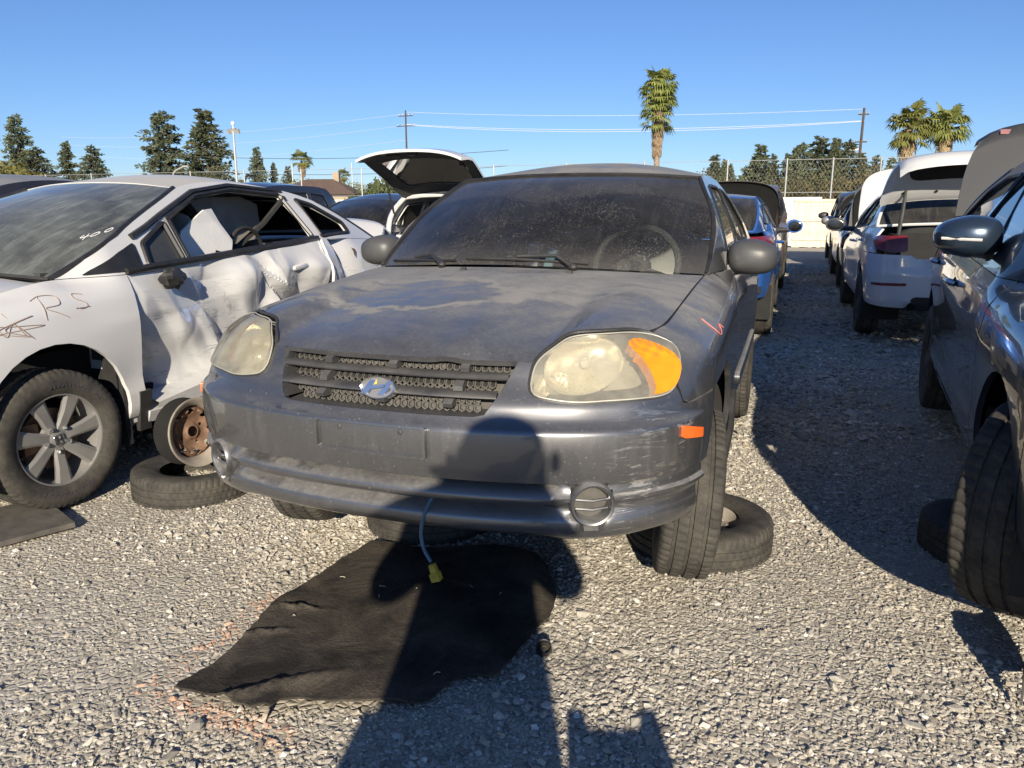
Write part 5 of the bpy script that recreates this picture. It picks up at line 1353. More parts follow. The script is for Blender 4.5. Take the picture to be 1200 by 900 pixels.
# y axis of the wheel points away from the viewer's left; angles are measured in its (y, z) plane
for txt, am in (('MASTERCRAFT', -92), ('STRATEGUS  AS', 68)):
    ring_text(txt, .236, .036, R(am), fw, .1025, 'tyre_lettering')
# H badge on the hub
b = MB()
hx0 = .1025 * .80 - .022 + .006
for dz in (-.011, .011): b.box((hx0 + .001, dz, 0), (.004, .007, .034))
b.box((hx0 + .001, 0, 0), (.004, .022, .006))
fr2 = rounded([(-.021, -.021), (.021, -.021), (.021, .021), (-.021, .021)], .008)
b.tube([(hx0 + .001, q[0], q[1]) for q in np.vstack([fr2, fr2[:1]])], .0022, 5, caps=False)
b.put('hub_badge', [M['chrome']], fw, rot=(.22, 0, 0))

# ------------------------------------------------------------------ dark saloon on the right, facing the viewer, boot open
TY['big'] = tyre_mesh('big_tyre', .335, .225, .218, 54, (-.42, 0, .42), .008)
TY['dark_rim'] = rim_spokes('split_spoke_rim', .218, .225, 5, 'alloy_dark', .10, .02, twin=True)
D = dict(SEDAN); D.update(paint=M['dark_sedan'], lid_paint=M['dark_lid'], trunk_open=78, mir_mat=M['dark_sedan'], mir_w=.125, mir_dy=.56, mir_dz=.135, mir_dx=-.145, lid_lift=.17, chrome_handle=True, pitch=.05, door_pitch=.045, tyre=TY['big'], rim=TY['dark_rim'], tw=.225, steer=-27, zw=.375, front=True, nose=1.2, glass=M['dark_glass'], lid_drop=.22)
dk = car('dark blue grey saloon with its boot lid raised, at the right edge', (2.475, -.09, 0), -4.2, D)
ms = dk[('mirror', -1)]
b = MB(); b.tube([(ms[0] - .10, ms[1] - .085, ms[2] - .005), (ms[0] - .03, ms[1] - .105, ms[2] - .008), (ms[0] + .04, ms[1] - .108, ms[2] - .010)], .006, 6); b.put('mirror_strip', [M['white_lamp']], ms[4])
lv = dk['lid']; b = MB()
for sg in (-1, 1):
    i = lv.shape[0] // 2 + sg * (lv.shape[0] // 2 - 4); p = lv[i, -4]; b.box(p + np.array([sg * .10, -.02, -.055]), (.15, .03, .035), (R(78), 0, R(sg * -14))); b.put('lid_lamp', [M['red_lamp']], dk['lid_obj']); b = MB()
# ------------------------------------------------------------------ pearl white saloon beyond it, tail towards the viewer, boot and bonnet open
Wc = dict(SEDAN); Wc.update(paint=M['white_sedan'], trunk_open=46, hood_open=62, liner=M['void'], lid_inner=M['white_sedan'], front=True, mir_mat=M['black'], glass=M['side_glass'], back_trim=M['white_sedan'], rim=TY['far_rim'], lid_lift=.30, lid_drop=.20, lamp=[(.58, .915), (.72, .90), (.96, .935), (1.10, 1.02), (1.02, 1.055), (.60, 1.06)], zrb=.90, zw=.34)
wc = car('pearl white saloon with boot open, tail lamp towards the viewer', (2.585, 11.05, 0), 180, Wc)
Sr = wc['Srear']
panel('rear_reflector', rounded([(.56, .60), (.98, .585), (.97, .61), (.56, .625)], .01), lambda r, z: Sr(r, z, .006), M['red_lamp'], wc['rear_bumper'], pitch=.05, flange=.012, flip=True)
panel('rear_reflector', rounded([(-.56, .60), (-.98, .585), (-.97, .61), (-.56, .625)], .01), lambda r, z: Sr(r, z, .006), M['red_lamp'], wc['rear_bumper'], pitch=.05, flange=.012, flip=True)
for sg in (1, -1):
    b = MB(); p = Sr(.52 * sg, .42, .01); b.lathe([(.038, .10), (.045, .0), (.05, -.02), (.044, -.022), (.04, .0), (.036, .10)], 24, 'y', c=(p[0], p[1], p[2])); b.put('exhaust_pipe', [M['chrome']], wc['root'])
    lv = wc['lid']; i = 2 if sg < 0 else lv.shape[0] - 3
    b = MB(); b.tube([(sg * .62, 4.30, 1.03), (sg * .60, 4.27, 1.24), (sg * .58, 4.22, 1.50)], [.016, .022, .012], 10); b.put('lid_strut', [M['black']], wc['root'])
# ------------------------------------------------------------------ further cars in the right-hand row
S3 = dict(SEDAN); S3.update(paint=M['silver'], hood_open=58, front=True, glass=M['dark_glass'], pitch=.09, door_pitch=.09, rim=TY['far_rim_silver'], mir_mat=M['silver'])
car('silver saloon with its bonnet up, third in the right-hand row', (2.66, 12.1, 0), 0, S3)
S4 = dict(SUV); S4.update(paint=M['black_paint'], hood_open=60, glass=M['dark_glass'], pitch=.09, door_pitch=.09, hood_paint=M['grey_roof'], mir_mat=M['black'])
car('black car with a raised grey bonnet, farthest in the right-hand row', (2.72, 17.6, 0), 0, S4)
# ------------------------------------------------------------------ left-hand row behind the grey saloon
HB = dict(SUV); HB.update(L=4.15, W=.85, paint=M['blue'], roof_paint=M['grey_roof'], zb=.40, pitch=.06, door_pitch=.07, back_trim=M['blue'], glass=M['side_glass'], seat_mat=M['grey_seat'], yA=1.05, yC=3.8, yw=(.85, 3.40), Rw=.31, zw=.32, xr=.60, mir_mat=M['blue'], mir_w=.095,
           ztop=[(0, .86), (.4, .92), (.9, .99), (1.05, 1.01), (1.9, 1.04), (3.4, 1.09), (4.15, 1.06)],
           roofline=[(1.05, 1.01), (1.45, 1.22), (1.85, 1.38), (2.3, 1.43), (3.0, 1.44), (3.55, 1.41), (3.85, 1.27), (4.02, 1.08)],
           windows=[[(1.55, 1.08), (1.62, 1.16), (1.9, 1.31), (2.3, 1.36), (2.3, 1.08)], [(2.37, 1.085), (2.37, 1.36), (3.0, 1.365), (3.0, 1.11)], [(3.1, 1.12), (3.1, 1.365), (3.45, 1.34), (3.7, 1.17)]], doors=[1.2, 2.34, 3.2], roof_crown=.03)
bl_ = car('bright blue hatchback with a dusty grey roof, tail towards the viewer', (.02, 10.35, 0), 180, HB)
bu = MB(); bu.box((0, 4.12, .42), (1.3, .06, .14)); bu.put('bare_bumper_beam', [M['grey_plastic']], bl_['root'])
BR = dict(SUV); BR.update(paint=M['brown'], hood_open=60, liner=M['void'], glass=M['dark_glass'], pitch=.07, door_pitch=.08, mir_mat=M['brown'], no_mirror=(1,), rim=TY['far_rim_silver'])
car('bronze brown crossover with its bonnet propped up, behind the blue hatchback', (.02, 11.0, 0), 0, BR)
# ------------------------------------------------------------------ cars behind the white coupe
WG = dict(SUV); WG.update(L=4.3, W=.82, paint=M['white_sedan'], zb=.34, pitch=.07, door_pitch=.08, glass=M['side_glass'], seat_mat=M['cabin'], yA=1.05, yC=3.9, yw=(.85, 3.45), Rw=.31, zw=.32, xr=.60, hatch_open=True, back_trim=M['black_trim'],
           ztop=[(0, .82), (.4, .88), (.9, .95), (1.05, .97), (1.9, 1.0), (3.4, 1.04), (4.3, 1.02)],
           roofline=[(1.05, .97), (1.45, 1.2), (1.85, 1.40), (2.3, 1.47), (3.0, 1.475), (3.72, 1.445), (4.0, 1.24), (4.16, 1.03)],
           windows=[[(1.55, 1.04), (1.62, 1.13), (1.9, 1.33), (2.3, 1.39), (2.3, 1.04)], [(2.37, 1.045), (2.37, 1.39), (3.0, 1.395), (3.0, 1.07)], [(3.1, 1.08), (3.1, 1.39), (3.6, 1.36), (3.86, 1.12)]], doors=[1.2, 2.34, 3.2], yrear=0)
wg = car('white hatchback with its tailgate wide open, behind the white coupe', (-2.95, 10.75, 0), 180, WG)
# the tailgate: outer skin, dark liner, glass, seen from below
b0, b1, blp = wg['bl']; r_ = wg['root']
def gate(u, v, off=0.0):
    """u across (-1..1), v from the hinge outwards"""
    wd = .60 + .08 * v - .10 * max(0, v - .75) * 2
    y = 3.72 + 1.06 * v; z = 1.49 + .50 * v ** .85 + .05 * (1 - u * u)
    if v > .80: z -= (v - .80) * .55
    z -= .05 * abs(u) ** 4
    return np.array([u * wd, y, z + off])
us = np.linspace(-1, 1, 21); vs_ = np.linspace(0, 1, 14)
tg_ = link('tailgate', grid_mesh('tailgate', [[gate(u, v) for v in vs_] for u in us], M['white_sedan'], flange=.03, angle=60), r_)
hole = rounded([(-.72, .16), (.72, .16), (.80, .68), (-.80, .68)], .08)
def gmap(off):
    def f(a, b_): return np.array([gate(float(x), float(y), off) for x, y in zip(np.ravel(a), np.ravel(b_))])
    return f
panel('tailgate_liner', [(-.97, .02), (.97, .02), (.97, .98), (-.97, .98)], gmap(-.045), M['cabin'], tg_, pitch=.10, holes=[hole], flange=0, flip=True)
panel('tailgate_glass', hole, gmap(-.03), M['dark_glass'], tg_, pitch=.12, flange=0)
b = MB(); b.box(gate(-.02, .90, -.06), (.10, .06, .03)); b.put('latch', [M['black']], tg_)
b = MB(); b.box(gate(.35, .90, -.055), (.16, .05, .015)); b.put('pull_handle', [M['void']], tg_)
for sg in (1, -1):
    b = MB(); b.tube([(sg * .60, 3.98, 1.22), gate(sg * .94, .42, -.05)], .011, 6); b.put('gas_strut', [M['black']], tg_)
    b = MB(); b.tube([tuple(np.array(q) * np.array([sg, 1, 1])) for q in blp], .032, 8); b.put('hatch_pillar', [M['white_sedan']], r_)
b = MB(); b.tube([tuple(q) for q in b0], .028, 8); b.put('hatch_header', [M['white_sedan']], r_)
DS = dict(SEDAN); DS.update(paint=M['black_paint'], front=True, glass=M['dark_glass'], pitch=.09, door_pitch=.09, mir_mat=M['black_paint'])
car('black saloon half hidden between the coupe and the open hatchback', (-6.15, 8.6, 0), 0, DS)
D2 = dict(SEDAN); D2.update(paint=M['black_paint'], hood_open=0, glass=M['dark_glass'], pitch=.09, door_pitch=.09, roof_paint=M['grey_roof'])
car('dark saloon whose roof shows beyond the coupe at the left edge', (-5.75, .7, 0), 0, D2)
SV = dict(SUV); SV.update(paint=M['black_paint'], glass=M['dark_glass'], pitch=.1, door_pitch=.1)
car('black crossover parked behind the dark saloon at the far left', (-8.3, 7.6, 0), 0, SV)
# ------------------------------------------------------------------ ground and gravel
def ground_mat():
    m = new_mat('gravel ground'); b = NB(m); v = b.obj()
    vo = b.n('TexVoronoi', {'Vector': v, 'Scale': 42.0, 'Randomness': 1.0}, feature='F1')
    vd = b.n('TexVoronoi', {'Vector': v, 'Scale': 42.0}, feature='DISTANCE_TO_EDGE').outputs['Distance']
    tone = b.n('SeparateColor', {0: vo.outputs['Color']}).outputs[0]
    big = b.noise(v, .7, 6, .6); mid = b.noise(v, 4, 5, .6)
    c = b.mix(tone, (.33, .30, .245), (.58, .54, .46))
    sand = b.mix(mid, (.38, .34, .265), (.50, .45, .36))
    c = b.mix(b.ramp(big, .42, .62, .15, .75), c, sand)
    c = b.mix(b.ramp(vd, .0, .10, .25, 0), c, (.16, .145, .12))
    h = b.math('ADD', b.ramp(vd, 0, .25), b.math('MULTIPLY', b.noise(v, 90, 3), .5))
    b.out(b.n('BsdfPrincipled', {'Base Color': c, 'Roughness': .95, 'Specular IOR Level': .2, 'Normal': b.bump(h, .45, .008)}).outputs[0])
    return m
xs = np.concatenate([[-400, -150, -60], np.linspace(-24, 24, 97), [60, 150, 400]]); ys = np.concatenate([[-200, -60], np.linspace(-8, 40, 97), [60, 150, 500]])
def gz(x, y): return .010 * np.sin(x * 1.3 + .7 * y) + .008 * np.sin(y * 1.9 - x * .6) - .012
X, Y = np.meshgrid(xs, ys, indexing='ij')
Z = np.where((np.abs(X) < 30) & (Y > -9) & (Y < 45), gz(X, Y), -.02)
link('ground', grid_mesh('ground', np.stack([X, Y, Z], -1), ground_mat()), kind='structure')
mat_xy = np.array([[-0.469, -0.295], [-0.467, -0.179], [-0.474, -0.023], [-0.492, 0.099], [-0.506, 0.187], [-0.491, 0.28], [-0.483, 0.511], [-0.444, 0.626], [-0.436, 0.702], [-0.272, 0.745], [-0.059, 0.80], [0.193, 0.80], [0.331, 0.594], [0.367, 0.424], [0.345, 0.334], [0.34, 0.219], [0.333, 0.104], [0.325, 0.045], [0.273, 0.034], [0.225, 0.009], [0.201, -0.046], [0.186, -0.104], [0.15, -0.132], [0.089, -0.146], [0.045, -0.185], [-0.002, -0.209], [-0.065, -0.232], [-0.125, -0.242], [-0.15, -0.259], [-0.162, -0.3], [-0.223, -0.304], [-0.316, -0.299], [-0.409, -0.298]])
def value_noise(P, scale, seed):
    r = np.random.default_rng(seed); T = r.random((64, 64)); q = P * scale; i = np.floor(q).astype(int); f = q - i; f = f * f * (3 - 2 * f)
    g = lambda a, c: T[(i[:, 0] + a) % 64, (i[:, 1] + c) % 64]
    return (g(0, 0) * (1 - f[:, 0]) + g(1, 0) * f[:, 0]) * (1 - f[:, 1]) + (g(0, 1) * (1 - f[:, 0]) + g(1, 1) * f[:, 0]) * f[:, 1]
ph = (1 + 5 ** .5) / 2
ICO = np.array([(-1, ph, 0), (1, ph, 0), (-1, -ph, 0), (1, -ph, 0), (0, -1, ph), (0, 1, ph), (0, -1, -ph), (0, 1, -ph), (ph, 0, -1), (ph, 0, 1), (-ph, 0, -1), (-ph, 0, 1)]); ICO /= np.linalg.norm(ICO[0])
ICF = np.array([(0, 11, 5), (0, 5, 1), (0, 1, 7), (0, 7, 10), (0, 10, 11), (1, 5, 9), (5, 11, 4), (11, 10, 2), (10, 7, 6), (7, 1, 8), (3, 9, 4), (3, 4, 2), (3, 2, 6), (3, 6, 8), (3, 8, 9), (4, 9, 5), (2, 4, 11), (6, 2, 10), (8, 6, 7), (9, 8, 1)])
def stone_mat():
    m = new_mat('crushed stone'); b = NB(m)
    a = b.n('Attribute', None, attribute_name='tone').outputs['Fac']; o = b.n('Attribute', None, attribute_name='orange').outputs['Fac']
    v = b.obj(); n1 = b.noise(v, 160, 4, .6)
    r = b.n('ValToRGB', {0: a}); e = r.color_ramp.elements
    e[0].position = 0; e[0].color = (.22, .21, .19, 1); e[1].position = 1; e[1].color = (.82, .79, .72, 1)
    for p, c in ((.25, (.36, .335, .29, 1)), (.5, (.49, .455, .385, 1)), (.72, (.60, .565, .49, 1)), (.86, (.45, .38, .28, 1))):
        k = e.new(p); k.color = c
    c = b.mix(b.ramp(n1, .3, .75, 0, .5), r.outputs[0], (.25, .22, .175))
    c = b.mix(o, c, (.66, .27, .12))
    b.out(b.n('BsdfPrincipled', {'Base Color': c, 'Roughness': .9, 'Specular IOR Level': .25, 'Normal': b.bump(b.noise(v, 420, 3), .35, .003)}).outputs[0])
    return m
M['stone'] = stone_mat()
ORANGE = [((-0.59, 0.26), (-0.57, 0.0)), ((-0.57, 0.0), (-0.60, -0.28)), ((-.60, -.28), (-.34, -.31)), ((-.34, -.31), (-.10, -.33)), ((1.80, 5.48), (1.84, 5.62))]
OCT = np.array([(1, 0, 0), (0, 1, 0), (-1, 0, 0), (0, -1, 0), (0, 0, 1), (0, 0, -1)], float)
OCF = np.array([(0, 1, 4), (1, 2, 4), (2, 3, 4), (3, 0, 4), (1, 0, 5), (2, 1, 5), (3, 2, 5), (0, 3, 5)])
def gravel():
    r = np.random.default_rng(3)
    cx, cy = CAM[0], CAM[1]; fx, fy = -math.sin(HEAD), math.cos(HEAD)
    out_V, out_F, tones, orgs = [], [], [], []; base = 0; total = 0
    for d0, d1, dens, s, B, BF in ((1.0, 2.5, 9900, .0046, ICO, ICF), (2.5, 4.3, 7400, .0055, OCT, OCF), (4.3, 7.0, 2400, .0105, OCT, OCF), (7.0, 12.0, 520, .0155, OCT, OCF), (12.0, 19.0, 330, .019, OCT, OCF)):
        hi = d1 * .78 + .5
        n = int(2 * hi * (d1 - d0) * dens)
        u = r.uniform(-hi, hi, n); d = r.uniform(d0, d1, n)
        ok = np.abs(u) < d * .74 + .5
        u, d = u[ok], d[ok]
        P = np.stack([cx + u * fy + d * fx, cy - u * fx + d * fy], 1)
        if d0 >= 4.2: P = P[(P[:, 0] > .5) & (P[:, 0] < 3.0) | (P[:, 0] < -.5) & (P[:, 0] > -3.4) & (P[:, 1] < 4.2)]
        k = value_noise(P, 1.6, 1) * .6 + value_noise(P, 4.1, 2) * .4       # fine sandy patches and coarse ones
        keep = (r.random(len(P)) < np.clip(.42 + k * 1.0, .4, 1)) & ~inside(P, grow(mat_xy, -.035))
        P, k = P[keep], k[keep]; n = len(P); nv = len(B)
        S = s * np.exp(r.normal(0, .36, n)) * (.60 + .85 * k)
        S = np.where(r.random(n) < .02, S * 1.55, S)
        V = B[None] * (1 + r.normal(0, .20, (n, nv, 1))) + r.normal(0, .12, (n, nv, 3))
        V = V * np.stack([1.0 + r.uniform(-.1, .55, n), 1.0 + r.uniform(-.3, .15, n), r.uniform(.34, .66, n)], 1)[:, None]
        t = r.normal(0, .42, n); a = r.uniform(0, 2 * math.pi, n); ca, sa = np.cos(a)[:, None], np.sin(a)[:, None]; ct_, st_ = np.cos(t)[:, None], np.sin(t)[:, None]
        x, y, z = V[..., 0], V[..., 1] * ct_ - V[..., 2] * st_, V[..., 1] * st_ + V[..., 2] * ct_
        V = np.stack([x * ca - y * sa, x * sa + y * ca, z], -1) * S[:, None, None]
        V += np.stack([P[:, 0], P[:, 1], gz(P[:, 0], P[:, 1]) + S * r.uniform(-.25, .6, n) + .004 * (k - .5)], 1)[:, None]
        out_V.append(V.reshape(-1, 3)); out_F.append((BF[None] + (np.arange(n) * nv)[:, None, None]).reshape(-1) + base); base += n * nv; total += n
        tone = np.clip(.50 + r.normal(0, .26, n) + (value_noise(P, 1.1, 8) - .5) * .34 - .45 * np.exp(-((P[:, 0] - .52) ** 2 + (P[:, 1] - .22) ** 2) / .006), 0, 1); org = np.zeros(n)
        for (p, q) in ORANGE:
            p, q = np.array(p), np.array(q); L = q - p
            tt = np.clip(((P - p) @ L) / (L @ L), 0, 1); dd = np.linalg.norm(P - (p + tt[:, None] * L), axis=1)
            org = np.maximum(org, np.clip(1 - dd / .06, 0, 1) * (r.random(n) < .7))
        tones.append(np.repeat(tone, nv)); orgs.append(np.repeat(org * .5, nv))
    V = np.vstack(out_V); F = np.concatenate(out_F); nf = len(F) // 3
    me = bpy.data.meshes.new('gravel')
    me.vertices.add(len(V)); me.vertices.foreach_set('co', V.reshape(-1).astype(np.float32))
    me.loops.add(nf * 3); me.loops.foreach_set('vertex_index', F.astype(np.int32))
    me.polygons.add(nf); me.polygons.foreach_set('loop_start', np.arange(0, nf * 3, 3, dtype=np.int32))
    me.polygons.foreach_set('use_smooth', np.zeros(nf, bool))
    me.update()
    for nm, val in (('tone', np.concatenate(tones)), ('orange', np.concatenate(orgs))):
        at = me.attributes.new(nm, 'FLOAT', 'POINT'); at.data.foreach_set('value', val.astype(np.float32))
    me.materials.append(M['stone'])
    link('gravel', me, kind='stuff')
    return total, nf
gravel()
# ------------------------------------------------------------------ black mat lying on the gravel
def felt_mat():
    m = new_mat('black felt mat'); b = NB(m); v = b.obj()
    n1 = b.noise(v, 5, 7, .65, .5); n2 = b.noise(v, 130, 4, .7)
    d = b.math('MULTIPLY', b.ramp(n1, .36, .68), b.ramp(n2, .3, .7, .4, 1.0))
    c = b.mix(b.math('MULTIPLY', d, .85), (.020, .018, .016), (.15, .125, .095))
    c = b.mix(b.ramp(b.noise(v, 210, 2), .72, .78, 0, .5), c, (.35, .31, .25))
    b.out(b.n('BsdfPrincipled', {'Base Color': c, 'Roughness': .92, 'Specular IOR Level': .25, 'Normal': b.bump(n2, .6, .006, b.bump(n1, .5, .03))}).outputs[0])
    return m
M['felt'] = felt_mat()
def mat_map(a, c):
    a = np.asarray(a, float); c = np.asarray(c, float); P = np.stack([a, c], 1)
    z = .026 + .016 * np.sin(a * 9 + c * 5) * np.sin(c * 7 - 1) + .012 * value_noise(P + 5, 6, 4)
    z += .020 * np.exp(-(((a - .02) * .6 + (c + .05) * -.8) / .018) ** 2) * np.exp(-((a + .25) / .16) ** 2) * 1.0
    z += .018 * np.exp(-((a + .18 + (c + .28) * .3) / .03) ** 2) * np.exp(-((c + .30) / .08) ** 2)
    z += .016 * np.exp(-((c - .18 - (a + .4) * .25) / .012) ** 2) * np.exp(-((a + .42) / .07) ** 2) + .014 * np.exp(-((c - .02 - (a + .4) * .3) / .012) ** 2) * np.exp(-((a + .42) / .07) ** 2)
    return np.stack([a, c, z], -1)
mo = smooth_curve(mat_xy, 120, True)
mo = mo + np.random.default_rng(2).normal(0, .0025, mo.shape)
tag(link('floor_mat', panel_mesh('floor_mat', mo, mat_map, M['felt'], pitch=.022, flange=.007)), 'black felt mat lying crumpled on the gravel under the grey bumper', 'mat')
r_ = np.random.default_rng(9)
b = MB()
lit = []
for i in range(9):
    p = np.array([r_.uniform(-.40, .25), r_.uniform(-.22, .55)]); z = float(mat_map(np.array([p[0]]), np.array([p[1]]))[0, 2]) + .003
    a = r_.uniform(0, 6.28); L = r_.uniform(.004, .012)
    b.tube([(p[0] - L * math.cos(a), p[1] - L * math.sin(a), z), (p[0], p[1], z + .003), (p[0] + L * math.cos(a + .4), p[1] + L * math.sin(a + .4), z)], .0011, 4)
o = b.put('straw', [simple('dry straw', (.55, .50, .38), .8)], kind='stuff')
# ------------------------------------------------------------------ loose wheels and tyres
TY['lying'] = tyre_mesh('lying_tyre', .278, .155, .163, 62, (-.4, .0, .4))
TY['rim_lying'] = rim_steel('dirty_rim', .163, .155, 'rim_tan', 10)
TY['rust_rim'] = rim_steel('rusty_rim', .145, .15, 'rust', 8)
def lying(label, x, y, spin, rim=True, z=.0875, tilt=0.0, tyre=None):
    t = thing('spare_wheel', label, 'wheel', (x, y, z), (0, R(-90) + tilt, spin))
    link('tyre', tyre or TY['lying'], t); 
    if rim: link('rim', TY['rim_lying'], t)
    return t
lying('spare wheel lying flat behind the grey saloon\'s right front tyre', .745, 1.19, .4, z=.055)
lying('worn tyre lying flat under the grey saloon\'s front bumper', -.35, 1.06, 1.9, False, z=.055)
lying('tyre lying flat beneath the white coupe, with a rusty rim on it', -1.60, 1.05, 1.1, False, z=.03, tilt=.03)
lying('spare wheel lying in shade behind the dark saloon\'s front tyre', 1.84, 1.50, 2.2, z=.045)
rr = thing('steel_rim', 'rusty steel rim without a tyre standing on a flat tyre', 'wheel rim', (-1.50, .95, .305), (0, R(-6), R(-10)))
link('rim', TY['rust_rim'], rr)
b = MB(); b.lathe([(.0005, -.03), (.045, -.03), (.05, -.06), (.05, -.10)], 20); b.put('hub', [M['rust']], rr)
# plank under the coupe's front wheel
b = MB(); b.box((-2.10, .10, .012), (.42, 1.0, .022), (0, 0, R(-24))); tag(b.put('plank', [simple('weathered board', (.095, .085, .072), .85, 0, .3, 14, .4, 40)]), 'weathered brown board under the white coupe\'s front wheel', 'board')
# cable and plug
cb = thing('cable', 'thin blue cable hanging from the grey bumper', 'cable', (.16, 0, .5))
b = MB(); b.tube(smooth_curve([(.03, .05, .10), (.012, .0, .055), (-.012, -.012, .0), (-.022, -.016, -.05), (-.012, -.022, -.095), (.012, -.030, -.125)], 24), .0048, 8); b.put('lead', [simple('blue cable', (.05, .12, .19), .45, 0, .15, 40)], cb)
b = MB(); b.box((0, 0, 0), (.020, .016, .030), (0, R(-20), 0), taper=(.8, .8)); b.box((.006, 0, -.020), (.026, .020, .022), (0, R(-20), 0), taper=(1, 1)); b.put('plug', [simple('yellow plug', (.33, .27, .03), .5, 0, .25, 60)], cb, smooth=False, loc=(.020, -.031, -.145))
cp = thing('bottle_cap', 'small black cap lying on the gravel at the shadow\'s edge', 'cap', (.405, .235, .016), (R(35), 0, R(15)))
b = MB(); b.lathe([(.020, .012), (.023, .014), (.024, .0), (.024, -.014), (.0005, -.014)], 20, 'z'); b.put('cap_shell', [M['black']], cp); b = MB(); b.lathe([(.010, -.010), (.013, -.008), (.016, -.010)], 16, 'z'); b.put('cap_seal', [simple('dull yellow seal', (.05, .04, .012), .6)], cp)
sc_ = MB()
P = [[(1.66 + .10 * u + .03 * v, .40 + .36 * u + .10 * v, .015 + .11 * v * (1 - u * .3) + .02 * math.sin(u * 7)) for v in np.linspace(0, 1, 5)] for u in np.linspace(0, 1, 10)]
tag(link('plastic_scrap', grid_mesh('plastic_scrap', P, M['black'], flange=.006, fdir=(1, 0, 0))), 'bent scrap of black plastic trim at the right edge', 'scrap')
# ------------------------------------------------------------------ the photographer, an added bag and an added tool caddy, behind the lens (their shadows fall into view)
def skin_body(name, chains, mats, parent, sub=2):
    V = []; E = []; Rad = []
    def add(p, r): V.append(p); Rad.append(r); return len(V) - 1
    ids = {}
    for ch in chains:
        prev = None
        for nm, p, r in ch:
            if nm in ids: i = ids[nm]
            else: i = add(p, r); ids[nm] = i
            if prev is not None and prev != i: E.append((prev, i))
            prev = i
    me = bpy.data.meshes.new(name); me.from_pydata(V, E, [])
    o = link(name, me, parent)
    sk = o.modifiers.new('skin', 'SKIN'); sk.use_smooth_shade = True
    for i, r in enumerate(Rad): me.skin_vertices[0].data[i].radius = r if isinstance(r, tuple) else (r, r)
    me.skin_vertices[0].data[0].use_root = True
    su = o.modifiers.new('sub', 'SUBSURF'); su.levels = su.render_levels = sub
    for m in mats: me.materials.append(m)
    return o
pr_ = thing('person', 'person in a dark hooded top and jeans holding a phone, behind the viewpoint', 'person', (1.085, -2.285, 0), (0, 0, HEAD))
pr_.scale = (1.14, 1.0, .95)
M['clothes'] = simple('dark cotton', (.05, .055, .07), .9, 0, .15, 8, .3, 90); M['jeans'] = simple('denim', (.06, .09, .16), .9, 0, .15, 10, .3, 140); M['skin'] = simple('skin', (.45, .28, .20), .55, 0, .06, 10); M['hair'] = simple('dark hair', (.03, .022, .018), .6, 0, .2, 60, .4, 120)
ch = [[('pel', (0, 0, .92), (.20, .13)), ('wa', (0, .0, 1.10), (.19, .13)), ('ch', (0, .0, 1.30), (.19, .13)), ('sh', (0, .0, 1.47), (.19, .11)), ('nk', (.045, .02, 1.54), .115), ('hd0', (.07, .04, 1.59), .115), ('hd1', (.08, .045, 1.65), (.115, .115)), ('hd2', (.08, .03, 1.71), (.085, .095))]]
for s_ in (1, -1):
    ch.append([('sh', None, 0), (f's{s_}', (.20 * s_, 0, 1.43), .085), (f'e{s_}', (.29 * s_, .06, 1.17), .065), (f'w{s_}', (.09 * s_, .27, 1.24), .030), (f'p{s_}', (.055 * s_, .31, 1.27), (.032, .02))])
    ch.append([('pel', None, 0), (f'h{s_}', (.115 * s_, 0, .80), .12), (f'k{s_}', (.12 * s_, .02, .50), .085), (f'a{s_}', (.13 * s_, -.02, .10), .045), (f't{s_}', (.15 * s_, .13, .045), .038)])
ch = [[(nm, p, r) for nm, p, r in c] for c in ch]
m3 = new_mat('clothed figure'); b_ = NB(m3); z_ = b_.n('SeparateXYZ', {0: b_.obj()}).outputs
cl = b_.mix(b_.ramp(z_[2], .97, .98), (.06, .09, .16), (.05, .055, .07)); cl = b_.mix(b_.ramp(z_[2], 1.475, 1.48), cl, (.45, .28, .20)); cl = b_.mix(b_.ramp(z_[1], .24, .245), cl, (.45, .28, .20)); cl = b_.mix(b_.ramp(z_[2], .10, .09), cl, (.03, .03, .03))
b_.out(b_.n('BsdfPrincipled', {'Base Color': cl, 'Roughness': .8}).outputs[0])
skin_body('body', ch, [m3], pr_)
b = MB(); b.ball((.08, .02, 1.69), (.092, .105, .085), 16, 10, f=lambda p: p if p[2] > -.3 or p[1] < -.2 else p * .8); b.put('hair', [M['hair']], pr_)
b = MB(); b.ball((.08, .165, 1.635), (.013, .022, .024), 8, 6); b.put('nose', [M['skin']], pr_)
for s_ in (1, -1):
    b = MB(); b.ball((.08 + .032 * s_, .15, 1.66), (.012, .012, .009), 8, 6); b.put('eye', [M['white_lamp']], pr_)
    b = MB(); b.ball((.08 + .118 * s_, .035, 1.64), (.012, .022, .032), 8, 6); b.put('ear', [M['skin']], pr_)
    for k in range(4):
        b = MB(); b.tube([(.055 * s_, .315, 1.255 + .018 * k), (.035 * s_, .352, 1.256 + .018 * k), (.012 * s_, .345, 1.257 + .018 * k)], [.009, .008, .007], 7); b.put('finger', [M['skin']], pr_)
    b = MB(); b.tube([(.05 * s_, .30, 1.255), (.045 * s_, .285, 1.285), (.025 * s_, .30, 1.305)], [.011, .009, .008], 7); b.put('thumb', [M['skin']], pr_)
b = MB(); b.box((0, .332, 1.28), (.075, .008, .15)); tag(b.put('phone', [M['black']], None, loc=(1.085, -2.285, -.06), rot=(0, 0, HEAD)), 'black phone held in the photographer\'s hands behind the viewpoint', 'phone')
bg_ = thing('shoulder_bag', 'dark shoulder bag hanging at the photographer\'s left hip, behind the viewpoint', 'bag', (1.085, -2.285, 0), (0, 0, HEAD))  # bag added to flare the left side of the photographer's shadow
b = MB(); b.box((-.27, 0, .66), (.16, .26, .36), (0, R(14), 0), taper=(.6, .8)); b.put('pouch', [M['clothes']], bg_)
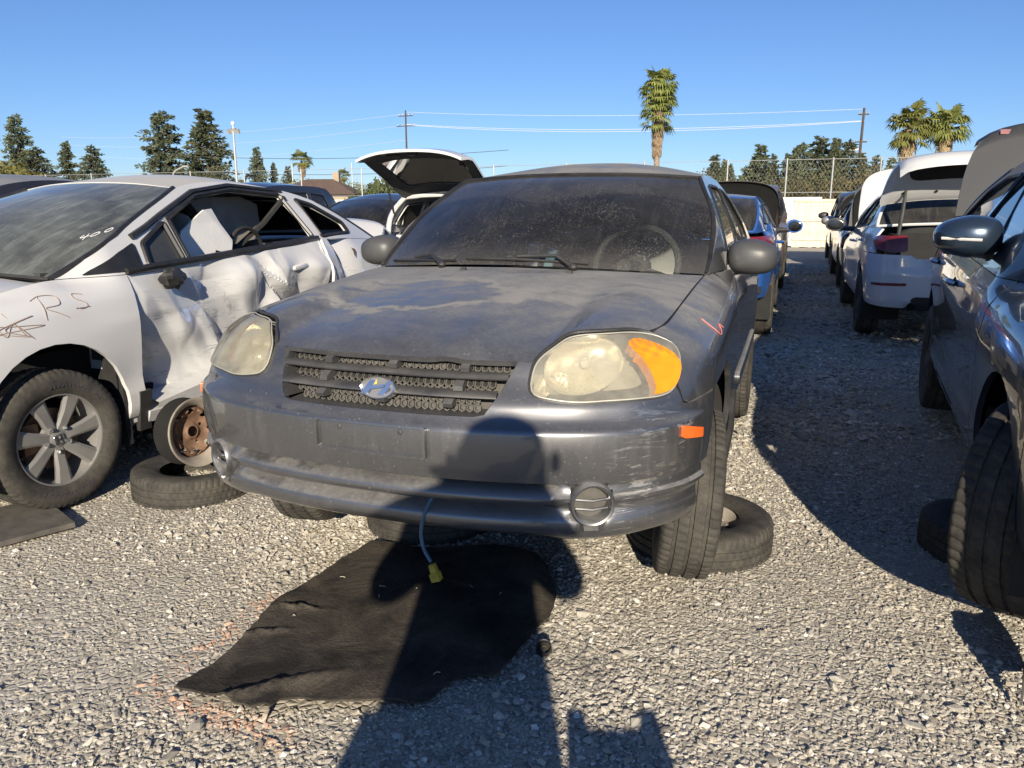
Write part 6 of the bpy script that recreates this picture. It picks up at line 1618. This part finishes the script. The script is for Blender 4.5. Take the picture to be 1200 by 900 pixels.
b = MB(); b.tube([(-.25, .10, .80), (-.10, .16, 1.15), (.14, .08, 1.42)], .012, 6); b.put('strap', [M['black']], bg_)
tc = thing('tool_caddy', 'tall folding tool caddy with two pointed side panels, behind the viewpoint', 'tool caddy', (1.235, -1.59, 0), (0, 0, HEAD))  # unseen shape added to cast the two-peaked shadow on the gravel
for s_ in (1, -1):
    b = MB(); b.add([(s_ * .075 - .10, 0, .02), (s_ * .075 + .10, 0, .02), (s_ * .075 + .07, 0, .45), (s_ * .075 + .02 * s_ + .02, 0, .66), (s_ * .075 + .02 * s_ - .02, 0, .66), (s_ * .075 - .07, 0, .45),
             (s_ * .075 - .10, -.02, .02), (s_ * .075 + .10, -.02, .02), (s_ * .075 + .07, -.02, .45), (s_ * .075 + .02 * s_ + .02, -.02, .66), (s_ * .075 + .02 * s_ - .02, -.02, .66), (s_ * .075 - .07, -.02, .45)],
             [(0, 1, 2, 3, 4, 5), (11, 10, 9, 8, 7, 6)] + [(i, i + 6, (i + 1) % 6 + 6, (i + 1) % 6) for i in range(6)])
    b.put('side_panel', [M['black']], tc, smooth=False)
b = MB(); b.box((0, -.10, .325), (.30, .18, .63), taper=(.70, .8)); b.put('pouch', [M['clothes']], tc)
# ------------------------------------------------------------------ fence along the back of the lot
FY = 28.7
fe = thing('board_fence', 'tall fence of white sheets and pale wooden boards at the end of the lane', 'fence', (0, FY, 0))
def sheet(x0, x1, mat):
    n = int((x1 - x0) / .05); P = []
    for i in range(n + 1):
        x = x0 + (x1 - x0) * i / n; y = .02 * (i % 4 in (0, 1)); P.append([(x, y, .05), (x, y, 1.78)])
    link('fence_sheet', grid_mesh('fence_sheet', P, mat, angle=20), fe)
for x0 in np.arange(-22.6, .0, 2.45): sheet(x0, x0 + 2.40, M['fence_white'])
sheet(.30, .92, M['fence_white'])
M['cream'] = simple('cream sheet', (.70, .60, .42), .7, 0, .08, 2)
sheet(-.12, .28, M['cream'])
rb = random.Random(4)
me_b = MB().box((0, 0, .86), (.135, .022, 1.70)).me('fence_board', [M['wood_pale']], False)
x = 1.0
while x < 14:
    link('fence_board', me_b, fe, (x, rb.uniform(-.004, .004), rb.uniform(-.012, .012)), (0, 0, rb.uniform(-.01, .01))); x += .142
for z in (.30, .98, 1.66):
    link('fence_rail', MB().box((7.5, -.035, z), (13.1, .04, .09)).me('fence_rail', [M['wood_pale']], False), fe)
cf = thing('chain_link_fence', 'chain link fence with thin steel posts rising above the board fence', 'fence', (0, FY + .25, 0))
pm = MB().tube([(0, 0, 0), (0, 0, 3.15)], .028, 8).me('post', [M['galv']])
for x in np.arange(-46.5, 15, 1.545) if False else np.concatenate([np.arange(.58, 15, 1.55), np.arange(-1.5, -46, -3.1)]): link('post', pm, cf, (float(x), 0, 0))
b = MB(); b.tube([(-46, 0, 3.10), (15, 0, 3.10)], .011, 6); b.tube([(-46, 0, 1.95), (15, 0, 1.95)], .012, 6); b.put('top_rail', [M['galv']], cf)
V = []; F = []
hh0, hh1 = 1.75, 3.10
for i, x in enumerate(np.arange(-46, 15, .13)):
    for sg in (1, -1):
        o = len(V); x1 = x + sg * (hh1 - hh0) * .62; wd = .0010
        for dx, dy in ((-wd, 0), (0, wd), (wd, 0)):
            V.append((x + dx, dy, hh0)); V.append((x1 + dx, dy, hh1))
        F += [(o, o + 2, o + 3, o + 1), (o + 2, o + 4, o + 5, o + 3), (o + 4, o, o + 1, o + 5)]
wm = link('wire_mesh', mesh('wire_mesh', V, F, M['galv'], False), cf); wm['kind'] = 'stuff'
# ------------------------------------------------------------------ trees
def leaf_mat(name, c0, c1, sc=1.2):
    m = new_mat(name); b = NB(m); v = b.obj(); oi = b.n('ObjectInfo').outputs['Random']
    n1 = b.noise(v, sc, 3); n2 = b.noise(v, 9, 2)
    c = b.mix(b.math('ADD', b.ramp(n1, .3, .7, 0, .7), b.ramp(n2, .3, .7, 0, .3)), c0, c1)
    c = b.n('HueSaturation', {'Color': c, 'Value': b.ramp(oi, 0, 1, .8, 1.2), 'Hue': b.ramp(oi, 0, 1, .485, .51)}).outputs[0]
    d = b.n('BsdfPrincipled', {'Base Color': c, 'Roughness': .7, 'Specular IOR Level': .25}).outputs[0]; t = b.n('BsdfTranslucent', {0: c}).outputs[0]
    b.out(b.n('MixShader', {0: .25, 1: d, 2: t}).outputs[0]); return m
M['needle'] = leaf_mat('conifer needles', (.066, .085, .05), (.17, .19, .105), .5)
M['palm_leaf'] = leaf_mat('palm leaf', (.095, .125, .03), (.33, .34, .10), 1.5)
M['palm_dead'] = leaf_mat('dead palm leaf', (.26, .19, .11), (.50, .39, .24), 1.5)
M['scrub'] = leaf_mat('scrub leaves', (.07, .065, .03), (.20, .165, .075), .8)
M['green'] = leaf_mat('broad leaves', (.035, .055, .02), (.11, .125, .04), .8)
M['yellow'] = leaf_mat('yellowish leaves', (.10, .11, .03), (.30, .27, .08), .8)
M['bark'] = simple('bark', (.13, .095, .07), .9, 0, .3, 5, .5, 20)
M['palm_trunk'] = simple('palm trunk', (.27, .20, .14), .9, 0, .25, 6, .5, 14)
def leaves_mesh(name, P, D, size, mat, r, asp=.5):
    """many small folded leaf faces at P pointing along D"""
    n = len(P); U = r.normal(0, 1, (n, 3)); S = np.cross(D, U); S /= np.linalg.norm(S, axis=1)[:, None] + 1e-9
    L = size * np.exp(r.normal(0, .3, n))[:, None]
    V = np.stack([P, P + D * L * .5 + S * L * asp * .5, P + D * L, P + D * L * .5 - S * L * asp * .5], 1).reshape(-1, 3)
    F = np.arange(n * 4).reshape(-1, 4)
    return mesh(name, V, F, mat, False)
def conifer(seed, h, wd, sparse=1.0, flat=.0):
    r = np.random.default_rng(seed); P = []; D = []; tb = MB()
    tb.tube([(0, 0, 0), (.02 * h * r.normal() * .3, 0, h * .5), (0, 0, h * .98)], [h * .02, h * .013, h * .003], 7)
    z = h * .10; k = 0
    while z < h * .985:
        f = (z - h * .10) / (h * .9); env = wd / 2 * (1 - f) ** .72 * (1.0 - .22 * flat * (f < .2)) + h * .012
        nb = 5 if f < .8 else 4
        a0 = r.uniform(0, 6.28)
        for j in range(nb):
            if r.random() > sparse: continue
            a = a0 + 6.28 * j / nb + r.normal(0, .25); L = env * r.uniform(.62, 1.18) if r.random() > .12 else env * 1.35
            zb_ = z + r.normal(0, h * .012); drop = L * r.uniform(-.05, .30); up = L * .12
            tip = np.array([math.cos(a) * L, math.sin(a) * L, zb_ - drop + up])
            tb.tube([(0, 0, zb_), tip * np.array([.5, .5, 0]) + np.array([0, 0, zb_ + up * .3]), tip], [h * .004, h * .003, h * .001], 4, caps=False)
            m = int(26 + 80 * L / (wd / 2))
            s = r.uniform(.12, 1.03, m); q = np.stack([np.cos(a) * L * s, np.sin(a) * L * s, zb_ + (tip[2] - zb_) * s], 1)
            q += r.normal(0, 1, (m, 3)) * np.array([.085, .085, .05]) * L * (.5 + .7 * (1 - s))[:, None] + r.normal(0, h * .006, (m, 3))
            d = np.stack([np.cos(a + r.normal(0, .8, m)), np.sin(a + r.normal(0, .8, m)), r.normal(-.1, .45, m)], 1); d /= np.linalg.norm(d, axis=1)[:, None]
            P.append(q); D.append(d)
        z += h * (.030 + .012 * (1 - f)); k += 1
    P = np.vstack(P); D = np.vstack(D)
    return tb.me('trunk', [M['bark']]), leaves_mesh('crown', P, D, h * .030, M['needle'], r, .42)
def put_tree(name, label, cat, meshes, loc, rot, sc, group):
    t = thing(name, label, cat, loc, (0, 0, rot), group)
    for nm, me in meshes:
        o = link(nm, me, t); o.scale = (sc[0], sc[0], sc[1])
    return t
CON = [conifer(1, 10, 5.2), conifer(2, 10, 5.8, .92), conifer(3, 10, 4.2), conifer(4, 10, 6.0, .9, 1)]
lst = [  # x, y, height, width scale, kind, label
 (-86.0, 68.0, 12.4, .85, 1, 'tall dark conifer cut by the left edge of the view'), (-84.0, 68.7, 8.7, 1.2, 3, 'bushy round conifer beside the tall one at far left'),
 (-80.7, 69.9, 9.4, .8, 2, 'narrow conifer standing alone, third from the left edge'), (-77.8, 70.9, 8.9, 1.1, 3, 'broad conifer, fourth from the left edge'),
 (-73.5, 77.8, 13.4, 1.15, 1, 'big ragged conifer, left one of the tall pair above the coupe roof'), (-68.5, 79.6, 13.6, 1.12, 0, 'big conifer with a long low branch, right one of the tall pair'), (-71.2, 80.5, 8.2, .95, 3, 'shorter conifer squeezed between the tall pair'),
 (-69.1, 90.0, 9.9, .75, 0, 'slim conifer right of the floodlight mast'), (-70.1, 94.9, 8.2, .6, 2, 'small slim conifer right of the floodlight mast'), (-68.2, 95.6, 7.6, .8, 3, 'small ragged conifer left of the little palm'),
 (-8.0, 90.7, 7.5, .95, 0, 'conifer just right of the grey saloon\'s roof, left of two'), (-6.9, 91.0, 7.0, .8, 2, 'slim conifer just right of the grey saloon\'s roof, right of two'),
 (-2.7, 81.9, 7.8, 1.1, 0, 'first full conifer above the white fence'), (-4.0, 83, 5.8, 1.2, 3, 'low conifer left of the first full one above the fence'), (-.1, 88.2, 7.3, 1.0, 2, 'conifer behind the gap between the fence conifers'), (1.2, 83.3, 8.0, .95, 1, 'dark conifer left of the widest one above the fence'),
 (2.7, 78.6, 8.1, 1.25, 0, 'widest dark conifer in the middle above the fence'), (5.2, 79.4, 7.8, 1.15, 1, 'pointed conifer beside the leaning utility pole'), (7.7, 80.3, 6.4, .85, 0, 'lone conifer right of the leaning utility pole')]
for i, (x, y, h, ws_) in enumerate(((-5.6, 82, 6.0, .8), (-1.4, 80, 6.7, .75), (.6, 77, 7.2, .75), (3.9, 77, 7.6, .75), (4.3, 83, 8.3, .75), (6.4, 78, 6.4, .7), (7.0, 84, 6.0, .8), (9.2, 82, 6.3, .8), (-3.3, 86, 7.2, .75))):
    lst.append((x, y, h, ws_, (2, 0, 1)[i % 3], ['short conifer in the gap just right of the grey roof', 'conifer squeezed right of the first full one above the fence', 'narrow conifer in front of the dark one above the fence', 'slender conifer right of the widest one above the fence', 'tall narrow conifer close left of the leaning utility pole', 'small conifer in front of the leaning utility pole', 'small conifer far behind the leaning utility pole', 'last small conifer, left of the stout fan palm', 'narrow conifer behind the low one above the fence'][i]))
for i, (x, y, h, ws_, k, lb) in enumerate(lst):
    put_tree('conifer', lb, 'tree', (('trunk', CON[k][0]), ('crown', CON[k][1])), (x, y, 0), i * 1.7, (h / 10 * ws_, h / 10), 'conifers beyond the fence')
def bush(seed, n, mat, size=.12):
    r = np.random.default_rng(seed); c = r.normal(0, 1, (9, 3)) * np.array([.55, .55, .25]) + np.array([0, 0, .8]); P = []
    for q in c:
        m = n // 9; d = r.normal(0, 1, (m, 3)); d /= np.linalg.norm(d, axis=1)[:, None]; P.append(q + d * (r.random(m) ** .4 * r.uniform(.28, .5))[:, None])
    P = np.vstack(P); P[:, 2] = np.abs(P[:, 2]); D = r.normal(0, 1, P.shape); D /= np.linalg.norm(D, axis=1)[:, None]
    tb = MB()
    for q in c: tb.tube([(0, 0, 0), q * .5 + np.array([0, 0, .05]), q], [.05, .03, .01], 5, caps=False)
    return tb.me('trunk', [M['bark']]), leaves_mesh('crown', P, D, size, mat, r, .6)
BU = {k: bush(s, 3000, M[k]) for k, s in (('green', 5), ('scrub', 6), ('yellow', 7))}
bl = [(-54.6, 42.0, 5.8, 'yellow', 'yellow-green leafy tree low at the left edge, behind the fence'), (-50.5, 43.5, 3.9, 'yellow', 'yellow-green bush beside the leafy tree at left'), (-28.6, 51.4, 4.2, 'green', 'bushy green tree behind the open tailgate')]
for i, (x, y, h, k, lb) in enumerate(bl): put_tree('broadleaf_tree', lb, 'tree', (('trunk', BU[k][0]), ('crown', BU[k][1])), (x, y, 0), i * 2.1, (h / 1.6, h / 1.5), 'leafy trees behind the lot')
r = np.random.default_rng(12)
def hedge(name, x0, x1, y, hmin, hmax, mats, n, seed):
    r = np.random.default_rng(seed); P = []
    for i in range(n):
        cx_ = r.uniform(x0, x1); h = r.uniform(hmin, hmax); m = 900
        d = r.normal(0, 1, (m, 3)); d /= np.linalg.norm(d, axis=1)[:, None]; q = np.array([cx_, y + r.normal(0, 1.5), h * .55]) + d * (r.random(m) ** .35)[:, None] * np.array([h * .5, h * .45, h * .5]); P.append(q)
    P = np.vstack(P); P = P[P[:, 2] > .1]; D = r.normal(0, 1, P.shape); D /= np.linalg.norm(D, axis=1)[:, None]
    link(name, leaves_mesh(name, P, D, .17, mats, r, .6), kind='stuff')
hedge('scrub_growth', -9, 13, 42, 2.0, 3.3, M['scrub'], 40, 3); hedge('scrub_growth', -9, 14, 60, 2.6, 4.0, M['green'], 30, 4)
hedge('scrub_growth', -52, -26, 60, 2.6, 4.2, M['yellow'], 40, 5); hedge('scrub_growth', -66, -30, 84, 3.0, 5.0, M['green'], 40, 6)
def palm(seed, h, skirt, nf=58, cr=1.0, ch=.1):
    r = np.random.default_rng(seed); tb = MB()
    tb.tube([(0, 0, 0), (.05, 0, h * .35), (-.03, .02, h * .7), (0, 0, h)], [.26, .22, .19, .15], 10)
    for k in range(10): 
        z = h * .5 + k * h * .03; tb.lathe([(.20, -.03), (.235, .03), (.19, .09)], 10, 'z', c=(0, 0, z))
    def fan(V, F, base, d, size, fold, n=11, droop=.3):
        d = d / np.linalg.norm(d); up = np.array([0, 0, 1.0]); s = np.cross(d, up); s /= np.linalg.norm(s) + 1e-9; nrm = np.cross(s, d)
        stem = base + d * size * .55; o = len(V); V += [base - s * .012, base + s * .012, stem + s * .012, stem - s * .012]; F.append((o, o + 1, o + 2, o + 3))
        for i in range(n):
            a = (i / (n - 1) - .5) * 2.9; L = size * (.62 - .12 * abs(a) / 1.45) * r.uniform(.85, 1.1); dd = d * math.cos(a) + s * math.sin(a)
            w_ = np.cross(dd, nrm) * size * .050
            t1 = stem + dd * L * .6 + nrm * fold * abs(a) * .1; t2 = stem + dd * L + np.array([0, 0, -droop * L * r.uniform(.5, 1.3)])
            o = len(V); V += [stem, t1 + w_, t2, t1 - w_]; F.append((o, o + 1, o + 2, o + 3))
    Vg, Fg, Vd, Fd = [], [], [], []
    for i in range(nf):
        a = r.uniform(0, 6.28); el = math.asin(r.uniform(-.55, 1.0)); d = np.array([math.cos(a) * math.cos(el), math.sin(a) * math.cos(el), math.sin(el)])
        fan(Vg, Fg, np.array([0, 0, h + .05 - ch * r.random() ** 1.3]) + d * .1, d, 1.45 * cr * r.uniform(.8, 1.1), .3, droop=.45 if el < .5 else .25)
    for i in range(int(nf * 1.3)):
        a = r.uniform(0, 6.28); z = h - skirt * r.random() ** .9; f = (h - z) / skirt
        d = np.array([math.cos(a) * (.55 - .25 * f), math.sin(a) * (.55 - .25 * f), -1.0]); fan(Vd, Fd, np.array([0, 0, z]) + np.array([math.cos(a), math.sin(a), 0]) * .15, d, 1.0 * cr * r.uniform(.7, 1.05) * (1 - .35 * f), .3, 9, .3)
    return [('trunk', tb.me('trunk', [M['palm_trunk']])), ('crown', mesh('crown', Vg, Fg, M['palm_leaf'], False)), ('dead_skirt', mesh('dead_skirt', Vd, Fd, M['palm_dead'], False))]
def palm_thing(label, loc, meshes, sc=1.0, rot=0):
    t = thing('palm_tree', label, 'palm tree', loc, (0, 0, rot), 'fan palms beyond the fence')
    for nm, me in meshes:
        o = link(nm, me, t); o.scale = (sc, sc, sc)
    return t
palm_thing('tall single fan palm with a pale skirt of dead leaves rising above the grey roof', (-9.1, 58.4, 0), palm(1, 10.5, 4.9, 135, .92, 2.9))
palm_thing('stout fan palm with thick dead skirt, left of the close pair at right', (6.6, 48.1, 0), palm(2, 6.1, 2.9, 72, .80, 1.0))
palm_thing('fan palm with an open crown, right of the close pair at right', (8.5, 48.75, 0), palm(3, 6.0, 1.8, 72, .80, .7))
PS = palm(4, 8.0, 1.6, 40, 1.0)
palm_thing('small distant fan palm between the floodlight mast and the tailgate', (-63.3, 92.0, 0), PS, 1.0)
palm_thing('small distant fan palm just left of the raised tailgate', (-58.2, 93.9, 0), PS, .75, 2)
# ------------------------------------------------------------------ poles and wires
def pole(label, x, y, h, arms, lean=0.0, mat='pole_wood'):
    t = thing('utility_pole', label, 'utility pole', (x, y, 0), (0, lean, 0))
    b = MB(); b.tube([(0, 0, 0), (0, 0, h)], [.17, .11], 8); b.put('mast', [M[mat]], t)
    for z, L in arms:
        b = MB(); b.box((0, 0, z), (L, .10, .12)); b.put('cross_arm', [M[mat]], t)
        for q in (-.45, -.2, .2, .45):
            b = MB(); b.tube([(q * L, 0, z + .06), (q * L, 0, z + .26)], .045, 6); b.put('insulator', [M['galv']], t)
    return t
pole('distant utility pole with cross arms rising behind the raised tailgate', -49.7, 96.9, 14.6, ((13.9, 2.2), (12.6, 2.8)))
pole('leaning dark utility pole behind the conifers at right', 6.5, 85.2, 11.2, ((10.6, 1.0), (8.0, 1.1), (6.9, 1.2)), R(.4))
b = MB(); b.box((5.9, 85.0, 7.3), (.9, .3, .25)); tag(b.put('street_lamp', [M['galv']]), 'pale lamp head fixed to the leaning utility pole', 'lamp')
def wire_set(label, A, B, sags, dz, r=.03, mat='wire'):
    A, B = np.array(A), np.array(B)
    for i, (s, d) in enumerate(zip(sags, dz)):
        t = np.linspace(0, 1, 30)[:, None]; P = A + (B - A) * t; P[:, 2] += d - s * 4 * (t * (1 - t))[:, 0]
        b = MB(); b.tube(P, r, 5); tag(b.put('overhead_wire', [M[mat]]), label[i], 'wire', 'wires between the utility poles')
wire_set(['upper overhead wire between the two utility poles'], (-49.7, 96.9, 14.4), (6.7, 85.2, 11.1), [.55], [0], .020)
wire_set(['thick lower overhead wire between the utility poles', 'thin lower overhead wire just under the thick one'], (-49.7, 96.9, 12.8), (6.7, 85.2, 10.0), [.75, .95], [0, -.05], .026)
wire_set(['upper overhead wire running left from the distant pole', 'middle overhead wire running left from the distant pole', 'lower overhead wire running left from the distant pole'], (-49.7, 96.9, 14.2), (-150, 130, 17), [1.2, 1.5, 1.8], [0, -1.5, -3.4], .018)
wire_set(['dark overhead wire low behind the small palms', 'lowest dark overhead wire behind the small palms'], (-62, 70, 7.2), (-28, 78, 7.6), [.5, .6], [0, -1.6], .028, 'dark_wire')
lp = thing('floodlight_mast', 'floodlight mast with four lamp heads beyond the white coupe', 'light mast', (-51.97, 64.24, 0))
b = MB(); b.tube([(0, 0, 0), (0, 0, 9.3)], [.14, .09], 8); b.put('mast', [M['galv']], lp)
for q in (-.55, -.2, .2, .55):
    b = MB(); b.box((q, 0, 9.15 - abs(q) * .3), (.30, .25, .42), (R(20), 0, 0)); b.put('lamp_head', [M['galv']], lp)
b = MB(); b.ball((0, 0, 9.75), (.18, .18, .22), 10, 8); b.tube([(0, 0, 9.2), (0, 0, 9.6)], .05, 6); b.put('camera_dome', [M['fence_white']], lp)
sl = thing('street_lamp', 'curved arm street lamp in front of the tall conifer pair', 'street lamp', (-50.6, 54.0, 0))
b = MB(); b.tube(smooth_curve([(0, 0, 0), (0, 0, 3.6), (.25, 0, 4.6), (1.2, .2, 5.1)], 20), .07, 8); b.put('arm', [M['galv']], sl); b = MB(); b.box((1.4, .22, 5.1), (.6, .22, .14)); b.put('lamp_head', [M['galv']], sl)
for x, y, h, lb in ((-46.6, 66, 5.9, 'thin pale pole right of the floodlight mast'), (-41.0, 68, 6.0, 'thin pale pole between the small palms'), (-34.5, 62, 5.6, 'thin pale pole left of the tailgate')):
    b = MB(); b.tube([(0, 0, 0), (0, 0, h)], .06, 6); tag(b.put('pole', [M['galv']], loc=(x, y, 0)), lb, 'pole', 'thin pale poles behind the lot')
# ------------------------------------------------------------------ house roofs and a trailer behind the cars
M['roof_brown'] = simple('brown roof shingle', (.12, .075, .055), .85, 0, .2, 4, .3, 30); M['wall_tan'] = simple('tan stucco', (.35, .28, .21), .9)
def house(label, x, y, w_, d_, he, hr, rot=0):
    t = thing('house', label, 'house', (x, y, 0), (0, 0, rot))
    b = MB(); b.box((0, 0, he / 2), (w_, d_, he)); b.put('wall', [M['wall_tan']], t, smooth=False)
    e = .4; b = MB(); b.add([(-w_ / 2 - e, -d_ / 2 - e, he), (w_ / 2 + e, -d_ / 2 - e, he), (w_ / 2 + e, d_ / 2 + e, he), (-w_ / 2 - e, d_ / 2 + e, he), (-w_ / 2 + d_ * .4, 0, hr), (w_ / 2 - d_ * .4, 0, hr)], [(0, 1, 5, 4), (1, 2, 5), (2, 3, 4, 5), (3, 0, 4), (3, 2, 1, 0)])
    rf = b.put('roof', [M['roof_brown']], t, smooth=False); b = MB(); b.box((w_ * .2, .3, hr), (.5, .5, 1.0)); b.put('chimney', [M['wall_tan']], rf, smooth=False)
    for q in (-.25, .25):
        b = MB(); b.box((q * w_, -d_ / 2 - .02, he * .55), (1.2, .06, 1.1)); b.put('window', [M['dark_glass']], t, smooth=False)
house('low brown roofed house behind the fence, left one of two', -33.6, 51.0, 6.0, 5.0, 2.5, 3.7, .3); house('low brown roofed house behind the fence, right one of two', -28.6, 55.5, 5.5, 5.0, 2.3, 3.45, .3)
tr = thing('trailer', 'long white box trailer behind the open tailgate', 'trailer', (-10.4, 19.4, 0), (0, 0, .2))
b = MB(); b.box((0, 0, 1.0), (4.6, 2.0, 1.05)); b.put('box', [M['fence_white']], tr, smooth=False)
b = MB(); b.box((0, -.02, 1.55), (4.66, 2.06, .05)); b.put('roof_rim', [M['galv']], tr, smooth=False)
for q in (-.5, .5): link('wheel', TY['hub'], tr, (q, -.98, .32), (0, 0, R(-90))); link('tyre', TY['far'], tr, (q, -.98, .32), (0, 0, R(-90)))
# the wiring of sub-details on the grey saloon
stroke('crayon_mark', [(.70, .955), (.70, .925), (.73, .905), (.77, .915), (.79, .93), (.82, .915)], lambda y, z: hs.S(tyy(y), z, .003), M['pink_mark'], hero, .0018)
